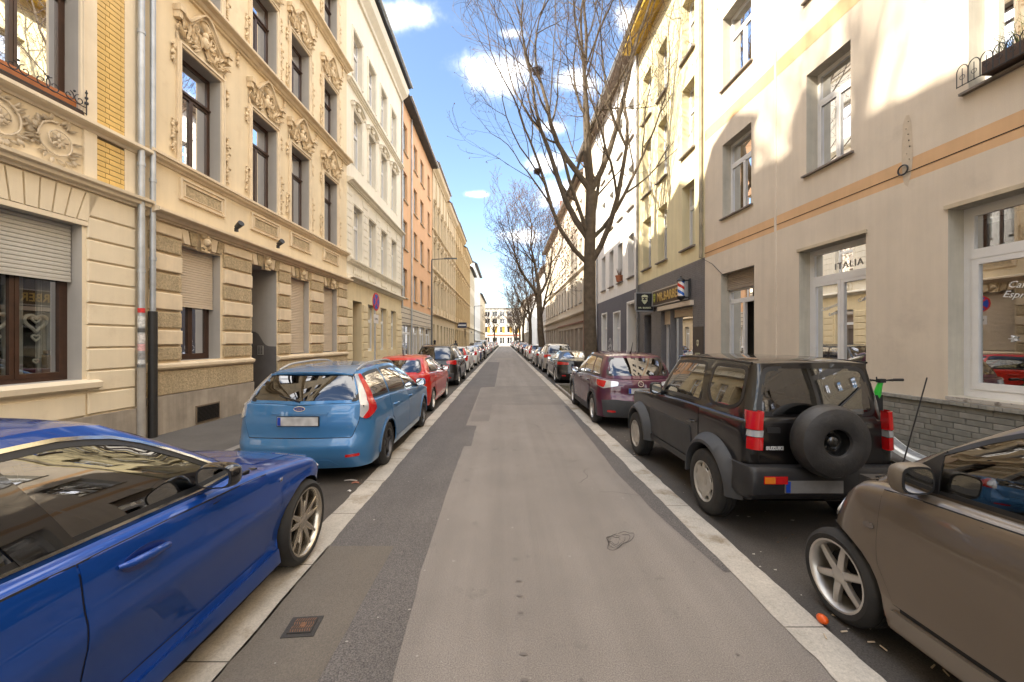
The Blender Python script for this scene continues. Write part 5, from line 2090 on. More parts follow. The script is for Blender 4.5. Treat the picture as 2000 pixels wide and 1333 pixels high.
def mask_mesh(m):
    """keystone with a bearded head"""
    b = MB()
    b.prism([(-0.12, 0), (0.12, 0), (0.16, 0.46), (-0.16, 0.46)], 0, 0.09)
    b.ball((0, 0.11, 0.26), 0.10, 10, (0.85, 0.8, 1.15))
    b.ball((0, 0.185, 0.25), 0.020, 6, (0.8, 1.2, 1.6))
    for sg in (-1, 1):
        b.ball((sg * 0.035, 0.17, 0.29), 0.018, 6)
        for k in range(4):
            leaf(b, sg * 0.03, 0.17, -PI / 2 + sg * (0.2 + 0.25 * k), 0.13, 0.022, 0.08)
            leaf(b, sg * 0.03, 0.34, PI / 2 - sg * (0.2 + 0.3 * k), 0.11, 0.022, 0.09)
    jitter(b, 0.010, 22)
    return b.mesh('keystone', m, 'full')


def scroll_rail_mesh(w, h, m):
    """wrought-iron scroll work"""
    b = MB()
    for z in (0.02, h * 0.30):
        b.tube([(-w / 2, 0, z), (w / 2, 0, z)], 0.007, 6)
    n = max(3, int(w / 0.28))
    for k in range(n):
        cx = -w / 2 + (k + 0.5) * w / n
        for sg in (-1, 1):
            pts = []
            for q in range(24):
                t = q / 23
                a = PI / 2 + sg * (0.2 + 2.4 * PI * t)
                r = (0.075 + 0.035 * (k % 2)) * (1 - 0.8 * t)
                pts.append((cx + sg * 0.07 + r * math.cos(a), 0.0, h * 0.48 + r * math.sin(a)))
            b.tube(pts, 0.007, 5)
        b.ball((cx, 0, h * 0.75), 0.018, 6)
    for x in (-w / 2, w / 2):
        for q in range(3):
            b.ball((x, 0, h * (0.5 + 0.22 * q)), 0.03 - 0.005 * q, 6)
        b.tube([(x, 0, 0), (x, 0, h * 1.05)], 0.008, 6)
    return b.mesh('iron_scroll_rail', m, True)
# ================================================================== left-hand row
PL_A = mat('cream_plaster', (0.78, 0.67, 0.49), 0.85, dirt=((0.60, 0.48, 0.33), 1.1, 0.55, 0.45), var=0.05, vscale=1.2, bump=0.12, bscale=70, streak=0.06)
PL_AD = mat('cream_plaster_trim', (0.77, 0.66, 0.49), 0.8, var=0.06, vscale=2.0, bump=0.1, bscale=60, streak=0.06)
PL_B = mat('sand_plaster', (0.77, 0.64, 0.44), 0.85, dirt=((0.58, 0.44, 0.27), 1.1, 0.55, 0.45), var=0.06, vscale=1.0, bump=0.12, bscale=70, streak=0.07)
PL_BT = mat('sand_plaster_trim', (0.74, 0.61, 0.43), 0.8, var=0.10, vscale=3.0, bump=0.12, bscale=60, streak=0.08)
PL_BO = mat('stucco_ornament', (0.70, 0.56, 0.37), 0.85, var=0.18, vscale=9.0, bump=0.2, bscale=60)
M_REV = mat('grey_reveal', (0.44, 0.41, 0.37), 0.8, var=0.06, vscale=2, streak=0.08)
M_YBRICK = mat('yellow_glazed_brick', (0.72, 0.48, 0.15), 0.35, var=0.16, vscale=5.0, spec=0.6)
M_MORTAR = mat('dark_mortar', (0.10, 0.07, 0.035), 0.9)
M_IRON = mat('wrought_iron', (0.02, 0.02, 0.022), 0.5, bump=0.1)
M_RUSTW = mat('oiled_wood', (0.40, 0.13, 0.035), 0.5, var=0.2, vscale=6)

CORN = [(0.0, 0.0), (0.05, 0.0), (0.06, 0.035), (0.13, 0.05), (0.14, 0.10), (0.20, 0.115), (0.21, 0.16), (0.0, 0.20)]
CORN_B = [(0.0, 0.0), (0.06, 0.0), (0.07, 0.03), (0.12, 0.04), (0.16, 0.09), (0.26, 0.105), (0.28, 0.12), (0.28, 0.17), (0.0, 0.25)]

# ---- nearest house: cream, yellow brick strips, rusticated ground floor
h = House('townhouse', 'cream townhouse with yellow brick strips at the left edge of the photo', 'L', -6.0, 7.2, -7.25, -6.4, 16.4)
A = h
W = []
gw = h.r(4.90, 6.19)
fw1 = h.r(4.90, 6.14)
ops_g = [(*gw, 1.24, 3.60)]
for y in (1.0, -2.2):
    ops_g.append((*h.r(y, y + 2.0), 1.24, 3.60))
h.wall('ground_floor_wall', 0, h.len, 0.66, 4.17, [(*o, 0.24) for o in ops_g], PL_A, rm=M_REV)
h.box('plinth', 0, h.len, -0.02, 0.06, 0, 0.66, M_CONC)
ops_u = []
for (a, b) in ((4.90, 6.14), (1.2, 3.0), (-2.0, -0.2)):
    for z0, z1 in ((5.28, 7.75), (8.9, 11.2), (12.4, 14.6)):
        ops_u.append((*h.r(a, b), z0, z1))
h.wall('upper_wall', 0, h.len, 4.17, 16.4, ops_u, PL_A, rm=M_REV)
r_ = h.shell(16.4, M_SLATE, wallm=PL_A)
h.dormer(*h.r(3.9, 5.9), 16.4, 2.1, roof=r_)
h.box('chimney', *h.r(1.5, 2.2), -1.2, -0.5, 16.2, 18.6, M_TILE, r_)
for o in ops_u:
    w = h.window(*o, ST_BROWN, d=-0.22, curtain=None if o[2] < 6 else rnd.choice([None, 'sides']), split=o[2] < 6)
    w2, e = o[1] - o[0], 0.0
for i, o in enumerate(ops_g):
    st = dict(ST_BROWN2)
    w = h.window(*o[:4], st, d=-0.24, split=True)
    if i == 0:
        h.shutter(o[0] + 0.02, o[1] - 0.02, 2.76, 3.60, M_SHUTG, d=-0.17, pitch=0.06, slats=True, parent=h.root)
        GW_A = (w, o)
    else:
        h.shutter(o[0] + 0.02, o[1] - 0.02, 2.4, 3.60, M_SHUTG, d=-0.17, pitch=0.06)
# lace curtains and heart decorations behind the ground-floor glass
w, o = GW_A
b = MB()
ww = o[1] - o[0]
for (x0, x1) in ((0.10, ww * 0.22), (ww * 0.34, ww * 0.52), (ww * 0.55, ww - 0.06)):
    rows = []
    n = 30
    for z in (0.05, 1.2, 2.3):
        rows.append([(x0 + (x1 - x0) * k / n, -0.15 + 0.02 * math.sin(k * 1.3), z) for k in range(n + 1)])
    b.grid(rows)
b.build('curtain', M_CURT, w, True)


def heart(b, cx, cz, s, r, y=-0.06):
    pts = []
    for k in range(29):
        t = 2 * PI * k / 28
        pts.append((cx + s * 16 * math.sin(t)**3 / 17, y, cz + s * (13 * math.cos(t) - 5 * math.cos(2 * t) - 2 * math.cos(3 * t) - math.cos(4 * t)) / 17))
    b.tube(pts, r, 6, cap=False)


M_HEART = mat('white_wicker', (0.72, 0.68, 0.60), 0.8, var=0.15, vscale=30, bump=0.5, bscale=90)
# local window x grows towards the camera: the heart hangs near the far end of the right-hand sash
uh = h.u(5.84) - o[0]
b = MB()
heart(b, uh, 0.86, 0.145, 0.022)
heart(b, uh, 0.90, 0.05, 0.014)
heart(b, uh, 0.64, 0.05, 0.013)
heart(b, uh, 0.30, 0.035, 0.010)
b.tube([(uh, -0.06, 1.25), (uh, -0.06, 0.92)], 0.003, 4)
b.tube([(uh, -0.06, 0.62), (uh, -0.06, 0.32)], 0.003, 4)
hb = thing('hanging_heart', 'white wicker heart ornament hanging in the ground-floor window at the left edge', 'decoration')
hb.location = A.root.matrix_basis @ Vector((o[0], -0.24, o[2])) if False else (0, 0, 0)
me_h = b.mesh('heart', M_HEART, True)
bpy.data.objects.remove(hb)
# placed in the world where the window is
rot = A.root.rotation_euler.z


def wpos(H, u, d, z):
    rz = H.root.rotation_euler.z
    return Vector((H.root.location.x + u * math.cos(rz) - d * math.sin(rz), H.root.location.y + u * math.sin(rz) + d * math.cos(rz), z))


ho = put('hanging_heart', me_h, None, wpos(A, o[0], -0.24, o[2]), (0, 0, rot))
tag(ho, 'white wicker heart hanging in the brown ground-floor window at the left edge', 'decoration')
b = MB()
u2 = h.u(5.40) - o[0]
heart(b, u2, 0.86, 0.145, 0.022)
heart(b, u2, 0.64, 0.05, 0.013)
b.tube([(u2, -0.06, 1.25), (u2, -0.06, 0.92)], 0.003, 4)
ho = put('hanging_heart', b.mesh('heart', M_HEART, True), None, wpos(A, o[0], -0.24, o[2]), (0, 0, rot))
tag(ho, 'white wicker heart cut by the left edge of the photo', 'decoration')
b = MB()
b.lathe([(0.05, 0), (0.05, 0.28), (0.045, 0.29), (0.0, 0.29)], 14)
b.lathe([(0.0, 0.31), (0.035, 0.31), (0.035, 0.36), (0.0, 0.36)], 12)
ho = put('candle_lantern', b.mesh('lantern', mat('lantern_wood', (0.28, 0.2, 0.12), 0.6), True), None, wpos(A, h.u(6.00), -0.34, o[2] + 0.09), (0, 0, rot))
tag(ho, 'small wooden lantern standing inside the brown window with the white heart', 'lantern')

# rusticated blocks right of the window and between windows
crs = [0.68, 1.03, 1.365, 1.72, 2.08, 2.42, 2.745, 3.08, 3.415, 3.76, 4.14]
bl = []
for k in range(10):
    bl.append((*h.r(6.25, 7.0), crs[k] + 0.012, crs[k + 1] - 0.012))
    if crs[k] > 1.3 and crs[k + 1] < 3.9 or k == 0 and False:
        bl.append((*h.r(3.4, 4.78), crs[k] + 0.012, crs[k + 1] - 0.012))
bl.append((*h.r(4.2, 6.22), 0.68, 1.015))
h.stones(bl, PL_A, depth=0.035)
# flat arch of wedge stones over the window
ua, ub = gw
n = 9
for k in range(n):
    t0, t1 = k / n, (k + 1) / n
    x0, x1 = ua - 0.06 + (ub - ua + 0.12) * t0, ua - 0.06 + (ub - ua + 0.12) * t1
    c0, c1 = (t0 - 0.5) * 0.32, (t1 - 0.5) * 0.32
    b = MB()
    b.prism([(x0 + 0.012, 3.68), (x1 - 0.012, 3.68), (x1 + c1 - 0.012, 4.12), (x0 + c0 + 0.012, 4.12)], -0.01, 0.035)
    b.build('wedge_stone', PL_A, h.root)
h.box('lintel', ua - 0.06, ub + 0.06, 0.0, 0.03, 3.60, 3.67, PL_AD)
sl = h.cornice('ledge', *h.r(3.9, 6.40), 1.06, [(0, 0), (0.02, 0), (0.06, 0.03), (0.11, 0.05), (0.12, 0.13), (0.0, 0.18)], PL_AD)
h.cornice('cornice', 0, h.len, 4.15, CORN, PL_AD)
h.cornice('cornice', 0, h.len, 5.08, [(0, 0), (0.03, 0), (0.05, 0.04), (0.14, 0.06), (0.17, 0.08), (0.17, 0.13), (0.0, 0.17)], PL_AD)
h.cornice('cornice', 0, h.len, 8.4, CORN, PL_AD)
h.cornice('cornice', 0, h.len, 15.9, [(0, 0), (0.1, 0.0), (0.12, 0.1), (0.35, 0.2), (0.4, 0.45), (0, 0.5)], PL_AD)
# pilasters flanking windows and the glazed-brick strip between them
for (a, b_) in ((6.19, 6.37), (6.82, 7.0)):
    for z0, z1 in ((4.37, 5.07), (5.26, 8.38)):
        h.box('pilaster', *h.r(a, b_), 0.0, 0.045 if a < 6.5 else 0.03, z0, z1, PL_AD)
bu = h.r(6.37, 6.82)
for z0, z1 in ((4.37, 5.07), (5.26, 8.38)):
    h.box('mortar_bed', *bu, 0.0, 0.012, z0, z1, M_MORTAR)
bm_ = {}
cnt = 0
BL, BH = 0.245, 0.083
for z0, z1 in ((4.37, 5.07), (5.26, 8.38)):
    k = 0
    z = z0 + 0.004
    while z + BH - 0.008 < z1:
        off = (0.0, 0.5)[k % 2] * BL + (0.06 if k % 2 else 0)
        x = bu[0] - off
        while x < bu[1]:
            a, c = max(x + 0.004, bu[0]), min(x + BL - 0.004, bu[1])
            if c - a > 0.02:
                key = round(c - a, 3)
                if key not in bm_:
                    bm_[key] = MB().cbox(0, c - a, 0.0, 0.024, 0, BH - 0.010, 0.003).mesh('brick', M_YBRICK)
                if cnt < 298:
                    put('brick', bm_[key], h.root, (a, 0.0, z))
                    cnt += 1
            x += BL
        z += BH
        k += 1
# carved frieze under the first-floor window
put('carved_frieze', frieze_mesh(1.95, 0.66, mat('frieze_stucco', (0.64, 0.54, 0.40), 0.85, var=0.12, vscale=8, bump=0.15, bscale=60)), h.root, (h.u(5.20), 0.0, 4.39))
h.architrave(*fw1, 5.30, 7.75, 0.05, PL_AD)
# window box rail: scrolls over an oiled board
uu = h.r(4.86, 6.17)
h.box('sill_board', uu[0], uu[1], -0.16, -0.03, 5.27, 5.50, M_RUSTW)
h.box('sill_board', uu[0], uu[1], -0.03, 0.06, 5.26, 5.33, M_BROWN)
put('iron_rail', scroll_rail_mesh(uu[1] - uu[0], 0.36, M_IRON), h.root, ((uu[0] + uu[1]) / 2, 0.10, 5.27))
# two downpipes at the party wall
pp = h.pipe(h.u(7.04), 0.0, 16.3, d=0.10, r=0.05, joints=(1.4, 3.05, 4.9, 7.2, 9.9))
h.pipe(h.u(7.04), 0.05, 1.42, mat('cast_pipe_grey', (0.33, 0.30, 0.26), 0.6, var=0.2), d=0.10, r=0.060, name='standpipe')
# stickers round the pipe
for z0, z1, cm in ((2.32, 2.40, (0.55, 0.03, 0.03)), (2.08, 2.26, (0.6, 0.6, 0.58)), (1.98, 2.05, (0.08, 0.08, 0.08)), (1.80, 1.96, (0.55, 0.52, 0.5)), (1.66, 1.78, (0.6, 0.35, 0.35)), (1.52, 1.62, (0.25, 0.25, 0.25)), (1.44, 1.50, (0.6, 0.6, 0.6))):
    b = MB()
    b.lathe([(0.0525, z0), (0.0525, z1)], 12, org=(h.u(7.04), 0.10, 0), a0=-0.9, a1=2.2)
    b.build('sticker', mat('sticker_%d' % int(z0 * 100), cm, 0.5, var=0.4, vscale=25), pp)

# ---- second house: sand stucco, carved gables over the windows
h = House('townhouse', 'sand-coloured townhouse with carved gables over brown windows and banded ground floor', 'L', 7.2, 15.9, -6.4, -6.2, 16.2)
B = h
bays = [(7.98, 9.05), (10.13, 11.2), (11.9, 12.97), (13.95, 15.02)]
ops = []
for i, (a, b_) in enumerate(bays):
    ops.append((*h.r(a, b_), 1.44, 3.73, 0.26) if i != 1 else (*h.r(a, b_), 0.0, 3.78, 0.9))
h.wall('ground_floor_wall', 0, h.len, 0.0, 4.05, ops, PL_B, rm=M_REV)
upper = []
for z0, z1 in ((5.33, 7.62), (9.08, 10.95), (12.65, 14.5)):
    for a, b_ in bays:
        upper.append((*h.r(a, b_), z0, z1))
h.wall('upper_wall', 0, h.len, 4.05, 16.2, upper, PL_B, reveal=0.24, rm=M_REV)
r_ = h.shell(16.2, M_SLATE, wallm=PL_B)
h.dormer(*h.r(7.3, 9.2), 16.2, 1.5, roof=r_)
h.dormer(*h.r(13.0, 14.4), 16.2, 1.1, roof=r_)
# plinth
for a, b_ in ((7.22, 10.13), (11.2, 15.88)):
    h.box('plinth', *h.r(a, b_), -0.02, 0.07, 0, 0.81, M_CONC)
    h.box('rough_panel', *h.r(a, b_), 0.0, 0.045, 0.83, 1.26, M_ROUGH)
    h.cornice('ledge', *h.r(a, b_), 1.27, [(0, 0), (0.03, 0), (0.08, 0.03), (0.10, 0.06), (0.10, 0.11), (0.03, 0.14), (0.0, 0.15)], PL_BT)
gb = MB()
va, vb = h.r(8.26, 8.93)
gb.box(va, vb, 0.07, 0.085, 0.13, 0.50)
vent = gb.build('vent_frame', mat('rusty_frame', (0.16, 0.12, 0.08), 0.7, var=0.3, vscale=9), h.root)
MB().box(va + 0.03, vb - 0.03, 0.085, 0.087, 0.16, 0.47).build('vent_opening', M_DARK, vent)
gb = MB()
for k in range(12):
    z = 0.165 + k * 0.026
    gb.face((va + 0.03, 0.088, z), (vb - 0.03, 0.088, z), (vb - 0.03, 0.106, z + 0.014), (va + 0.03, 0.106, z + 0.014))
gb.build('vent_louvres', mat('grey_louvre', (0.12, 0.11, 0.10), 0.6), vent)
# banded piers: smooth and vermiculated courses alternate
piers = [(7.26, 7.95), (9.12, 10.08), (11.25, 11.84), (13.03, 13.88), (15.08, 15.86)]
cr = [1.44, 1.73, 2.05, 2.39, 2.75, 3.11, 3.47, 3.80]
for (a, b_) in piers:
    for k in range(7):
        q = (*h.r(a, b_), cr[k] + 0.03, cr[k + 1] - 0.02)
        h.stones([q], M_ROUGH if k % 2 == 0 else PL_BT, depth=0.055 if k % 2 == 0 else 0.07)
    h.stones([(*h.r(a, b_), 3.82, 4.02)], PL_BT, depth=0.06)
MASK = mask_mesh(PL_BO)
for (a, b_) in bays:
    c = (a + b_) / 2
    for f0, f1, mm in ((-0.52, -0.36, PL_BT), (-0.34, -0.18, M_ROUGH), (0.18, 0.34, PL_BT), (0.36, 0.52, M_ROUGH)):
        x0, x1 = h.r(c + f0, c + f1)
        sg = 0.10 * ((f0 + f1) / 2)
        u0_, u1_ = x0, x1
        uc = h.u(c)
        b = MB()
        k0, k1 = (x0 - uc) * 0.16, (x1 - uc) * 0.16
        b.prism([(x0 + 0.008, 3.76), (x1 - 0.008, 3.76), (x1 + k1 - 0.008, 4.03), (x0 + k0 + 0.008, 4.03)], -0.01, 0.06)
        b.build('wedge_stone', mm, h.root)
    put('keystone', MASK, h.root, (h.u(c), 0.0, 3.70), None).scale = (1, 1, 0.76)
# openings
for i, o in enumerate(ops):
    if i == 1:
        continue
    w = h.window(*o[:4], ST_BROWN2, d=-0.26, split=i == 0, curtain='full')
    h.shutter(o[0] + 0.02, o[1] - 0.02, 2.56 if i == 0 else 1.50, 3.73, M_SHUT, d=-0.17, pitch=0.05, slats=i == 0)
u0_, u1_ = ops[1][:2]
# door deep in its porch, grey dado with a wavy top on the near side wall of the porch
dr = MB()
dr.box(u0_, u1_, -0.95, -0.9, 0.0, 3.78)
door = dr.build('door', M_BROWN, h.root)
b = MB()
for k in range(2):
    x = u0_ + 0.08 + k * (u1_ - u0_ - 0.1) / 2
    for z0, z1 in ((0.2, 0.9), (1.0, 2.1), (2.5, 3.3)):
        b.box(x, x + (u1_ - u0_) / 2 - 0.12, -0.9, -0.885, z0, z1)
b.build('door_panel', mat('dark_brown_panel', (0.035, 0.02, 0.013), 0.35), door)
h.box('door_cornice', u0_, u1_, -0.9, -0.80, 2.65, 2.80, M_BROWN, door)
M_DADO = mat('grey_dado_paint', (0.135, 0.125, 0.12), 0.6, var=0.1, vscale=4)
for u_, sg in ((u0_, 1), (u1_, -1)):
    P = [(0, 0), (-0.88, 0)]
    for k in range(13):
        t = k / 12
        dd = -0.88 + 0.88 * t
        zz = 2.10 - 0.42 / (1 + math.exp(-(t - 0.52) * 16))
        P.append((dd, zz))
    b = MB()
    n = len(P)
    b.v = [(u_ + sg * 0.004, d_, z_) for d_, z_ in P]
    b.f = [tuple(range(n))]
    b.build('painted_dado', M_DADO, h.root)
# bell panel in the porch on the far reveal
b = MB()
b.box(u0_ + 0.004, u0_ + 0.022, -0.52, -0.36, 1.45, 1.70)
bp = b.build('bell_panel', mat('brushed_steel', (0.55, 0.53, 0.50), 0.4, metal=0.4), h.root)
b = MB()
for i in range(2):
    for k in range(6):
        b.box(u0_ + 0.022, u0_ + 0.026, -0.505 + i * 0.07, -0.450 + i * 0.07, 1.475 + k * 0.036, 1.50 + k * 0.036)
b.build('bell_button', mat('bell_dark', (0.12, 0.12, 0.12), 0.4), bp)

h.cornice('cornice', 0, h.len, 4.06, CORN_B, PL_BT)
h.cornice('cornice', 0, h.len, 5.12, [(0, 0), (0.03, 0), (0.04, 0.04), (0.12, 0.06), (0.13, 0.10), (0.17, 0.11), (0.17, 0.16), (0.0, 0.20)], PL_BT)
h.cornice('cornice', 0, h.len, 8.72, CORN_B, PL_BT)
h.cornice('cornice', 0, h.len, 12.32, CORN_B, PL_BT)
h.cornice('cornice', 0, h.len, 15.6, [(0, 0), (0.1, 0.0), (0.12, 0.1), (0.35, 0.2), (0.4, 0.5), (0, 0.6)], PL_BT)
GAB = cartouche_mesh(1.42, 0.98, PL_BO)
GAB2 = GAB
G1, G2, G3 = garland_mesh(0.62, PL_BO, 2), garland_mesh(1.05, PL_BO, 4), garland_mesh(0.35, PL_BO, 6)
for fi, (z0, z1) in enumerate(((5.33, 7.62), (9.08, 10.95), (12.65, 14.5))):
    for i, (a, b_) in enumerate(bays):
        x0, x1 = h.r(a, b_)
        h.window(x0, x1, z0, z1, ST_BROWN, d=-0.24, split=fi == 0, curtain=(None, 'sides', 'full', 'top')[(i + fi * 2) % 4] if (i, fi) != (0, 0) else None)
        h.architrave(x0, x1, z0, z1, 0.12, PL_BT, 0.07)
        g = put('carved_gable', GAB, h.root, ((x0 + x1) / 2, 0.0, z1 + 0.14))
        g.scale = (0.95, 0.75, 0.95)
        for sg in (-1, 1):
            xx = (x0 if sg < 0 else x1) + sg * 0.20
            put('garland', G3, h.root, (xx, 0, z1 - 0.05))
            put('garland', G2 if sg < 0 else G1, h.root, (xx, 0, z0 + (1.15 if sg < 0 else 0.78)))
    # thin joint grooves between the bays, drop ornaments under the cornice
    if fi < 2:
        for a in (7.6, 9.6, 11.55, 13.45, 15.5):
            put('garland', G3, h.root, (h.u(a), 0.0, z1 + 1.08 if fi == 0 else z1 + 1.35))
for i, (a, b_) in enumerate(bays):
    x0, x1 = h.r(a - 0.05, b_ + 0.12)
    b = MB()
    outl = [(x0, 4.62), (x1, 4.62), (x1, 5.05), (x0, 5.05)]
    rows = []
    for t, dd in ((0, 0), (0, 0.05), (0.04, 0.055), (0.05, 0.02), (0.09, 0.02), (0.10, 0.045), (0.12, 0.045), (0.13, 0.01)):
        rows.append([(px + (0.5 * (x0 + x1) - px) / abs(0.5 * (x0 + x1) - px) * t, dd, pz + (4.835 - pz) / abs(4.835 - pz) * t * 0.85) for px, pz in outl])
    b.grid(rows, close_u=True)
    b.build('framed_panel', PL_BT, h.root)
    h.box('rough_field', x0 + 0.135, x1 - 0.135, 0.0, 0.022, 4.74, 4.93, M_ROUGH)
# small black spotlights on the cornice
for y in (9.22, 10.85):
    b = MB()
    u_ = h.u(y)
    b.box(u_ - 0.03, u_ + 0.03, 0.22, 0.28, 4.32, 4.40)
    b.tube([(u_ - 0.01, 0.25, 4.42), (u_ + 0.05, 0.40, 4.50)], [0.055, 0.07], 10)
    o = put('spotlight', b.mesh('spotlight', M_BLACKPL, True), None, wpos(h, 0, 0, 0), (0, 0, h.root.rotation_euler.z))
    tag(o, 'black spotlight on the ledge of the sand-coloured house, %s carved panel' % ('beside the nearest' if y < 10 else 'beside the second'), 'spotlight', 'spotlights on the sand-coloured house')
pz = h.pipe(h.u(7.24), 1.55 + 0.78, 16.0, d=0.11, r=0.045, joints=(3.3, 4.7, 8.0, 11.0))
h.pipe(h.u(7.24), 0.0, 2.36, mat('black_cast_iron', (0.02, 0.018, 0.016), 0.55, var=0.3, vscale=8), d=0.11, r=0.07, name='standpipe')


# ---- generic further houses
def plain_rows(h, bays, floors, st, wm, d=-0.18, moulding=None, msk=None, sillm=None, reveal=0.18, curt=('full', 'sides', None, 'half', 'top'), hood=None, rm=None):
    ops = [(*h.r(a, b_), z0, z1) for z0, z1 in floors for a, b_ in bays]
    for k, o in enumerate(ops):
        c = curt[(k * 7 + 3) % len(curt)] if curt else None
        h.window(*o, st, d=d, curtain=c)
        if moulding:
            h.architrave(*o, 0.11, moulding, 0.06)
        if sillm:
            h.sill(o[0], o[1], o[2], sillm, d=d)
        if hood:
            put('window_hood', hood, h.root, ((o[0] + o[1]) / 2, 0, o[3] + 0.13))
    return ops


def hood_mesh(w, m, arch=0.22):
    b = MB()
    P = [(-w / 2 + w * k / 12, 0.10 + arch * math.sin(PI * k / 12)) for k in range(13)]
    sweep_box(b, P, 0.045, 0.0, 0.16)
    b.box(-w / 2, -w / 2 + 0.1, 0, 0.14, -0.02, 0.14)
    b.box(w / 2 - 0.1, w / 2, 0, 0.14, -0.02, 0.14)
    b.ball((0, 0.06, 0.12), 0.09, 8)
    for k in range(7):
        leaf(b, 0, 0.08, PI * (0.1 + 0.8 * k / 6), 0.22, 0.035, 0.04)
    jitter(b, 0.01, 18)
    return b.mesh('window_hood', m, True)


# third: cream white with scored joints
PL_C = mat('ivory_plaster', (0.78, 0.72, 0.60), 0.85, var=0.05, vscale=1.0, streak=0.08)
PL_CG = mat('ivory_plaster_base', (0.70, 0.58, 0.37), 0.85, var=0.07, vscale=1.5, streak=0.07)
h = House('townhouse', 'ivory townhouse with arched window hoods between the sand-coloured and the orange house', 'L', 15.9, 24.3, -6.2, -6.2, 17.0)
b3 = [(16.55, 17.6), (18.4, 19.45), (20.25, 21.3), (22.1, 23.15)]
ops = plain_rows(h, b3, ((5.2, 7.4), (9.05, 11.3), (12.7, 14.6)), ST_WHITE1, PL_C, moulding=PL_C)
h.wall('upper_wall', 0, h.len, 4.4, 17.0, ops, PL_C)
gops = [(*h.r(*b3[0]), 0.0, 3.5, 0.6)] + [(*h.r(*q), 1.35, 3.5) for q in b3[1:]]
h.wall('ground_floor_wall', 0, h.len, 0, 4.4, gops, PL_CG)
for o in gops[1:]:
    h.window(*o[:4], ST_WHITE1, d=-0.18, curtain='half')
h.box('door', gops[0][0], gops[0][1], -0.65, -0.6, 0, 3.5, M_DARK)
r_ = h.shell(17.0, M_SLATE, wallm=PL_C, over=0.6)
h.dormer(*h.r(19.0, 20.6), 17.0, 1.2, roof=r_)
h.cornice('cornice', 0, h.len, 4.25, CORN_B, PL_C)
h.cornice('cornice', 0, h.len, 4.95, CORN, PL_C)
h.cornice('cornice', 0, h.len, 8.1, CORN_B, PL_C)
h.cornice('cornice', 0, h.len, 12.1, CORN, PL_C)
h.cornice('cornice', 0, h.len, 16.2, [(0, 0), (0.1, 0.0), (0.14, 0.1), (0.4, 0.3), (0.5, 0.6), (0, 0.75)], PL_C)
HOOD = hood_mesh(1.45, PL_C)
for a, b_ in b3:
    put('window_hood', HOOD, h.root, (sum(h.r(a, b_)) / 2, 0, 11.42))
# scored courses on the first and ground floor as thin joint strips
for i0, (a, b_) in enumerate([(15.92, 16.44), (17.7, 18.3), (19.56, 20.14), (21.4, 22.0), (23.26, 24.28)]):
    bl = []
    z = 5.2
    while z < 7.9:
        bl.append((*h.r(a, b_), z + 0.01, z + 0.30))
        z += 0.31
    z = 0.75
    bl2 = []
    while z < 3.4:
        bl2.append((*h.r(a, b_), z + 0.012, z + 0.32))
        z += 0.335
    h.stones(bl, PL_C, depth=0.025, cham=0.01)
    h.stones(bl2, PL_CG, depth=0.05, cham=0.02)
h.box('plinth', 0, h.len - (h.len - h.u(17.6)) if False else h.u(17.62), -0.01, 0.07, 0, 0.72, M_CONC)
for a, b_ in b3:
    b = MB()
    x0, x1 = h.r(a, b_)
    for k in range(5):
        x = x0 + 0.1 + k * (x1 - x0 - 0.2) / 4
        b.lathe([(0.03, 4.56), (0.05, 4.62), (0.055, 4.70), (0.03, 4.80), (0.04, 4.88)], 8, org=(x, 0.03, 0))
    b.build('baluster_relief', PL_C, h.root, True)

# fourth: orange, flat modern
PL_O = mat('apricot_render', (0.72, 0.43, 0.24), 0.85, var=0.05, vscale=1.0, streak=0.06)
PL_OG = mat('pale_tile_band', (0.55, 0.48, 0.38), 0.6, var=0.1, vscale=3)
h = House('apartment_house', 'flat apricot-orange apartment house with glazed shopfront on the left', 'L', 24.3, 34.6, -6.2, -6.2, 16.6)
b4 = [(24.75, 25.85), (27.7, 28.8), (29.9, 31.1), (32.7, 33.7)]
ops = plain_rows(h, b4, [(4.55 + 3.0 * k, 6.35 + 3.0 * k) for k in range(4)], ST_PLAIN, PL_O, sillm=M_SILLST, reveal=0.12)
h.wall('upper_wall', 0, h.len, 4.0, 16.6, ops, PL_O, reveal=0.14)
sops = [(*h.r(a, b_), 0.3, 2.85) for a, b_ in ((24.6, 27.2), (27.5, 29.3), (29.6, 31.6), (31.9, 34.2))]
h.wall('ground_floor_wall', 0, h.len, 0, 4.0, sops, PL_OG)
for z in (2.95, 3.25, 3.55, 3.85):
    h.box('joint_strip', 0, h.len, 0.0, 0.012, z, z + 0.03, M_SLATE)
for o in sops:
    h.window(*o, dict(id='shopL', m=M_WHITEW, tr=0.8, cols=2, fw=0.06, sash=0.05), d=-0.15)
h.shell(16.6, M_SLATE, wallm=PL_O, over=0.5)
h.pipe(h.u(26.8), 0, 16.5, d=0.07, r=0.05)
h.pipe(h.u(24.35), 3.9, 17.0, d=0.07, r=0.05)

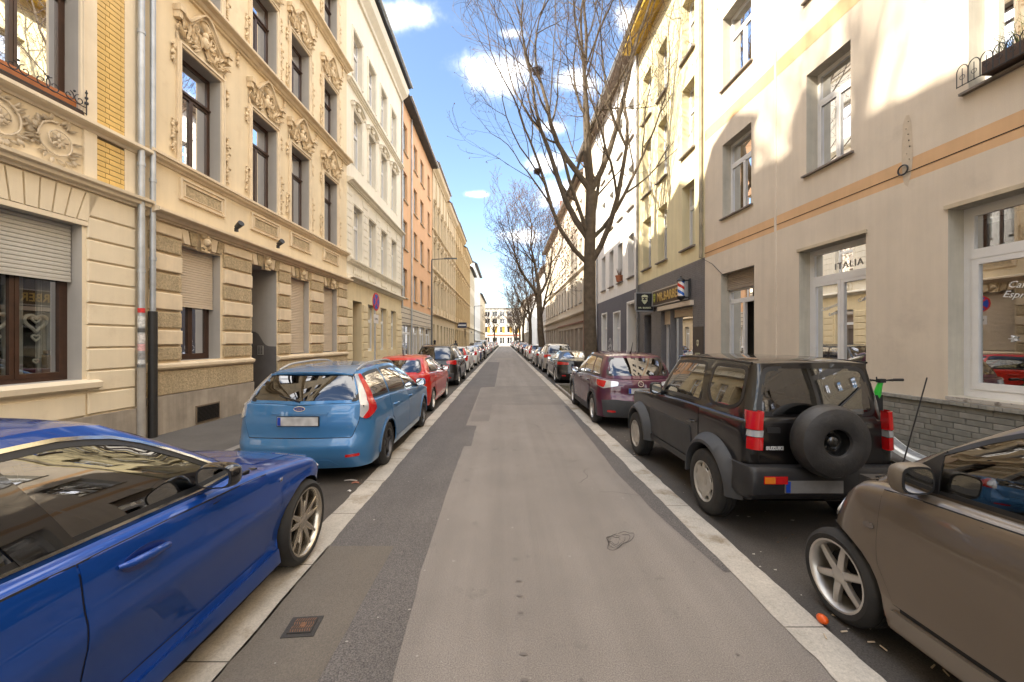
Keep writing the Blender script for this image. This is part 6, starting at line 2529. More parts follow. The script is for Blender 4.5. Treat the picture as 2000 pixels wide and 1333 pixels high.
# further along: ornate cream and ochre houses
PL_E = mat('old_cream_plaster', (0.62, 0.50, 0.33), 0.85, var=0.08, vscale=1.5, streak=0.08)
PL_F = mat('ochre_stone_plaster', (0.52, 0.38, 0.20), 0.85, var=0.10, vscale=1.5, streak=0.08)
PL_G = mat('light_beige_plaster', (0.62, 0.53, 0.38), 0.85, var=0.08, vscale=1.5, streak=0.07)
PL_W = mat('white_render', (0.76, 0.74, 0.69), 0.85, var=0.05, vscale=1.0)
far = [
    ('townhouse', 'ornate cream townhouse just beyond the orange apartment house', 34.6, 43.0, 17.2, PL_E, 4, 1),
    ('townhouse', 'cream townhouse with hooded windows, second beyond the orange house', 43.0, 50.5, 16.6, PL_E, 4, 1),
    ('townhouse', 'ochre stone-fronted townhouse with a dark shop sign projecting from it', 50.5, 61.0, 16.8, PL_F, 5, 1),
    ('townhouse', 'ochre townhouse with balconied front, beyond the shop sign on the left', 61.0, 72.0, 16.0, PL_F, 5, 1),
    ('townhouse', 'beige townhouse on the left before the white end block', 72.0, 84.0, 15.0, PL_G, 5, 0),
    ('apartment_house', 'white apartment block closing the left-hand row in the distance', 84.0, 104.0, 18.0, PL_W, 6, 0),
    ('apartment_house', 'pale apartment house at the far left end of the street', 104.0, 132.0, 14.0, PL_G, 7, 0),
]
HE = hood_mesh(1.35, PL_E)
HF = hood_mesh(1.35, PL_F, 0.30)
for nm, lb, y0, y1, H, m_, nb, orn in far:
    h = House(nm, lb, 'L', y0, y1, -6.2, -6.2, H)
    p = (y1 - y0) / nb
    bs = [(y0 + p * (k + 0.5) - 0.52, y0 + p * (k + 0.5) + 0.52) for k in range(nb)]
    fl = [(4.9, 7.1), (8.4, 10.5), (11.8, 13.8)]
    fl = [f for f in fl if f[1] < H - 0.8]
    ops = plain_rows(h, bs, fl, ST_WHITE, m_, moulding=m_ if orn else None, hood=(HF if m_ is PL_F else HE) if orn else None)
    g = [(*h.r(a, b_), 1.0, 3.3) for a, b_ in bs]
    h.wall('upper_wall', 0, h.len, 4.1, H, ops, m_)
    h.wall('ground_floor_wall', 0, h.len, 0, 4.1, g, m_)
    for k, o in enumerate(g):
        h.window(*o, ST_WHITE, d=-0.18, curtain='half')
    h.shell(H, M_SLATE if nb != 4 else M_TILE, wallm=m_, over=0.5)
    h.cornice('cornice', 0, h.len, 4.0, CORN_B, m_)
    if orn:
        h.cornice('cornice', 0, h.len, 7.85, CORN, m_)
        h.cornice('cornice', 0, h.len, 11.3, CORN, m_)
        h.cornice('cornice', 0, h.len, H - 0.7, [(0, 0), (0.1, 0.0), (0.14, 0.1), (0.4, 0.3), (0.5, 0.6), (0, 0.7)], m_)
        # pilaster strips between bays
        for k in range(nb + 1):
            yy = min(max(y0 + p * k, y0 + 0.12), y1 - 0.12)
            h.box('pilaster', *h.r(yy - 0.12, yy + 0.12), 0, 0.10, 4.3, H - 0.75, m_)
# tall block behind the camera that throws the deep shade on the right-hand wall
h = House('apartment_house', 'tall rendered house beside the camera at the left', 'L', -30.0, -6.0, -8.2, -7.25, 19.6)
ops = [(*h.r(y, y + 1.3), z, z + 2.0) for z in (5.2, 8.6, 12.0, 15.4) for y in range(-28, -8, 3)]
h.wall('front_wall', 0, h.len, 0, 19.6, ops, PL_G)
for o in ops:
    h.window(*o, ST_WHITE, d=-0.18)
h.shell(19.6, M_SLATE, wallm=PL_G, over=0.5)
# ================================================================== right-hand row
PR_A = mat('taupe_roughcast', (0.65, 0.565, 0.46), 0.9, dirt=((0.42, 0.36, 0.30), 0.8, 0.57, 0.35), var=0.07, vscale=0.9, bump=0.30, bscale=110, streak=0.07, speck=0.07, bdist=0.01)
PR_AB = mat('apricot_band_paint', (0.66, 0.42, 0.23), 0.9, var=0.08, vscale=1.2, bump=0.30, bscale=110, streak=0.07)
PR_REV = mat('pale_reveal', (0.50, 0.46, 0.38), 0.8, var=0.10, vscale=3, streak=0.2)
M_GBRICK = mat('grey_clinker', (0.215, 0.21, 0.185), 0.75, var=0.22, vscale=4.0, bump=0.3, bscale=60)
M_GBRICK2 = mat('grey_clinker_light', (0.27, 0.26, 0.23), 0.75, var=0.2, vscale=4.0, bump=0.3, bscale=60)
M_GMORT = mat('grey_mortar', (0.13, 0.125, 0.11), 0.9)
M_ALSILL = mat('weathered_sill', (0.20, 0.17, 0.145), 0.7, var=0.3, vscale=6)

h = House('apartment_house', 'taupe roughcast house with cafe windows and orange band on the right', 'R', -4.0, 12.4, 6.82, 6.15, 17.5)
RA = h
up = []
for z0, z1 in ((5.3, 7.37), (8.93, 10.95), (12.5, 14.5)):
    for a, b_ in ((10.22, 11.47), (7.42, 8.45), (4.35, 5.60), (1.3, 2.5), (-1.8, -0.6)):
        up.append((*h.r(a, b_), z0, z1))
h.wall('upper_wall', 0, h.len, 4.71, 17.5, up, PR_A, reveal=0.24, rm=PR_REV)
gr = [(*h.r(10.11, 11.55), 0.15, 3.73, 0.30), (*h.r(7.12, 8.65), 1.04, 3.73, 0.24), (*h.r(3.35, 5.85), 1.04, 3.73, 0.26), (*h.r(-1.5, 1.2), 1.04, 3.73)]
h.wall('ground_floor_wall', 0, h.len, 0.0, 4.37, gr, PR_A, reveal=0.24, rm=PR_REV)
h.wall('colour_band', 0, h.len, 4.37, 4.71, [], PR_AB)
h.box('band_crack', 0, h.len, 0.0, 0.006, 4.50, 4.512, M_DARK)  # thin dark crack line along the colour band
h.wall('colour_band', 0, h.len, 7.92, 8.26, [], PR_AB, d=0.004)
h.shell(17.5, M_SLATE, wallm=PR_A)
for k, o in enumerate(up):
    w = h.window(*o, ST_WHITE, d=-0.24, split=o[2] < 9, curtain=(None, 'sides', 'half')[k % 3])
    h.sill(o[0], o[1], o[2], M_ALSILL, d=-0.24, out=0.07, th=0.045)
# blue cloth hanging behind the middle first-floor window
h.box('blue_cloth', h.u(7.6), h.u(8.0), -0.34, -0.33, 5.45, 6.5, mat('blue_cloth', (0.25, 0.36, 0.62), 0.8, var=0.4, vscale=9))
# cafe windows
for i, o in enumerate(gr[1:]):
    big = i != 0
    w = h.window(*o[:4], ST_SHOP1 if big else ST_SHOP, d=-0.24, split=True)
    hd = h.box('blind_box', o[0] - 0.03, o[1] + 0.03, 0.0, 0.035, 3.73, 3.79, M_SILLST)
    # interior of the cafe
    if i < 2:
        h.box('cafe_back_wall', o[0] - 0.3, o[1] + 0.3, -3.2, -3.1, 0.9, 3.7, mat('ochre_cafe_wall', (0.22, 0.145, 0.045), 0.8, var=0.3, vscale=1.5))
        h.box('cafe_counter', o[0] + 0.2, o[1] - 0.2, -1.9, -1.4, 0.9, 1.35, mat('orange_counter', (0.30, 0.09, 0.02), 0.6, var=0.3))
        h.box('cafe_ceiling', o[0] - 0.3, o[1] + 0.3, -3.1, -0.3, 3.68, 3.7, mat('cafe_ceiling', (0.4, 0.36, 0.28), 0.8))
# glazed door, right leaf open
o = gr[0]
fr = MB()
for a, b_ in ((o[0], o[0] + 0.08), (o[1] - 0.08, o[1]), ((o[0] + o[1]) / 2 + 0.02, (o[0] + o[1]) / 2 + 0.10)):
    fr.box(a, b_, -0.32, -0.25, 0.15, 3.25 if abs(a - (o[0] + o[1]) / 2) > 0.2 else 2.88)
fr.box(o[0], o[1], -0.32, -0.25, 2.88, 3.0)
fr.box(o[0], o[1], -0.32, -0.25, 3.22, 3.28)
mid = (o[0] + o[1]) / 2 + 0.06
fr.box(mid + 0.04, o[1] - 0.08, -0.31, -0.26, 0.15, 0.4)
dr = fr.build('door', M_WHITEW, h.root)
g = MB()
g.face((mid + 0.04, -0.29, 0.4), (o[1] - 0.08, -0.29, 0.4), (o[1] - 0.08, -0.29, 2.88), (mid + 0.04, -0.29, 2.88))
g.face((o[0] + 0.08, -0.29, 3.0), (o[1] - 0.08, -0.29, 3.0), (o[1] - 0.08, -0.29, 3.22), (o[0] + 0.08, -0.29, 3.22))
g.build('pane', M_SHOPGLASS, dr)
b = MB()
b.tube([(mid + 0.07, -0.22, 1.15), (mid + 0.07, -0.19, 1.2), (mid + 0.07, -0.19, 1.9), (mid + 0.07, -0.22, 1.95)], 0.014, 8)
b.build('door_handle', M_CHROME, dr, True)
h.shutter(o[0] + 0.01, o[1] - 0.01, 3.30, 3.73, mat('brown_shutter', (0.36, 0.30, 0.24), 0.5), d=-0.2, pitch=0.05)
h.box('door_step', o[0], o[1], -0.3, 0.05, 0.10, 0.15, M_SILLST)

# lettering on the cafe glass
M_WLET = mat('white_vinyl', (0.75, 0.75, 0.75), 0.5)


def wall_letters(H, txt, size, Y, z, d, m, tilt=0.0, spacing=1.0, shear=0.0, bold=0.0, depth=0.001, name='lettering', parent=None):
    me = text_mesh(txt, size, m, depth, bold, name, spacing, shear)
    # text faces +z; stand it up facing outward (+y local), reading left to right for someone in the street
    o = put(name, me, parent or H.root, (H.u(Y), d, z))
    o.rotation_euler = Matrix(((-1, 0, 0), (0, 0, 1), (0, 1, 0))).transposed().to_euler()
    M = Matrix(((-1, 0, 0), (0, 0, 1), (0, 1, 0)))
    o.rotation_euler = (M @ Matrix.Rotation(tilt, 3, 'Z')).to_euler()
    return o


wall_letters(h, 'Caffe', 0.125, 5.24, 2.56, -0.255, M_WLET, tilt=R(-10), shear=0.3)
wall_letters(h, 'Espresso', 0.125, 5.20, 2.42, -0.255, M_WLET, tilt=R(-10), shear=0.3)
wall_letters(h, 'Cappuccino', 0.10, 8.15, 2.52, -0.255, M_WLET, tilt=R(12), shear=0.3)
wall_letters(h, 'Latte', 0.10, 8.10, 2.38, -0.255, M_WLET, tilt=R(12), shear=0.3)
wall_letters(h, 'Caffe', 0.10, 7.45, 2.60, -0.255, M_WLET, tilt=R(8), shear=0.3)
wall_letters(h, 'ITALIA', 0.18, 7.75, 3.30, -0.255, mat('faded_vinyl', (0.42, 0.41, 0.40), 0.6), spacing=1.2)
for y, z in ((5.30, 1.86), (5.02, 2.16), (4.95, 1.60)):
    b = MB()
    for k in range(5):
        leaf(b, 0, 0, 2 * PI * k / 5, 0.045, 0.014, 0.0, 0.001)
    put('flower_decal', b.mesh('flower_decal', M_WLET), h.root, (h.u(y), -0.256, z))

# thin rendered service conduit, ring and patch where something was torn out
b = MB()
b.box(h.u(9.32), h.u(9.38), 0.0, 0.02, 0.0, 17.0)
b.build('conduit', PR_A, h.root)
b = MB()
pts = [(h.u(6.46) + 0.075 * math.cos(2 * PI * k / 20), 0.03, 4.56 + 0.075 * math.sin(2 * PI * k / 20)) for k in range(21)]
b.tube(pts, 0.012, 6, cap=False)
b.build('iron_ring', M_IRON, h.root, True)
pt = MB()
rr_ = random.Random(4)
P = []
for k in range(22):
    a = 2 * PI * k / 22
    P.append((h.u(6.42) + (0.075 + 0.02 * rr_.random()) * math.cos(a), 0.004, 4.86 + (0.55 + 0.05 * rr_.random()) * math.sin(a)))
pt.v = P
pt.f = [tuple(range(22))]
pt.build('render_patch', mat('patch_render', (0.56, 0.47, 0.36), 0.9, var=0.1, vscale=8, bump=0.3), h.root)
b = MB()
for k in range(7):
    b.ball((h.u(6.40) + rr_.uniform(-.03, .03), 0.01, 4.70 + k * 0.10), rr_.uniform(0.006, 0.014), 5)
b.build('drill_hole', M_DARK, h.root)

# clinker plinth: bricks in view one by one, the rest as one mass
pe = h.u(10.08)
ps = 0.0
h.box('plinth_backing', 0, pe, 0.0, 0.035, 0.0, 0.925, M_GMORT)
BW, BHh = 0.30, 0.083
bk = {}
cnt = 0
rest = MB()
row = 0
z = 0.01
while z + BHh <= 0.93:
    x = -0.15 * (row % 2) - (0.07 if row % 3 == 0 else 0)
    while x < pe:
        a, c = max(0, x + 0.004), min(pe, x + BW - 0.004)
        if c - a > 0.03:
            Y = h.Y0 + (a / h.len) * (h.Y1 - h.Y0)
            mm = M_GBRICK if rr_.random() < 0.6 else M_GBRICK2
            if 3.9 < Y < 9.4 and cnt < 290 and not (Y > 7.6 and z < 0.5):
                key = (round(c - a, 2), mm.name)
                if key not in bk:
                    bk[key] = MB().cbox(0, c - a, 0, 0.045, 0, BHh - 0.008, 0.004).mesh('brick', mm)
                q = put('brick', bk[key], h.root, (a, rr_.uniform(-0.003, 0.003) + 0.008, z))
                cnt += 1
            else:
                rest.cbox(a, c, 0.0, 0.052, z, z + BHh - 0.008, 0.004)
        x += BW
    z += BHh
    row += 1
o = rest.build('brick_remainder', M_GBRICK, h.root)
o['kind'] = 'stuff'
# header course on top
hd = {}
x = 0.0
k = 0
rest = MB()
while x + 0.085 < pe:
    Y = h.Y0 + (x / h.len) * (h.Y1 - h.Y0)
    rest.box(x, x + 0.078, -0.005, 0.085, 0.925 if True else 0, 0.975 + rr_.uniform(-0.003, 0.003))
    x += 0.085
rest.build('coping_bricks', M_GBRICK2, h.root)['kind'] = 'stuff'
# window ledge under the big window
for o in gr[1:3]:
    h.box('window_sill', o[0] - 0.02, o[1] + 0.02, -0.24, 0.02, 0.985, 1.035, mat('chipped_sill', (0.45, 0.42, 0.38), 0.8, dirt=((0.1, 0.08, 0.06), 9, 0.5, 0.8)))

# flower box with iron guard on the near first-floor window
fb = thing('flower_box', 'dark flower box with dry plants behind a curly iron guard, top right window', 'flower box')
fb.location = wpos(h, h.u(4.98), 0.06, 5.30)
fb.rotation_euler = (0, 0, h.root.rotation_euler.z)
b = MB()
b.box(-0.45, 0.35, -0.10, 0.10, 0.02, 0.20)
b.build('trough', mat('brown_trough', (0.09, 0.055, 0.04), 0.6), fb)
b = MB()
for k in range(90):
    x, y = rr_.uniform(-0.42, 0.32), rr_.uniform(-0.07, 0.07)
    a = rr_.uniform(0, 2 * PI)
    l = rr_.uniform(0.15, 0.42)
    b.tube([(x, y, 0.18), (x + 0.06 * math.cos(a), y + 0.05 * math.sin(a), 0.18 + l * 0.6), (x + 0.16 * math.cos(a), y + 0.10 * math.sin(a), 0.18 + l)], [0.004, 0.003, 0.001], 4)
b.build('plant', mat('dry_plant', (0.10, 0.11, 0.04), 0.8, var=0.4, vscale=20), fb)
gd = MB()
n = 9
for k in range(n):
    cx = -0.60 + (k + 0.5) * 1.2 / n
    pts = [(cx + 0.065 * math.cos(a), 0.14, 0.20 + 0.085 * math.sin(a)) for a in [PI * q / 10 for q in range(11)]]
    gd.tube([(cx + 0.065, 0.14, 0.0)] + pts + [(cx - 0.065, 0.14, 0.0)], 0.006, 5)
    gd.tube([(cx, 0.14, 0), (cx, 0.14, 0.24)], 0.005, 5)
    gd.tube([(cx + 0.03 * math.cos(a), 0.14, 0.12 + 0.03 * math.sin(a)) for a in [2 * PI * q / 10 for q in range(11)]], 0.004, 4)
gd.tube([(-0.6, 0.14, 0.01), (0.6, 0.14, 0.01)], 0.007, 5)
gd.build('iron_guard', M_IRON, fb, True)

# ---- barber's house
PR_B = mat('pale_yellow_render', (0.74, 0.645, 0.40), 0.85, var=0.05, vscale=1.2, streak=0.10)
M_GTILE = mat('grey_strip_tile', (0.145, 0.14, 0.145), 0.4, var=0.12, vscale=4)
h = House('apartment_house', 'pale yellow house with grey tiled ground floor and barber shop', 'R', 12.4, 18.6, 6.15, 6.15, 15.2)
RB = h
b2 = [(13.08, 14.0), (15.3, 16.2), (16.95, 17.95)]
ops = plain_rows(h, b2, ((4.95, 7.1), (8.15, 10.45), (11.4, 13.4)), ST_WHITE1, PR_B, sillm=M_ALSILL, d=-0.26, curt=('full', None, 'sides'))
h.wall('upper_wall', 0, h.len, 4.40, 15.2, ops, PR_B, reveal=0.28)
gops = [(*h.r(13.2, 14.95), 0.5, 2.98, 0.25), (*h.r(15.0, 15.85), 0.1, 2.98, 0.25), (*h.r(16.9, 17.75), 0.1, 2.95, 0.5)]
h.wall('ground_floor_wall', 0, h.len, 0.0, 4.40, gops, M_GTILE)
# strip tiles: long thin courses
st_ = MB()
z = 0.02
k = 0
while z < 4.36:
    x = -0.2 * (k % 2)
    while x < h.len:
        a, c = max(0.005, x), min(h.len - 0.005, x + 0.39)
        if not any(g_[0] - 0.02 < (a + c) / 2 < g_[1] + 0.02 and g_[2] < z + 0.03 < g_[3] for g_ in gops):
            aa, cc = a, c
            for g_ in gops:
                if g_[2] < z + 0.03 < g_[3]:
                    if a < g_[0] < c:
                        cc = g_[0]
                    if a < g_[1] < c:
                        aa = g_[1]
            st_.cbox(aa, cc, 0.0, 0.012, z, z + 0.058, 0.003)
        x += 0.395
    z += 0.063
    k += 1
st_.build('strip_tiles', M_GTILE, h.root)['kind'] = 'stuff'
h.shell(15.2, M_EAVE, wallm=PR_B, over=0.75)
h.box('yellow_soffit', 0, h.len, 0.0, 0.74, 14.95, 15.14, mat('ochre_soffit', (0.55, 0.36, 0.04), 0.7, var=0.3, vscale=4))
w = h.window(*gops[0][:4], dict(id='barb', m=mat('brushed_alu', (0.45, 0.45, 0.45), 0.4, metal=0.5), tr=None, cols=1, fw=0.05, sash=0.03, glass=M_SHOPGLASS), d=-0.2)
h.box('window_display', gops[0][0] + 0.1, gops[0][1] - 0.1, -0.5, -0.45, 0.55, 1.2, mat('display', (0.35, 0.28, 0.18), 0.6, var=0.5, vscale=7))
h.shutter(gops[0][0] + 0.02, gops[0][1] - 0.02, 2.72, 2.98, M_SHUT, d=-0.14)
dw = h.window(*gops[1][:4], dict(id='barbd', m=M_WHITEW, tr=None, cols=1, fw=0.07, sash=0.05, glass=M_SHOPGLASS), d=-0.2, name='door')
h.shutter(gops[1][0] + 0.02, gops[1][1] - 0.02, 2.5, 2.98, M_SHUT, d=-0.14)
h.box('door', gops[2][0], gops[2][1], -0.55, -0.5, 0.1, 2.95, mat('dark_teal_door', (0.03, 0.05, 0.06), 0.4))
h.box('shutter_box', *h.r(13.1, 15.9), 0.0, 0.14, 3.0, 3.16, M_SHUT)
# sign board MR. BARBER
M_SIGNBR = mat('sign_brown', (0.085, 0.055, 0.035), 0.35, var=0.1)
M_GOLD = mat('sign_gold', (0.62, 0.43, 0.14), 0.4, metal=0.3)
sg = thing('shop_sign', 'long brown and gold MR.BARBER sign above the barber shop window', 'sign')
sg.location = wpos(h, h.u(14.95), 0.02, 3.52)
sg.rotation_euler = (0, 0, h.root.rotation_euler.z)
MB().box(-1.45, 1.45, 0, 0.12, -0.29, 0.29).build('sign_panel', M_SIGNBR, sg)
b = MB()
for q in ((-1.47, 1.47, 0.27, 0.31), (-1.47, 1.47, -0.31, -0.27), (-1.49, -1.45, -0.31, 0.31), (1.45, 1.49, -0.31, 0.31)):
    b.box(q[0], q[1], 0.0, 0.14, q[2], q[3])
b.build('sign_frame', mat('sign_alu', (0.55, 0.52, 0.5), 0.35, metal=0.6), sg)
o = wall_letters(h, 'MR.BARBER', 0.40, 14.7, 0, 0, M_GOLD, spacing=1.06, bold=0.006, depth=0.01)
o.parent = sg
o.location = (-0.12, 0.135, -0.01)
o.scale = (0.98, 1.15, 1)


def barber_logo(parent, s, m, loc, rot=None):
    """bearded head with flat cap"""
    b = MB()
    b.v = []
    cap = [(-0.55, 0.55), (-0.45, 0.80), (0, 0.92), (0.45, 0.80), (0.55, 0.55), (0.62, 0.48), (-0.62, 0.48)]
    b.prism([(x * s, z * s) for x, z in cap], 0, 0.004)
    face = [(-0.45, 0.42), (-0.45, -0.05), (-0.28, -0.50), (0, -0.72), (0.28, -0.50), (0.45, -0.05), (0.45, 0.42), (0.33, 0.42), (0.33, 0.0), (0.0, -0.02), (-0.33, 0.0), (-0.33, 0.42)]
    b.prism([(x * s, z * s) for x, z in face], 0, 0.004)
    must = [(-0.62, -0.02), (-0.25, -0.22), (0, -0.12), (0.25, -0.22), (0.62, -0.02), (0.3, -0.34), (0, -0.26), (-0.3, -0.34)]
    b.prism([(x * s, (z - 0.02) * s) for x, z in must], 0.0, 0.006)
    for q in (-1, 1):
        b.prism([(q * 0.20 * s + 0.11 * s * math.cos(2 * PI * k / 10), 0.24 * s + 0.08 * s * math.sin(2 * PI * k / 10)) for k in range(10)], 0, 0.004)
    o = b.build('logo', m, parent, loc=loc)
    if rot:
        o.rotation_euler = rot
    return o


barber_logo(sg, 0.22, mat('sign_lime', (0.5, 0.52, 0.08), 0.4), (1.25, 0.125, 0))
# square projecting sign facing the camera
ps_ = thing('projecting_sign', 'square black projecting barber sign with pale bearded-face logo', 'sign')
ps_.location = (5.72, 16.55, 3.42)
MB().box(-0.35, 0.35, -0.06, 0.06, -0.37, 0.37).build('sign_box', mat('sign_black', (0.012, 0.013, 0.016), 0.3), ps_)
b = MB()
for q in ((-0.36, 0.36, 0.35, 0.385), (-0.36, 0.36, -0.385, -0.35), (-0.375, -0.34, -0.385, 0.385), (0.34, 0.375, -0.385, 0.385)):
    b.box(q[0], q[1], -0.07, 0.07, q[2], q[3])
b.build('sign_frame', mat('frame_grey', (0.30, 0.31, 0.33), 0.4, metal=0.5), ps_)
M_LOGO = mat('logo_cream', (0.62, 0.62, 0.42), 0.5)
barber_logo(ps_, 0.24, M_LOGO, (0, -0.068, 0.08))
me = text_mesh('MR. BARBER', 0.09, M_LOGO, 0.002, 0.002, 'lettering', 1.1)
put('lettering', me, ps_, (0, -0.064, -0.24), (PI / 2, 0, 0))
MB().box(0.35, 0.44, -0.02, 0.02, 0.2, 0.26).build('bracket', M_BLACKPL, ps_)
MB().box(0.35, 0.44, -0.02, 0.02, -0.26, -0.2).build('bracket', M_BLACKPL, ps_)
# the poster panel below
pp_ = h.box('poster_panel', *h.r(12.46, 13.12), 0.012, 0.03, 0.4, 2.28, mat('poster_brown', (0.055, 0.042, 0.036), 0.4))
barber_logo(pp_, 0.13, M_LOGO, (h.u(12.8), 0.032, 1.75))
o = wall_letters(h, 'BARBER', 0.10, 12.8, 1.42, 0.034, M_LOGO)
# barber pole
bp = thing('barber_pole', 'red, white and blue striped barber pole on a black wall bracket', 'barber pole')
bp.location = (5.83, 13.35, 3.55)
m = bpy.data.materials.new('barber_stripes')
m.use_nodes = True
N, L = m.node_tree.nodes, m.node_tree.links
tc = N.new('ShaderNodeTexCoord')
sp = N.new('ShaderNodeSeparateXYZ')
L.new(tc.outputs['Object'], sp.inputs[0])
at2 = N.new('ShaderNodeMath')
at2.operation = 'ARCTAN2'
L.new(sp.outputs[1], at2.inputs[0])
L.new(sp.outputs[0], at2.inputs[1])
a1 = N.new('ShaderNodeMath')
a1.operation = 'MULTIPLY'
a1.inputs[1].default_value = 1 / (2 * PI)
L.new(at2.outputs[0], a1.inputs[0])
a2 = N.new('ShaderNodeMath')
a2.operation = 'MULTIPLY_ADD'
a2.inputs[1].default_value = 2.4
L.new(sp.outputs[2], a2.inputs[0])
L.new(a1.outputs[0], a2.inputs[2])
fr_ = N.new('ShaderNodeMath')
fr_.operation = 'FRACT'
L.new(a2.outputs[0], fr_.inputs[0])
cr_ = N.new('ShaderNodeValToRGB')
cr_.color_ramp.interpolation = 'CONSTANT'
cr_.color_ramp.elements[0].color = (0.75, 0.75, 0.75, 1)
cr_.color_ramp.elements[1].position = 0.25
cr_.color_ramp.elements[1].color = (0.02, 0.12, 0.50, 1)
e = cr_.color_ramp.elements.new(0.5)
e.color = (0.75, 0.75, 0.75, 1)
e = cr_.color_ramp.elements.new(0.75)
e.color = (0.62, 0.04, 0.02, 1)
L.new(fr_.outputs[0], cr_.inputs[0])
L.new(cr_.outputs[0], N['Principled BSDF'].inputs['Base Color'])
N['Principled BSDF'].inputs['Roughness'].default_value = 0.15
b = MB()
b.lathe([(0.105, -0.24), (0.105, 0.24)], 24)
b.build('striped_cylinder', m, bp, True)
b = MB()
b.lathe([(0.0, 0.43), (0.02, 0.42), (0.02, 0.38), (0.06, 0.36), (0.11, 0.32), (0.135, 0.28), (0.135, 0.24), (0.0, 0.24)], 24)
b.lathe([(0.0, -0.40), (0.03, -0.38), (0.06, -0.36), (0.11, -0.33), (0.135, -0.28), (0.135, -0.24), (0.0, -0.24)], 24)
b.build('cap', M_BLACKPL, bp, True)
b = MB()
b.box(0.26, 0.31, -0.03, 0.03, -0.34, 0.34)
b.box(0.10, 0.28, -0.02, 0.02, 0.26, 0.30)
b.box(0.10, 0.28, -0.02, 0.02, -0.30, -0.26)
b.build('wall_bracket', M_BLACKPL, bp)
h.pipe(h.u(12.5), 0.0 + 4.4, 15.1, mat('brown_pipe', (0.26, 0.22, 0.15), 0.6, var=0.3), d=0.08, r=0.05)
h.pipe(h.u(18.5), 0.0, 15.1, mat('grey_pipe', (0.24, 0.23, 0.22), 0.6, var=0.3), d=0.08, r=0.05)
# slack cable between the houses
b = MB()
b.tube([wpos(h, h.u(12.52), 0.10, 4.42), wpos(RA, RA.u(11.9), 0.06, 4.1), wpos(RA, RA.u(11.3), 0.03, 3.62)], 0.008, 5)
tag(b.build('cable', M_BLACKPL), 'thin grey cable sagging from the downpipe to above the cafe door', 'cable')

# ---- white house with dark grey base
PR_C = mat('white_plaster', (0.74, 0.72, 0.68), 0.85, var=0.05, vscale=1.2, streak=0.08)
PR_CG = mat('slate_grey_paint', (0.105, 0.105, 0.125), 0.7, var=0.08, vscale=2)
h = House('apartment_house', 'white house with slate grey base beside the barber shop', 'R', 18.6, 26.7, 6.15, 6.15, 15.6)
b3 = [(19.2, 20.1), (21.0, 21.9), (22.8, 23.7), (24.6, 25.5)]
ops = plain_rows(h, b3, ((4.95, 7.0), (8.3, 10.35), (11.65, 13.5)), ST_WHITE1, PR_C, sillm=M_ALSILL, d=-0.24)
h.wall('upper_wall', 0, h.len, 4.28, 15.6, ops, PR_C, reveal=0.26)
gops = [(*h.r(18.85, 20.1), 0.1, 3.62, 0.6), (*h.r(21.5, 22.7), 1.0, 3.35), (*h.r(24.3, 25.4), 1.0, 3.45)]
h.wall('ground_floor_wall', 0, h.len, 0, 4.28, gops, PR_CG, rm=PR_C)
h.architrave(gops[0][0], gops[0][1], 0.1, 3.62, 0.16, PR_C, 0.04, name='door_surround')
h.box('door', gops[0][0], gops[0][1], -0.65, -0.6, 0.1, 3.6, mat('pale_door', (0.5, 0.48, 0.45), 0.5))
for o in gops[1:]:
    h.window(*o[:4], ST_WHITE1, d=-0.18, curtain='full')
    h.architrave(o[0], o[1], 1.0, o[3], 0.10, PR_C, 0.03)
# graffito
b = MB()
for cx, cz, r0 in ((h.u(23.5), 1.75, 0.22), (h.u(23.35), 1.45, 0.18), (h.u(23.7), 1.4, 0.15)):
    b.tube([(cx + r0 * math.cos(t / 3), 0.006, cz + r0 * 1.1 * math.sin(t / 3)) for t in range(0, 19)], 0.016, 4, cap=False)
b.build('graffito', mat('white_spray', (0.6, 0.6, 0.6), 0.8), h.root)
h.shell(15.6, M_EAVE, wallm=PR_C, over=0.6)
h.pipe(h.u(26.6), 0, 15.5, d=0.08, r=0.05)
fb = thing('flower_pot', 'terracotta pot with a dry shrub on a first-floor sill of the white house', 'flower pot')
fb.location = (6.10, 21.4, 4.96)
b = MB()
b.lathe([(0.0, 0), (0.16, 0), (0.21, 0.26), (0.23, 0.27), (0.23, 0.33), (0.18, 0.33), (0.17, 0.28), (0, 0.28)], 14)
b.build('pot', mat('terracotta', (0.38, 0.13, 0.06), 0.8), fb, True)
b = MB()
for k in range(60):
    a, l = rr_.uniform(0, 2 * PI), rr_.uniform(0.15, 0.45)
    b.tube([(0.05 * math.cos(a), 0.05 * math.sin(a), 0.28), (0.2 * math.cos(a) * l * 2, 0.2 * math.sin(a) * l * 2, 0.28 + l)], [0.006, 0.002], 4)
b.build('shrub', mat('dry_shrub', (0.15, 0.08, 0.04), 0.8), fb)

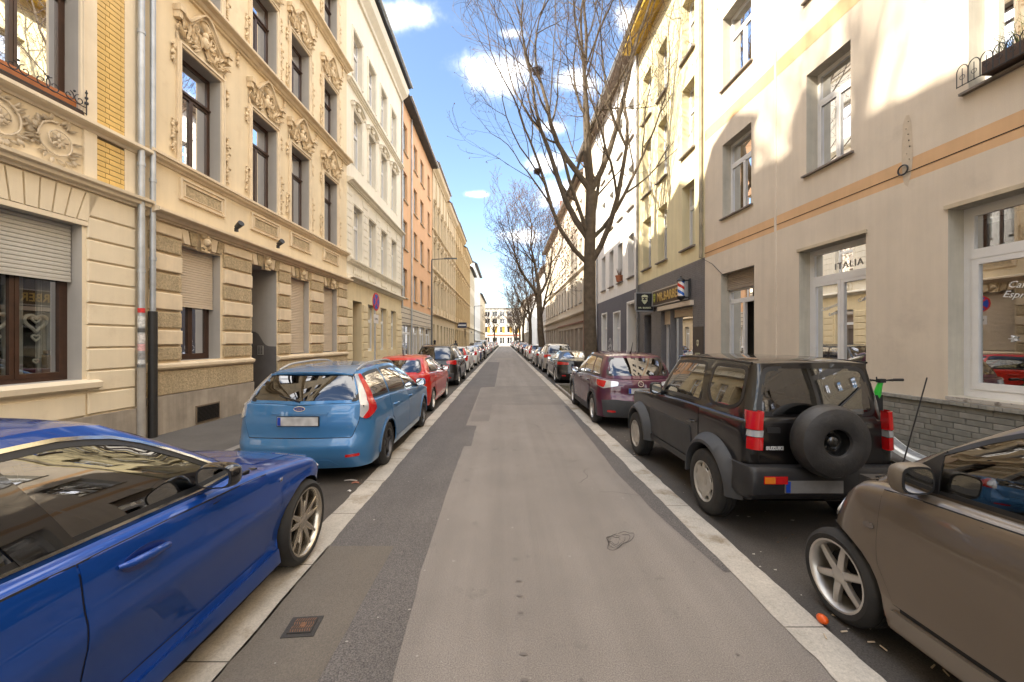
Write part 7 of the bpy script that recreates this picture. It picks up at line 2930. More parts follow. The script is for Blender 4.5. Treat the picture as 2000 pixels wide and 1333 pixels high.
PR_D = mat('buff_plaster', (0.62, 0.54, 0.42), 0.85, var=0.07, vscale=1.5, streak=0.08)
PR_DB = mat('red_brick_base', (0.24, 0.12, 0.085), 0.8, var=0.25, vscale=9, bump=0.3)
PR_E = mat('warm_white_plaster', (0.68, 0.61, 0.50), 0.85, var=0.06, vscale=1.5, streak=0.07)
PR_EG = mat('greige_base', (0.40, 0.34, 0.27), 0.8, var=0.1, vscale=2)
farR = [
    ('townhouse', 'buff townhouse with red brick ground floor behind the big tree', 26.7, 31.5, 15.8, PR_D, PR_DB, 2, 1),
    ('apartment_house', 'warm white house with row of garage doors behind the second tree', 31.5, 46.0, 15.0, PR_E, PR_EG, 7, 0),
    ('apartment_house', 'buff house with plain rendered front, right of the second tree trunk', 46.0, 60.0, 14.6, PR_D, PR_EG, 6, 0),
    ('apartment_house', 'white corner house glimpsed between the distant right-hand trees', 60.0, 76.0, 13.0, PR_C, PR_C, 6, 0),
    ('apartment_house', 'grey-white low block far down the right side', 92.0, 120.0, 12.0, PR_C, PR_EG, 8, 0),
    ('apartment_house', 'cream block at the far right end of the street', 120.0, 150.0, 14.0, PR_D, PR_EG, 8, 0),
]
for nm, lb, y0, y1, H, m_, mg, nb, orn in farR:
    h = House(nm, lb, 'R', y0, y1, 6.15, 6.15, H)
    p = (y1 - y0) / nb
    bs = [(y0 + p * (k + 0.5) - 0.48, y0 + p * (k + 0.5) + 0.48) for k in range(nb)]
    fl = [f for f in ((4.9, 6.9), (8.1, 10.1), (11.3, 13.2)) if f[1] < H - 0.8]
    ops = plain_rows(h, bs, fl, ST_WHITE1, m_, sillm=M_ALSILL, moulding=m_ if orn else None)
    garage = 'garage' in lb
    g = [(*h.r(a - (0.35 if garage else 0), b_ + (0.35 if garage else 0)), 0.05 if garage else 1.0, 2.9 if garage else 3.2) for a, b_ in bs]
    if orn:
        g = [(*h.r(y0 + 0.5, y0 + 1.7), 1.0, 3.3), (*h.r(y0 + 2.6, y0 + 4.2), 0.1, 3.5)]
    h.wall('upper_wall', 0, h.len, 4.1, H, ops, m_)
    h.wall('ground_floor_wall', 0, h.len, 0, 4.1, g, mg)
    for k, o in enumerate(g):
        if garage:
            gd = MB()
            q = (o[1] - o[0]) / 10
            for j in range(10):
                gd.box(o[0] + j * q + 0.01, o[0] + (j + 1) * q - 0.01, -0.14, -0.12, o[2], o[3])
            gd.build('garage_door', mat('garage_taupe', (0.25, 0.21, 0.17), 0.6), h.root)
        elif orn and k == 1:
            h.box('door', o[0], o[1], -0.2, -0.17, 0.1, 3.5, M_BROWN)
        else:
            h.window(*o, ST_WHITE1, d=-0.18, curtain='half')
    h.cornice('cornice', 0, h.len, 4.0, CORN, m_)
    if not orn:
        h.box('gutter_band', 0, h.len, 0, 0.10, 3.3, 3.42, PR_DB if garage else mg)
    if orn or y0 in (31.5, 46.0):
        h.cornice('cornice', 0, h.len, 7.4, CORN, m_)
    if orn:
        h.box('red_brick_pier', 0.02, 0.4, 0.0, 0.05, 0, 4.0, PR_DB)
    r_ = h.shell(H, M_EAVE, wallm=m_ if y0 != 46.0 else PR_DB, over=0.5)
    if y0 == 46.0:
        h.box('gable_wall', 0.0, 0.4, -3.0, -0.2, H, H + 3.2, PR_DB, r_)
# row opposite the camera, behind the frame on the right
h = House('apartment_house', 'house on the right beside the camera, beyond the edge of the frame', 'R', -24, -4.0, 7.6, 6.82, 16.0)
h.wall('front_wall', 0, h.len, 0, 16, [(*h.r(y, y + 1.2), z, z + 2) for z in (1.2, 5.2, 8.6, 12.0) for y in range(-22, -6, 3)], PR_A)
h.shell(16.0, M_SLATE, wallm=PR_A)

# ---- building across the far end
M_YPAN = mat('yellow_panel', (0.42, 0.23, 0.03), 0.6)
h = House('office_building', 'wide pale building with yellow window panels closing the end of the street', 'R', 0, 46, 0, 0, 18.0)
h.root.location = (22, 188, 0)
h.root.rotation_euler = (0, 0, PI)
h.u = lambda Y: Y
PW = mat('pale_concrete', (0.70, 0.64, 0.54), 0.85, var=0.05)
fl = [(0.4, 3.6), (5.6, 8.6), (9.8, 12.2), (13.2, 15.6)]
ops = []
for fi, (z0, z1) in enumerate(fl):
    for k in range(13):
        u0_ = 1.0 + k * 3.45
        ops.append((u0_, u0_ + 2.5, z0, z1))
h.wall('front_wall', 0, 46, 0, 17.2, ops, PW, reveal=0.3)
for k, o in enumerate(ops):
    h.window(*o, dict(id='far', m=M_WHITEW, tr=None, cols=2, fw=0.12, sash=0.08), d=-0.28)
    if 13 <= k < 26:
        h.box('yellow_panel', o[0] + 0.1, o[0] + 1.3, -0.26, -0.2, o[2], o[3], M_YPAN)
h.box('sign_band', 8, 30, 0.0, 0.2, 4.2, 4.9, mat('red_fascia', (0.6, 0.12, 0.06), 0.5))
h.shell(17.2, M_SLATE, wallm=PW, rise=0.3)
# ================================================================== road, pavements, kerbs
M_ASPH = mat('worn_asphalt', (0.225, 0.20, 0.178), 0.82, lane=0.13, var=0.10, vscale=0.8, bump=0.35, bscale=130, speck=0.5, bdist=0.006, dirt=((0.085, 0.078, 0.07), 2.3, 0.60, 0.5))
M_ASPHD = mat('dark_asphalt', (0.122, 0.110, 0.102), 0.8, lane=0.10, var=0.12, vscale=0.9, bump=0.4, bscale=110, speck=0.75, bdist=0.006)
M_ASPHM = mat('mid_asphalt_patch', (0.195, 0.174, 0.156), 0.82, lane=0.08, var=0.12, vscale=0.9, bump=0.35, bscale=120, speck=0.32, bdist=0.006)
M_PARK = mat('parking_lane_asphalt', (0.075, 0.066, 0.058), 0.85, var=0.22, vscale=1.4, bump=0.4, bscale=90, speck=0.5, bdist=0.006)
M_GUT = mat('concrete_gutter', (0.47, 0.43, 0.37), 0.85, var=0.16, vscale=2.5, bump=0.3, bscale=70, speck=0.22, bdist=0.006, dirt=((0.20, 0.14, 0.07), 1.3, 0.53, 0.7))
M_GUTJ = mat('gutter_joint', (0.05, 0.045, 0.04), 0.9)
M_PAVE = mat('pavement_asphalt', (0.10, 0.092, 0.084), 0.85, var=0.18, vscale=1.3, bump=0.35, bscale=90, speck=0.3, bdist=0.006)
M_KERB = mat('kerb_stone', (0.26, 0.24, 0.215), 0.8, var=0.2, vscale=3, bump=0.2)
M_SEAM = mat('bitumen_seam', (0.035, 0.032, 0.03), 0.6)

b = MB()
b.face((-400, -60, -0.05), (400, -60, -0.05), (400, 900, -0.05), (-400, 900, -0.05))
tag(b.build('ground', M_PAVE), kind='structure')
rs = random.Random(11)


def strip(name, x0, x1, y0, y1, z, m, kind='structure', wob=0.0, step=1.0, wl=None, wr=None):
    n = max(1, int((y1 - y0) / step)) if wob else 1
    L_, R_ = [], []
    for k in range(n + 1):
        y = y0 + (y1 - y0) * k / n
        a = noise.noise(Vector((y * 0.7, x0, 3))) * wob
        c = noise.noise(Vector((y * 0.7, x1, 8))) * wob
        L_.append((x0 + (a if wl is None or wl else 0), y, z))
        R_.append((x1 + (c if wr is None or wr else 0), y, z))
    b = MB()
    b.grid([L_, R_])
    return tag(b.build(name, m), kind=kind)


strip('road', -1.62, 1.85, -20, 186, 0.0, M_ASPH)
strip('parking_lane', -4.25, -1.62, -20, 186, -0.012, M_PARK)
strip('parking_lane', 1.85, 4.35, -20, 186, -0.012, M_PARK)
strip('cross_street', -60, 60, 178, 186, 0.006, M_ASPH)
# pavements with a real kerb
for sgn, x0, x1 in ((-1, -9.0, -4.25), (1, 4.35, 8.6)):
    b = MB()
    b.box(min(x0, x1) if sgn < 0 else x0 + 0.14, x1 - 0.14 if sgn < 0 else x1, -20, 178, -0.04, 0.105)
    tag(b.build('pavement', M_PAVE), kind='structure')
    kx = x1 if sgn < 0 else x0
    k_ = thing('kerb', None, None)
    k_['kind'] = 'structure'
    me = MB()
    xa, xb = (kx - 0.14, kx) if sgn < 0 else (kx, kx + 0.14)
    me.box(xa, xb, 0.004, 0.994, -0.04, 0.115)
    km = me.mesh('kerb_stone', M_KERB)
    for q in range(-3, 60):
        put('kerb_stone', km, k_, (0, q, rs.uniform(-0.003, 0.003)))
    me = MB()
    me.box(xa, xb, 60.0, 178, -0.04, 0.115)
    me.build('kerb_run', M_KERB, k_)['kind'] = 'stuff'

# light concrete gutter slabs on both sides, slightly ragged and cracked into lengths
for xa, xb, nm in ((-1.82, -1.56, 'L'), (1.79, 2.045, 'R')):
    g_ = thing('gutter_strip', None, None)
    g_['kind'] = 'structure'
    y = -2.0
    k = 0
    while y < 60:
        ln = rs.choice((0.98, 1.0, 1.9, 1.0, 0.7))
        n = 16
        L_, R_ = [], []
        for q in range(n + 1):
            yy = y + 0.004 + (ln - 0.008) * q / n
            L_.append((xa + noise.noise(Vector((yy * 1.7, 1.7 if nm == 'L' else 9, 0))) * 0.018 + noise.noise(Vector((yy * 8, 5, 0))) * 0.014, yy, 0.006))
            R_.append((xb + noise.noise(Vector((yy * 1.7, 4.7 if nm == 'L' else 12, 0))) * 0.018 + noise.noise(Vector((yy * 8, 9, 0))) * 0.014, yy, 0.006))
        b = MB()
        b.grid([L_, R_])
        o = b.build('gutter_slab', M_GUT, g_)
        y += ln
        k += 1
    strip('gutter_run', xa, xb, 60, 178, 0.006, M_GUT).parent = g_
    strip('joint_fill', xa + 0.012, xb - 0.012, -2, 60, 0.003, M_GUTJ).parent = g_

# patched lane on the left with stepped edge, and the bands across the road
def patch(name, pts, z, m, label=None):
    b = MB()
    n = len(pts)
    P = []
    for i in range(n):
        a, c = pts[i], pts[(i + 1) % n]
        d = math.dist(a, c)
        k = max(1, min(60, int(d / 0.25)))
        for q in range(k):
            t = q / k
            x, y = a[0] + (c[0] - a[0]) * t, a[1] + (c[1] - a[1]) * t
            w = 0.012
            P.append((x + noise.noise(Vector((x * 3, y * 3, 1))) * w, y + noise.noise(Vector((x * 3, y * 3, 7))) * w, z))
    b.v = P
    b.f = [tuple(range(len(P)))]
    return tag(b.build(name, m), kind='structure')


patch('asphalt_patch', [(-1.59, -3), (-0.40, -3), (-0.57, 1.71), (-0.66, 3.2), (-0.70, 5.3), (-0.70, 7.02), (-0.58, 7.04), (-0.60, 8.72), (-0.83, 8.76), (-0.92, 15.9), (-0.38, 16.1), (-0.40, 35), (-1.59, 35)], 0.003, M_ASPHD)
patch('asphalt_patch', [(-0.78, 9.2), (-0.35, 9.2), (-0.36, 15.6), (-0.88, 15.6)], 0.003, M_ASPHM)
patch('asphalt_patch', [(-1.57, 1.0), (-1.02, 1.0), (-0.98, 3.6), (-1.57, 3.6)], 0.006, mat('greenish_asphalt_patch', (0.145, 0.125, 0.102), 0.82, var=0.12, vscale=0.9, bump=0.35, bscale=120, speck=0.32, bdist=0.006))
patch('asphalt_patch', [(1.74, 3.2), (1.80, 3.2), (1.80, 11.4), (1.70, 11.4), (1.62, 8.6), (1.56, 5.6), (1.62, 4.2)], 0.003, M_ASPHD)
patch('asphalt_patch', [(-0.36, 11.6), (1.78, 11.6), (1.78, 16.4), (-0.36, 16.4)], 0.003, M_ASPHM)
patch('asphalt_patch', [(-0.9, 40), (0.9, 40), (0.9, 42.5), (-0.9, 42.5)], 0.003, mat('pale_patch', (0.25, 0.22, 0.18), 0.8))
# dark oil drips, skid marks, pale chewing-gum spots: flat marks lying on the asphalt
b, c_ = MB(), MB()
for k in range(150):
    y = 1.6 + 12 * rs.random()**1.8
    x = rs.uniform(-1.4, 1.6)
    r0 = rs.uniform(0.004, 0.012)
    tgt = c_ if rs.random() < 0.55 else b
    P = [(x + r0 * rs.uniform(0.7, 1.2) * math.cos(2 * PI * q / 8), y + r0 * rs.uniform(0.7, 1.2) * math.sin(2 * PI * q / 8), 0.0085 if x < -0.3 else 0.0045) for q in range(8)]
    tgt.face(*P)
for k in range(9):
    y = 2.0 + k * 0.18
    P = [(0.11 + 0.022 * math.cos(2 * PI * q / 10) + rs.uniform(-.006, .006), y + 0.012 * math.sin(2 * PI * q / 10), 0.0045) for q in range(10)]
    if k in (1, 2, 4, 5, 6):
        b.face(*P)
tag(b.build('oil_spots', mat('oil_stain', (0.15, 0.13, 0.115), 0.6)), kind='stuff')
tag(c_.build('gum_spots', mat('gum_pale', (0.33, 0.31, 0.28), 0.8)), kind='stuff')
# fine cracks
b = MB()
for (x, y, a, n) in ((0.95, 5.2, 0.3, 16), (1.15, 4.9, 0.2, 12), (0.3, 9.1, -0.1, 18), (1.1, 7.9, 2.8, 14), (-0.2, 8.2, 0.1, 16), (1.0, 13, 0.1, 12)):
    px, py = x, y
    for k in range(n):
        a += rs.uniform(-0.7, 0.7) * 0.6
        l = 0.045
        qx, qy = px + l * math.cos(a), py + l * math.sin(a)
        w = 0.0022
        nx, ny = -math.sin(a) * w, math.cos(a) * w
        b.face((px - nx, py - ny, 0.0046), (qx - nx, qy - ny, 0.0046), (qx + nx, qy + ny, 0.0046), (px + nx, py + ny, 0.0046))
        px, py = qx, qy
tag(b.build('cracks', M_GUTJ), kind='stuff')

# small rusty cover in the road
cv = thing('valve_cover', 'small square rusty valve cover set in the road at lower left', 'cover', (-1.285, 2.58, 0.008), R(5))
cv.scale = (0.60, 0.66, 1)
b = MB()
b.box(-0.12, 0.12, -0.10, 0.10, 0.0, 0.010)
b.box(-0.165, 0.165, -0.14, 0.14, -0.004, 0.003)
b.build('frame', mat('dark_iron_frame', (0.045, 0.04, 0.036), 0.7, bump=0.3), cv)
b = MB()
for i in range(9):
    for j in range(4):
        x, y = -0.095 + i * 0.024, -0.075 + j * 0.05
        s_ = 1 if j % 2 else -1
        b.face((x - 0.008, y - 0.02 * s_, 0.013), (x + 0.001, y - 0.02 * s_, 0.013), (x + 0.012, y + 0.02 * s_, 0.013), (x + 0.003, y + 0.02 * s_, 0.013))
b.build('rib', mat('rusty_iron', (0.20, 0.10, 0.055), 0.8, var=0.4, vscale=20), cv)
b = MB()
b.lathe([(0.0, 0.016), (0.03, 0.015), (0.032, 0.010)], 14)
b.build('boss', mat('rusty_iron', (0.20, 0.10, 0.055), 0.8), cv, True)

# tangle of black wire
b = MB()
for k in range(4):
    pts = []
    ph = k * 0.7
    for q in range(26):
        t = q / 25 * 2 * PI * 0.9 + ph
        r0 = 0.11 + 0.02 * k + 0.02 * math.sin(3 * t + k)
        pts.append((1.0 + r0 * math.cos(t) * 0.85 * (0.6 + 0.15 * k) + 0.02 * k, 3.70 + r0 * (0.6 + 0.12 * k) * math.sin(t + 0.3 * k), 0.012 + 0.006 * math.sin(5 * t + k)))
    b.tube(pts, 0.0016, 4)
tag(b.build('wire_tangle', M_BLACKPL), 'loose tangle of thin black wire lying on the road', 'wire')
# orange ball-like thing by the kerb, butts and scraps
b = MB()
b.ball((0, 0, 0.03), 0.030, 14, (1.0, 1.25, 0.95))
o = b.build('plastic_egg', mat('orange_plastic', (0.75, 0.11, 0.01), 0.35), smooth=True, loc=(2.06, 2.62, 0.0))
tag(o, 'small orange plastic egg lying beside the front wheel of the taupe microcar', 'plastic egg')
BUTT = MB()
BUTT.tube([(-0.03, 0, 0.008), (0.012, 0, 0.008)], 0.0045, 6)
bm1 = BUTT.mesh('cigarette_butt', mat('butt_paper', (0.62, 0.50, 0.36), 0.8))
spots = [(2.15, 2.55), (2.24, 2.46), (2.26, 2.42), (2.42, 2.28), (2.44, 2.24), (1.98, 2.50), (2.20, 2.7), (2.32, 2.6)]
for i, (x, y) in enumerate(spots):
    o = put('cigarette_butt', bm1, None, (x, y, -0.008 if x > 2.06 else 0.004), (0, 0, rs.uniform(0, 3)))
    tag(o, 'tan cigarette butt on the asphalt between the microcar wheel and the pale gutter', 'cigarette butt', 'cigarette butts by the microcar wheel')
b, c_ = MB(), MB()
for k in range(420):
    sgn = rs.choice((-1, 1, 1))
    x = (rs.uniform(2.08, 3.9) if sgn > 0 else rs.uniform(-3.9, -1.85))
    y = 2 + 14 * rs.random()**1.5
    s_ = rs.uniform(0.004, 0.016)
    a = rs.uniform(0, PI)
    P = [(x + s_ * math.cos(a + q * PI / 2) * (1 + 0.8 * (q % 2)), y + s_ * math.sin(a + q * PI / 2), -0.006 + 0.003 * (q % 2)) for q in range(4)]
    (b if rs.random() < 0.5 else c_).face(*P)
tag(b.build('litter', mat('litter_pale', (0.42, 0.39, 0.34), 0.8)), kind='stuff')
tag(c_.build('dead_leaves', mat('litter_brown', (0.16, 0.09, 0.045), 0.9)), kind='stuff')
PAPER = mat('scrap_paper', (0.66, 0.62, 0.58), 0.8)
for i, (x, y, w_, l_, lb) in enumerate(((-2.02, 5.32, 0.17, 0.035, 'long white paper scrap beside the gutter behind the blue saloon bonnet'), (-1.93, 5.24, 0.09, 0.04, 'reddish crumpled paper scrap beside the gutter next to the long white one'),
                                        (-1.90, 4.95, 0.05, 0.03, 'tiny white paper scrap at the gutter edge near the blue saloon'))):
    b = MB()
    b.grid([[(-w_ / 2, -l_ / 2, 0.002), (0, -l_ / 2, 0.010), (w_ / 2, -l_ / 2, 0.003)], [(-w_ / 2, l_ / 2, 0.006), (0, l_ / 2, 0.016), (w_ / 2, l_ / 2, 0.002)]])
    o = b.build('paper_scrap', PAPER if i != 1 else mat('red_paper', (0.5, 0.2, 0.13), 0.8), loc=(x, y, -0.008))
    o.rotation_euler.z = rs.uniform(-0.4, 0.4)
    tag(o, lb, 'paper scrap')

# tree pits: soil and thin grass with a low kerb
M_SOIL = mat('soil', (0.07, 0.055, 0.038), 0.95, var=0.3, vscale=5, bump=0.5, bscale=20)
M_GRASS = mat('grass_blade', (0.075, 0.095, 0.025), 0.8, var=0.4, vscale=12)
TREES = [(3.20, 14.9), (3.25, 33.5), (3.2, 50.5), (3.2, 68.0), (3.1, 82.0), (3.0, 97.0), (-2.75, 112.0), (3.1, 114.0), (3.1, 132.0)]
for i, (x, y) in enumerate(TREES[:4]):
    w_ = 1.05
    pit = thing('tree_pit', None, None)
    pit['kind'] = 'structure'
    y0, y1 = (12.7, 16.4) if i == 0 else (y - 1.5, y + 1.3)
    MB().box(2.10, 4.3, y0, y1, -0.02, 0.03).build('soil', M_SOIL, pit)
    b = MB()
    b.box(2.06, 2.14, y0 - 0.08, y1 + 0.08, -0.02, 0.10)
    b.box(2.14, 4.3, y0 - 0.08, y0, -0.02, 0.10)
    b.box(2.14, 4.3, y1, y1 + 0.08, -0.02, 0.10)
    b.build('edging', M_KERB, pit)
    b = MB()
    for k in range(1500 if i == 0 else 300):
        px, py = rs.uniform(2.16, 4.2), rs.uniform(y0, y1)
        a = rs.uniform(0, 2 * PI)
        l = rs.uniform(0.03, 0.10)
        b.face((px, py, 0.03), (px + 0.008 * math.cos(a), py + 0.008 * math.sin(a), 0.03), (px + l * 0.5 * math.sin(a), py + l * 0.5 * math.cos(a), 0.03 + l))
    b.build('grass', M_GRASS, pit)['kind'] = 'stuff'
# low hoop barrier at the first pit
b = MB()
b.tube([(2.35, 13.0, 0.0), (2.35, 13.0, 0.58), (2.35, 13.06, 0.64), (2.35, 14.3, 0.64), (2.35, 14.36, 0.58), (2.35, 14.36, 0.0)], 0.022, 8)
tag(b.build('hoop_barrier', M_ZINC, smooth=True), 'low grey tubular hoop barrier guarding the first tree pit', 'barrier')

# ---- street lamps
def lamp(x, y, H, arm, label):
    t = thing('street_lamp', label, 'street lamp', (x, y, 0.1), 0, 'street lamps on the left pavement')
    b = MB()
    b.tube([(0, 0, 0), (0, 0, 0.9), (0, 0, 1.0), (0, 0, H - 0.1), (0.04, 0, H)], [0.085, 0.085, 0.06, 0.045, 0.04], 10)
    b.build('pole', mat('lamp_grey', (0.12, 0.12, 0.12), 0.5, metal=0.4), t, True)
    b = MB()
    b.tube([(0, 0, H - 0.02), (arm * 0.55, 0, H + 0.03)], 0.028, 8)
    b.build('arm', MATS['lamp_grey'], t, True)
    b = MB()
    b.box(arm * 0.5, arm, -0.09, 0.09, H + 0.0, H + 0.07)
    b.build('lamp_head', MATS['lamp_grey'], t)
    MB().box(arm * 0.55, arm - 0.05, -0.07, 0.07, H - 0.008, H).build('diffuser', M_WHLENS, t)


lamp(-4.45, 24.8, 6.75, 1.55, 'grey street lamp in front of the orange house, arm over the road')
lamp(-4.45, 60.0, 6.9, 1.2, 'distant grey street lamp near the white end block on the left')

# ---- round no-stopping sign on its post
t = thing('traffic_sign', 'round blue no-stopping sign with red cross seen nearly edge-on', 'traffic sign', (-4.35, 13.6, 0.1), R(86))
b = MB()
b.tube([(0, 0, 0), (0, 0, 3.35)], 0.030, 10)
b.build('post', M_ZINC, t, True)
b = MB()
b.lathe([(0.0, -0.045), (0.30, -0.045), (0.30, -0.035), (0.0, -0.035)], 32, org=(0, 0, 3.05), axis='y')
b.build('sign_disc', mat('sign_red', (0.55, 0.015, 0.02), 0.35), t, True)
b = MB()
b.lathe([(0.0, -0.048), (0.25, -0.048)], 32, org=(0, 0, 3.05), axis='y')
b.build('sign_field', mat('sign_blue', (0.01, 0.07, 0.45), 0.35), t)
b = MB()
for a in (PI / 4, -PI / 4):
    ca, sa = math.cos(a), math.sin(a)
    b.face(*[(x * ca - z * sa, -0.051, 3.05 + x * sa + z * ca) for x, z in ((-0.26, -0.03), (0.26, -0.03), (0.26, 0.03), (-0.26, 0.03))])
b.build('red_cross', MATS['sign_red'], t)
b = MB()
b.box(-0.20, 0.20, -0.045, -0.035, 2.32, 2.62)
b.build('supplementary_plate', mat('sign_white', (0.7, 0.7, 0.7), 0.4), t)
me = text_mesh('8-18 h', 0.1, M_BLACKPL, 0.001, 0.001)
put('lettering', me, t, (0, -0.048, 2.47), (PI / 2, 0, 0))

# ---- dark projecting shop sign on the ochre house
t = thing('projecting_sign', 'dark blue rectangular shop sign projecting from the ochre house', 'sign', (-5.35, 53.0, 3.9))
MB().box(-0.78, 0.42, -0.08, 0.08, -0.36, 0.36).build('sign_box', mat('sign_navy', (0.02, 0.025, 0.06), 0.4), t)
MB().box(-0.68, 0.32, -0.086, -0.081, -0.08, 0.08).build('sign_stripe', M_WHITEW, t)
t = thing('awning', 'small dark awning over the doorway beyond the projecting sign', 'awning', (-6.2, 64.0, 3.4))
b = MB()
b.face((0, -1.2, 0.3), (0, 1.2, 0.3), (1.0, 1.2, -0.1), (1.0, -1.2, -0.1))
b.face((1.0, 1.2, -0.1), (1.0, -1.2, -0.1), (1.0, -1.2, -0.3), (1.0, 1.2, -0.3))
b.build('canvas', mat('awning_black', (0.02, 0.02, 0.025), 0.8), t)


# ---- people on the left pavement, only heads and shoulders show above the cars
def person(x, y, label, top, hgt=1.76):
    t = thing('person', label, 'person', (x, y, 0.105), 0.4)
    me = bpy.data.meshes.new('body')
    J = [(0, 0, 0.95), (0, 0, 1.15), (0, 0, 1.38), (0, 0.01, 1.50), (0, 0.02, 1.60), (0, 0.02, 1.70),
         (0.17, 0, 1.42), (0.22, 0.0, 1.15), (0.22, 0.08, 0.92), (0.22, 0.12, 0.84), (-0.17, 0, 1.42), (-0.22, -0.02, 1.15), (-0.22, 0.02, 0.92), (-0.22, 0.06, 0.84),
         (0.10, 0, 0.90), (0.11, 0.10, 0.50), (0.11, 0.12, 0.09), (0.11, 0.26, 0.04), (-0.10, 0, 0.90), (-0.11, -0.06, 0.50), (-0.11, -0.18, 0.10), (-0.11, -0.06, 0.04)]
    E = [(0, 1), (1, 2), (2, 3), (3, 4), (4, 5), (2, 6), (6, 7), (7, 8), (8, 9), (2, 10), (10, 11), (11, 12), (12, 13), (0, 14), (14, 15), (15, 16), (16, 17), (0, 18), (18, 19), (19, 20), (20, 21)]
    rad = [.15, .13, .15, .055, .085, .085, .065, .05, .035, .04, .065, .05, .035, .04, .09, .06, .045, .035, .09, .06, .045, .035]
    me.from_pydata(J, E, [])
    o = bpy.data.objects.new('body', me)
    COL.objects.link(o)
    md = o.modifiers.new('skin', 'SKIN')
    for v, r0 in zip(me.skin_vertices[0].data, rad):
        v.radius = (r0, r0 * 0.85)
    me.skin_vertices[0].data[0].use_root = True
    o.modifiers.new('sub', 'SUBSURF').levels = 1
    dg = bpy.context.evaluated_depsgraph_get()
    m2 = bpy.data.meshes.new_from_object(o.evaluated_get(dg))
    bpy.data.objects.remove(o)
    m2.materials.clear()
    m2.materials.append(top)
    m2.polygons.foreach_set('use_smooth', [True] * len(m2.polygons))
    put('body', m2, t)
    b = MB()
    b.ball((0, 0.03, 1.655), 0.098, 14, (0.82, 0.95, 1.15))
    b.ball((0, 0.125, 1.64), 0.016, 6)
    b.build('face', mat('skin_tone', (0.45, 0.26, 0.18), 0.6), t, True)
    b = MB()
    b.ball((0, 0.0, 1.69), 0.108, 14, (0.88, 1.0, 1.0))
    b.build('hair', mat('dark_hair', (0.012, 0.01, 0.01), 0.7), t, True)


person(-4.75, 27.6, 'dark-haired person in black on the left pavement behind the black SUV', mat('black_coat', (0.012, 0.012, 0.014), 0.8))
person(-5.3, 44.0, 'person in a dark jacket by the ochre house doorway, farther along', mat('dark_jacket', (0.03, 0.03, 0.035), 0.8))

# ---- hire scooter behind the off-roader
t = thing('electric_scooter', 'green and white hire scooter parked between the black off-roader and the clinker plinth', 'scooter', (5.52, 6.0, 0.105), R(6))
MG = mat('hire_green', (0.05, 0.58, 0.06), 0.35, coat=0.6)
MW = mat('hire_white', (0.72, 0.74, 0.72), 0.3, coat=0.6)
for yy in (0.16, -0.98):
    b = MB()
    b.lathe([(0.09, -0.028), (0.125, -0.026), (0.14, 0.0), (0.125, 0.026), (0.09, 0.028)], 24, org=(0, yy, 0.14), axis='x')
    wv = b.build('wheel', M_RUBBER, t, True)
    MB().lathe([(0.0, -0.03), (0.09, -0.03), (0.09, 0.03), (0.0, 0.03)], 16, org=(0, yy, 0.14), axis='x').build('hub', M_BLACKPL, wv)
b = MB()
b.tube([(0, 0.13, 0.32), (0, 0.07, 0.62), (0, 0.01, 0.86), (0, -0.04, 1.06), (0, -0.06, 1.12)], [0.045, 0.05, 0.052, 0.034, 0.03], 10)
b.v = [(x * 1.15, y, z) for x, y, z in b.v]
b.build('stem', MG, t, True)
MB().box(-0.055, 0.055, -0.045, -0.02, 0.70, 0.93).build('stem_panel', M_BLACKPL, t)
MB().box(0.056, 0.064, -0.03, 0.06, 0.66, 0.92).build('stem_panel', M_BLACKPL, t)
b = MB()
b.tube([(-0.07, 0.16, 0.14), (-0.06, 0.14, 0.32), (0.06, 0.14, 0.32), (0.07, 0.16, 0.14)], 0.022, 8)
b.build('fork', MW, t, True)
# white neck sweeping down into the deck, grey grip panel on top
rows, top = [], []
for k in range(13):
    q = k / 12
    y = 0.10 - 1.05 * q
    z = 0.13 + 0.52 * (1 - q)**3.2
    wd = 0.075 + 0.035 * min(1, q * 3)
    rows.append([(-wd, y, z - 0.05), (-wd, y, z), (-wd * 0.8, y, z + 0.025), (wd * 0.8, y, z + 0.025), (wd, y, z), (wd, y, z - 0.05)])
    top.append([(-wd * 0.6, y, z + 0.030), (wd * 0.6, y, z + 0.030)])
MB().grid(rows).build('deck', MW, t, True)
MB().grid(top).build('grip_panel', mat('grip_grey', (0.22, 0.23, 0.24), 0.6, var=0.3, vscale=20), t)
b = MB()
b.box(-0.06, 0.06, -1.14, -0.86, 0.27, 0.30)
b.build('rear_mudguard', MW, t)
b = MB()
b.tube([(-0.31, -0.10, 1.155), (-0.16, -0.075, 1.155), (-0.05, -0.06, 1.14), (0.05, -0.06, 1.14), (0.16, -0.075, 1.155), (0.31, -0.10, 1.155)], 0.013, 8)
b.tube([(-0.32, -0.10, 1.155), (-0.19, -0.08, 1.155)], 0.020, 8)
b.tube([(0.32, -0.10, 1.155), (0.19, -0.08, 1.155)], 0.020, 8)
b.tube([(0.24, -0.03, 1.13), (0.12, -0.04, 1.14)], 0.006, 6)
b.tube([(-0.24, -0.03, 1.13), (-0.12, -0.04, 1.14)], 0.006, 6)
b.box(-0.045, 0.045, -0.10, -0.03, 1.115, 1.17)
b.tube([(-0.07, -0.07, 1.15), (-0.08, -0.07, 1.20)], 0.008, 6)
b.build('handlebar', M_BLACKPL, t, True)


# ================================================================== trees
M_BARK = mat('bark', (0.095, 0.072, 0.048), 0.9, var=0.35, vscale=5, bump=0.9, bscale=22, bdist=0.03, dirt=((0.10, 0.115, 0.04), 1.5, 0.60, 0.5))
M_TWIG = mat('twig', (0.08, 0.054, 0.038), 0.9, var=0.25, vscale=4)
M_BUD = mat('dry_seed_pods', (0.11, 0.045, 0.022), 0.9, var=0.4, vscale=10)


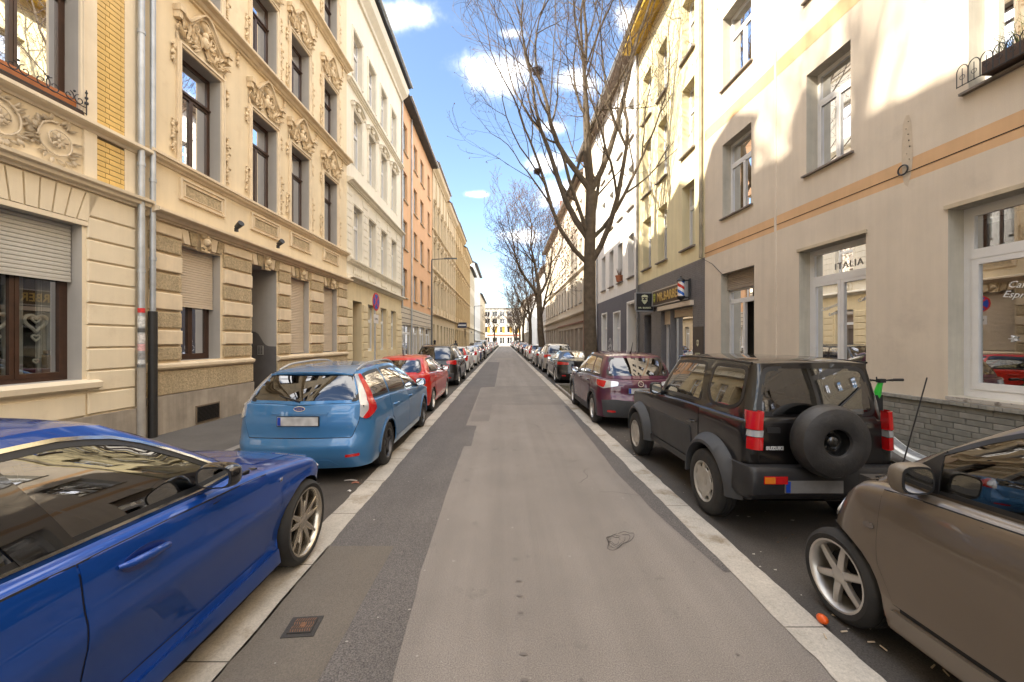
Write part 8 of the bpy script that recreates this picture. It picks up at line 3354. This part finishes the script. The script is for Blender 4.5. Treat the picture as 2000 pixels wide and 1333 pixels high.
def grow(seed, H, split, spread, trunk_r, lean=(0, 0), levels=5, dens=1.0, limbs=None, detail=1.0, xlim=None, tmin=0.0045):
    """returns (wood MB, twig MB, bud MB); origin at the foot"""
    r = random.Random(seed)
    W_, T_, B_ = MB(), MB(), MB()
    tips = []

    def branch(p, d, ln, rad, lev):
        n = max(3, int(4 if lev > 2 else 6))
        pts, rads = [Vector(p)], [rad]
        q = Vector(p)
        dd = Vector(d).normalized()
        kids_ = []
        for k in range(n):
            t = (k + 1) / n
            wob = 0.10 + 0.05 * lev
            dd = (dd + Vector((r.uniform(-wob, wob), r.uniform(-wob, wob), r.uniform(-wob * 0.6, wob * 0.6) + (0.13 if lev < 3 else 0.07)))).normalized()
            if xlim:
                w_ = q.x
                if w_ > xlim[1]:
                    dd.x -= 0.25
                if w_ < xlim[0]:
                    dd.x += 0.25
                dd.normalize()
            q = q + dd * (ln / n)
            pts.append(q.copy())
            rads.append(max(tmin, rad * (1 - 0.55 * t)))
            kids_.append((q.copy(), dd.copy(), t, rads[-1]))
        (W_ if rad > 0.022 else T_).tube(pts, rads, 8 if rad > 0.06 else (6 if rad > 0.03 else (4 if rad > 0.010 else 3)), cap=False)
        if lev >= levels:
            if r.random() < 0.9:
                for _ in range(r.randint(1, 3)):
                    c = q + Vector((r.uniform(-.03, .03), r.uniform(-.03, .03), r.uniform(-.07, 0)))
                    s_ = r.uniform(0.012, 0.032)
                    B_.face(c + Vector((s_, 0, 0)), c + Vector((0, s_, s_)), c + Vector((-s_, 0, 0)), c + Vector((0, -s_, -s_)))
            return
        # continue and side shoots
        m = {1: 5, 2: 5, 3: 5, 4: 4}.get(lev, 3)
        m = max(2, int(round(m * dens)))
        for j in range(m):
            c, dv, t, rr0 = kids_[min(len(kids_) - 1, int((0.25 + 0.75 * (j + r.random()) / m) * len(kids_)))]
            ax = dv.orthogonal().normalized()
            ax.rotate(Matrix.Rotation(r.uniform(0, 2 * PI), 3, dv))
            ang = R(r.uniform(22, 52))
            nd = dv * math.cos(ang) + ax * math.sin(ang)
            branch(c, nd, ln * r.uniform(0.50, 0.72), max(tmin, rr0 * r.uniform(0.52, 0.70)), lev + 1)
        branch(q, dd, ln * r.uniform(0.6, 0.75), rads[-1], lev + 1)
    # trunk
    pts, rads = [], []
    for k in range(9):
        t = k / 8
        pts.append(Vector((lean[0] * t + 0.05 * math.sin(5 * t + seed), lean[1] * t + 0.05 * math.cos(4 * t), split * t)))
        rads.append(trunk_r * (1.35 if k == 0 else (1.08 if k == 1 else 1.0 - 0.22 * t)))
    TR = MB()
    TR.tube(pts, rads, 14, cap=False)
    top = pts[-1]
    for i, lb_ in enumerate(limbs):
        az, el, ln, rf = lb_[:4]
        d = Vector((math.cos(R(az)) * math.cos(R(el)), math.sin(R(az)) * math.cos(R(el)), math.sin(R(el))))
        f = 0.74 + 0.26 * (i % 3) / 2 if i > 2 else 1.0
        if len(lb_) > 4:
            f = lb_[4]
        base = pts[-1] if f > 0.95 else pts[int(f * 8)]
        branch(base - d * 0.05, d, ln, trunk_r * rf, 1)
    return TR, W_, T_, B_


def tree(x, y, label, args, name='bare_tree', nests=()):
    t = thing(name, label, 'tree', (x, y, 0.03), 0, 'bare street trees')
    TR, W_, T_, B_ = grow(**args)
    jitter(TR, 0.018, 5)
    TR.build('trunk', M_BARK, t, True)
    c = W_.build('branches', M_BARK, t, True)
    T_.build('twigs', M_TWIG, t)['kind'] = 'stuff'
    B_.build('seed_pods', M_BUD, t)['kind'] = 'stuff'
    return t


LIMB_A = [(100, 84, 4.4, 0.62, 1), (178, 56, 4.6, 0.50, 1), (-8, 54, 4.8, 0.50, 1), (280, 76, 4.4, 0.46, 1), (172, 52, 5.8, 0.52, 0.76), (-5, 58, 5.2, 0.48, 0.63), (185, 36, 5.2, 0.38, 0.70), (60, 66, 4.4, 0.40, 0.76), (5, 36, 4.4, 0.34, 0.76), (200, 60, 4.6, 0.36, 0.86)]
t1 = tree(TREES[0][0], TREES[0][1], 'tallest bare tree with a thick trunk, first on the right between the parked cars',
          dict(seed=21, H=14, split=7.3, spread=4, trunk_r=0.235, lean=(-0.05, 0), levels=5, dens=0.62, limbs=LIMB_A, xlim=(-4.4, 3.4)))
# birds' nests
def nest(loc, r0, label):
    br = [c for c in t1.children if c.name.startswith('branches')][0]
    off = Vector(t1.location)
    loc = min((v.co + off for v in br.data.vertices), key=lambda q: (q - Vector(loc)).length)
    loc = tuple(loc + Vector((0, 0, 0.06)))
    b = MB()
    rn = random.Random(5)
    for k in range(190):
        a, e_ = rn.uniform(0, 2 * PI), rn.uniform(-1.2, 1.2)
        c = Vector((math.cos(a) * math.cos(e_), math.sin(a) * math.cos(e_), math.sin(e_) * 0.8)) * r0 * rn.uniform(0.6, 1)
        d = Vector((rn.uniform(-1, 1), rn.uniform(-1, 1), rn.uniform(-1, 1))).normalized() * r0 * 0.5
        b.tube([Vector(loc) + c - d, Vector(loc) + c + d], 0.006, 3)
    tag(b.build('bird_nest', M_TWIG), label, 'nest')


nest((1.24, 15.2, 11.7), 0.20, "dark twig bird's nest high on the left side of the tallest tree")
nest((0.86, 13.6, 7.0), 0.13, "small brown bird's nest low in the crown of the tallest tree")
LIMB_B = [(95, 78, 3.6, 0.6), (185, 50, 3.4, 0.5), (15, 55, 3.2, 0.5), (280, 62, 3.1, 0.42), (140, 60, 3.2, 0.4)]
lab = ['second bare tree on the right, half as high in the photo as the first', 'third bare tree on the right, behind the second trunk', 'fourth bare tree down the right side', 'fifth bare tree down the right side', 'sixth, very distant bare tree on the right',
       'lone bare tree on the left side near the far end of the street', 'seventh bare tree at the far right', 'last distant bare tree on the right']
for i, (x, y) in enumerate(TREES[1:]):
    lv = 5 if i < 2 else 4
    tt = tree(x, y, lab[i], dict(seed=40 + i * 3, H=11, split=(4.6, 4.4, 4.6, 4.2, 4.5, 4.0, 4.2, 4.2)[i], spread=3, trunk_r=(0.24, 0.22, 0.20, 0.20, 0.20, 0.22, 0.2, 0.2)[i],
                                 lean=(-0.35 if i == 0 else 0.0, 0), levels=lv, dens=(0.72, 0.66, 0.8, 0.8, 0.75, 0.75, 0.75, 0.75)[i], limbs=LIMB_B, xlim=(-3.6, 2.6), tmin=(0.007, 0.009, 0.012, 0.012, 0.013, 0.014, 0.014, 0.014)[i]))
    tt.scale = (1.2, 1.2, 1.22) if i == 0 else ((1.12, 1.12, 1.15) if i < 4 else (1, 1, 1))

# tall tree in the yard behind the left-hand houses: its branches mark the sunny right-hand wall
tree(-17.0, -3.6, 'very tall bare tree in the yard behind the left houses, outside the frame', dict(seed=77, H=31, split=20.5, spread=5, trunk_r=0.42, levels=4, dens=0.9,
     limbs=[(100, 80, 5.0, 0.5), (190, 55, 5.0, 0.4), (20, 50, 5.2, 0.45), (-60, 55, 5.0, 0.4), (70, 50, 5.2, 0.42), (140, 60, 4.6, 0.35)], tmin=0.012), name='courtyard_tree')
# ================================================================== parked cars
car_blue_saloon((-2.545, 1.80, 0))
car_estate((-2.63, 7.33, -0.01))
car_offroader((2.94, 5.44, -0.01))
car_microcar((2.95, 1.74, -0.01))
P_PLUM = paint('plum_paint', (0.085, 0.018, 0.042), 0.4)
c = car_generic('crossover', P_PLUM, 'plum purple crossover with grey plastic cladding, rear towards the camera', (2.84, 10.45, -0.01), res=0.06)
c.stamp('badge', oval(0, 0.94, 0.06, 0.06, 20), -90, 0.012, M_CHROME, mirror=False, skirt=0.01)
c.stamp('badge_field', oval(0, 0.94, 0.045, 0.045, 20), -90, 0.0145, P_PLUM, mirror=False, skirt=0.003)
c.stamp('badge_bolt', [(-0.055, 0.955), (0.01, 0.948), (0.0, 0.938), (0.055, 0.925), (-0.01, 0.932), (0.0, 0.942)], -90, 0.017, M_CHROME, mirror=False, skirt=0.003)
c.finish_shell(P_PLUM)
P_RED = paint('red_paint', (0.55, 0.025, 0.012), 0.1)
c = car_generic('hatch', P_RED, 'bright red hatchback parked ahead of the light blue estate', (-2.72, 11.98, -0.01), res=0.06)
c.finish_shell(P_RED)
P_BLK = paint('black_paint_b', (0.012, 0.011, 0.011), 0.1)
c = car_generic('suv', P_BLK, 'black SUV parked ahead of the red hatchback', (-2.80, 18.3, -0.01), res=0.08)
c.finish_shell(P_BLK)
c = car_generic('saloon', P_BLK, 'black saloon with red tail lights parked beyond the first tree', (3.12, 19.3, -0.01), res=0.08, wheel='multi')
c.finish_shell(P_BLK)
P_WHT = paint('white_paint', (0.72, 0.72, 0.70), 0.0)
P_SIL = paint('silver_paint', (0.42, 0.40, 0.37), 0.6)
P_GRY = paint('grey_paint', (0.14, 0.135, 0.13), 0.5)
P_BLU = paint('dark_blue_paint', (0.02, 0.04, 0.12), 0.4)
P_BRZ = paint('bronze_paint', (0.20, 0.13, 0.08), 0.5)
P_DRD = paint('dark_red_paint', (0.22, 0.02, 0.02), 0.2)
c = car_generic('tallwagon', P_WHT, 'white estate with tall red pillar lights behind the black SUV', (-2.90, 25.0, -0.01), res=0.1)
c.finish_shell(P_WHT)
PROTO = {'tallwagon': (c.root, P_WHT)}
c = car_generic('suv', P_SIL, 'silver-beige SUV in front of the black saloon on the right', (3.15, 25.2, -0.01), res=0.1)
c.finish_shell(P_SIL)
PROTO['suv'] = (c.root, P_SIL)
c = car_generic('hatch', P_WHT, 'white hatchback, second white car on the left', (-2.85, 31.6, -0.01), res=0.1)
c.finish_shell(P_WHT)
PROTO['hatch'] = (c.root, P_WHT)
c = car_generic('saloon', P_GRY, 'grey saloon in the right-hand row before the second tree', (3.1, 30.2, -0.01), res=0.1)
c.finish_shell(P_GRY)
PROTO['saloon'] = (c.root, P_GRY)
c = car_generic('van', P_WHT, 'white van standing tall in the left-hand row', (-2.95, 52.5, -0.01), res=0.12, detail=0)
c.finish_shell(P_WHT)
PROTO['van'] = (c.root, P_WHT)


def clone(kind, pm, x, y, label):
    root, base = PROTO[kind]
    n = copy_tree(root)
    n.location = (x, y, -0.01)
    n['label'] = label
    for o in n.children_recursive:
        if o.type == 'MESH' and o.data.materials and o.data.materials[0] == base and pm != base:
            o.material_slots[0].link = 'OBJECT'
            o.material_slots[0].material = pm
    return n


COLS = {'black': P_BLK, 'silver': P_SIL, 'grey': P_GRY, 'dark blue': P_BLU, 'bronze': P_BRZ, 'dark red': P_DRD, 'white': P_WHT}
KN = {'tallwagon': 'estate', 'suv': 'SUV', 'hatch': 'hatchback', 'saloon': 'saloon', 'van': 'van'}
left = [('hatch', 'dark blue', 37.2), ('suv', 'black', 42.4), ('tallwagon', 'grey', 47.3), ('saloon', 'black', 58.2), ('hatch', 'dark red', 63.8), ('suv', 'grey', 69.2), ('tallwagon', 'black', 74.8),
        ('hatch', 'silver', 80.2), ('saloon', 'bronze', 85.6), ('suv', 'black', 91.2), ('hatch', 'grey', 97.0), ('saloon', 'black', 103.0), ('tallwagon', 'silver', 119.0), ('hatch', 'black', 125.0), ('suv', 'dark blue', 131.0), ('saloon', 'grey', 137.0)]
right = [('tallwagon', 'white', 38.6), ('hatch', 'bronze', 43.6), ('saloon', 'black', 55.0), ('hatch', 'dark red', 60.4), ('suv', 'bronze', 65.6), ('tallwagon', 'grey', 73.0), ('hatch', 'dark blue', 78.2), ('van', 'white', 87.5),
         ('saloon', 'dark red', 93.0), ('suv', 'grey', 102.5), ('hatch', 'silver', 108.0), ('tallwagon', 'black', 120.0), ('hatch', 'bronze', 126.0), ('suv', 'white', 137.5), ('saloon', 'grey', 144.0)]
ORD = ['nearest', 'second', 'third', 'fourth', 'fifth', 'sixth']
for side, lst, x in (('left', left, -2.9), ('right', right, 3.1)):
    seen = {}
    for kind, col, y in lst:
        k_ = (col, kind)
        seen[k_] = seen.get(k_, 0) + 1
        dist = 'mid-distance' if y < 60 else ('far' if y < 100 else 'very distant')
        nn = ('' if seen[k_] == 1 else ' again, farther along')
        clone(kind, COLS[col], x + rs.uniform(-0.08, 0.08), y, '%s %s %s in the %s row of parked cars%s' % (dist, col, KN[kind], side, nn))
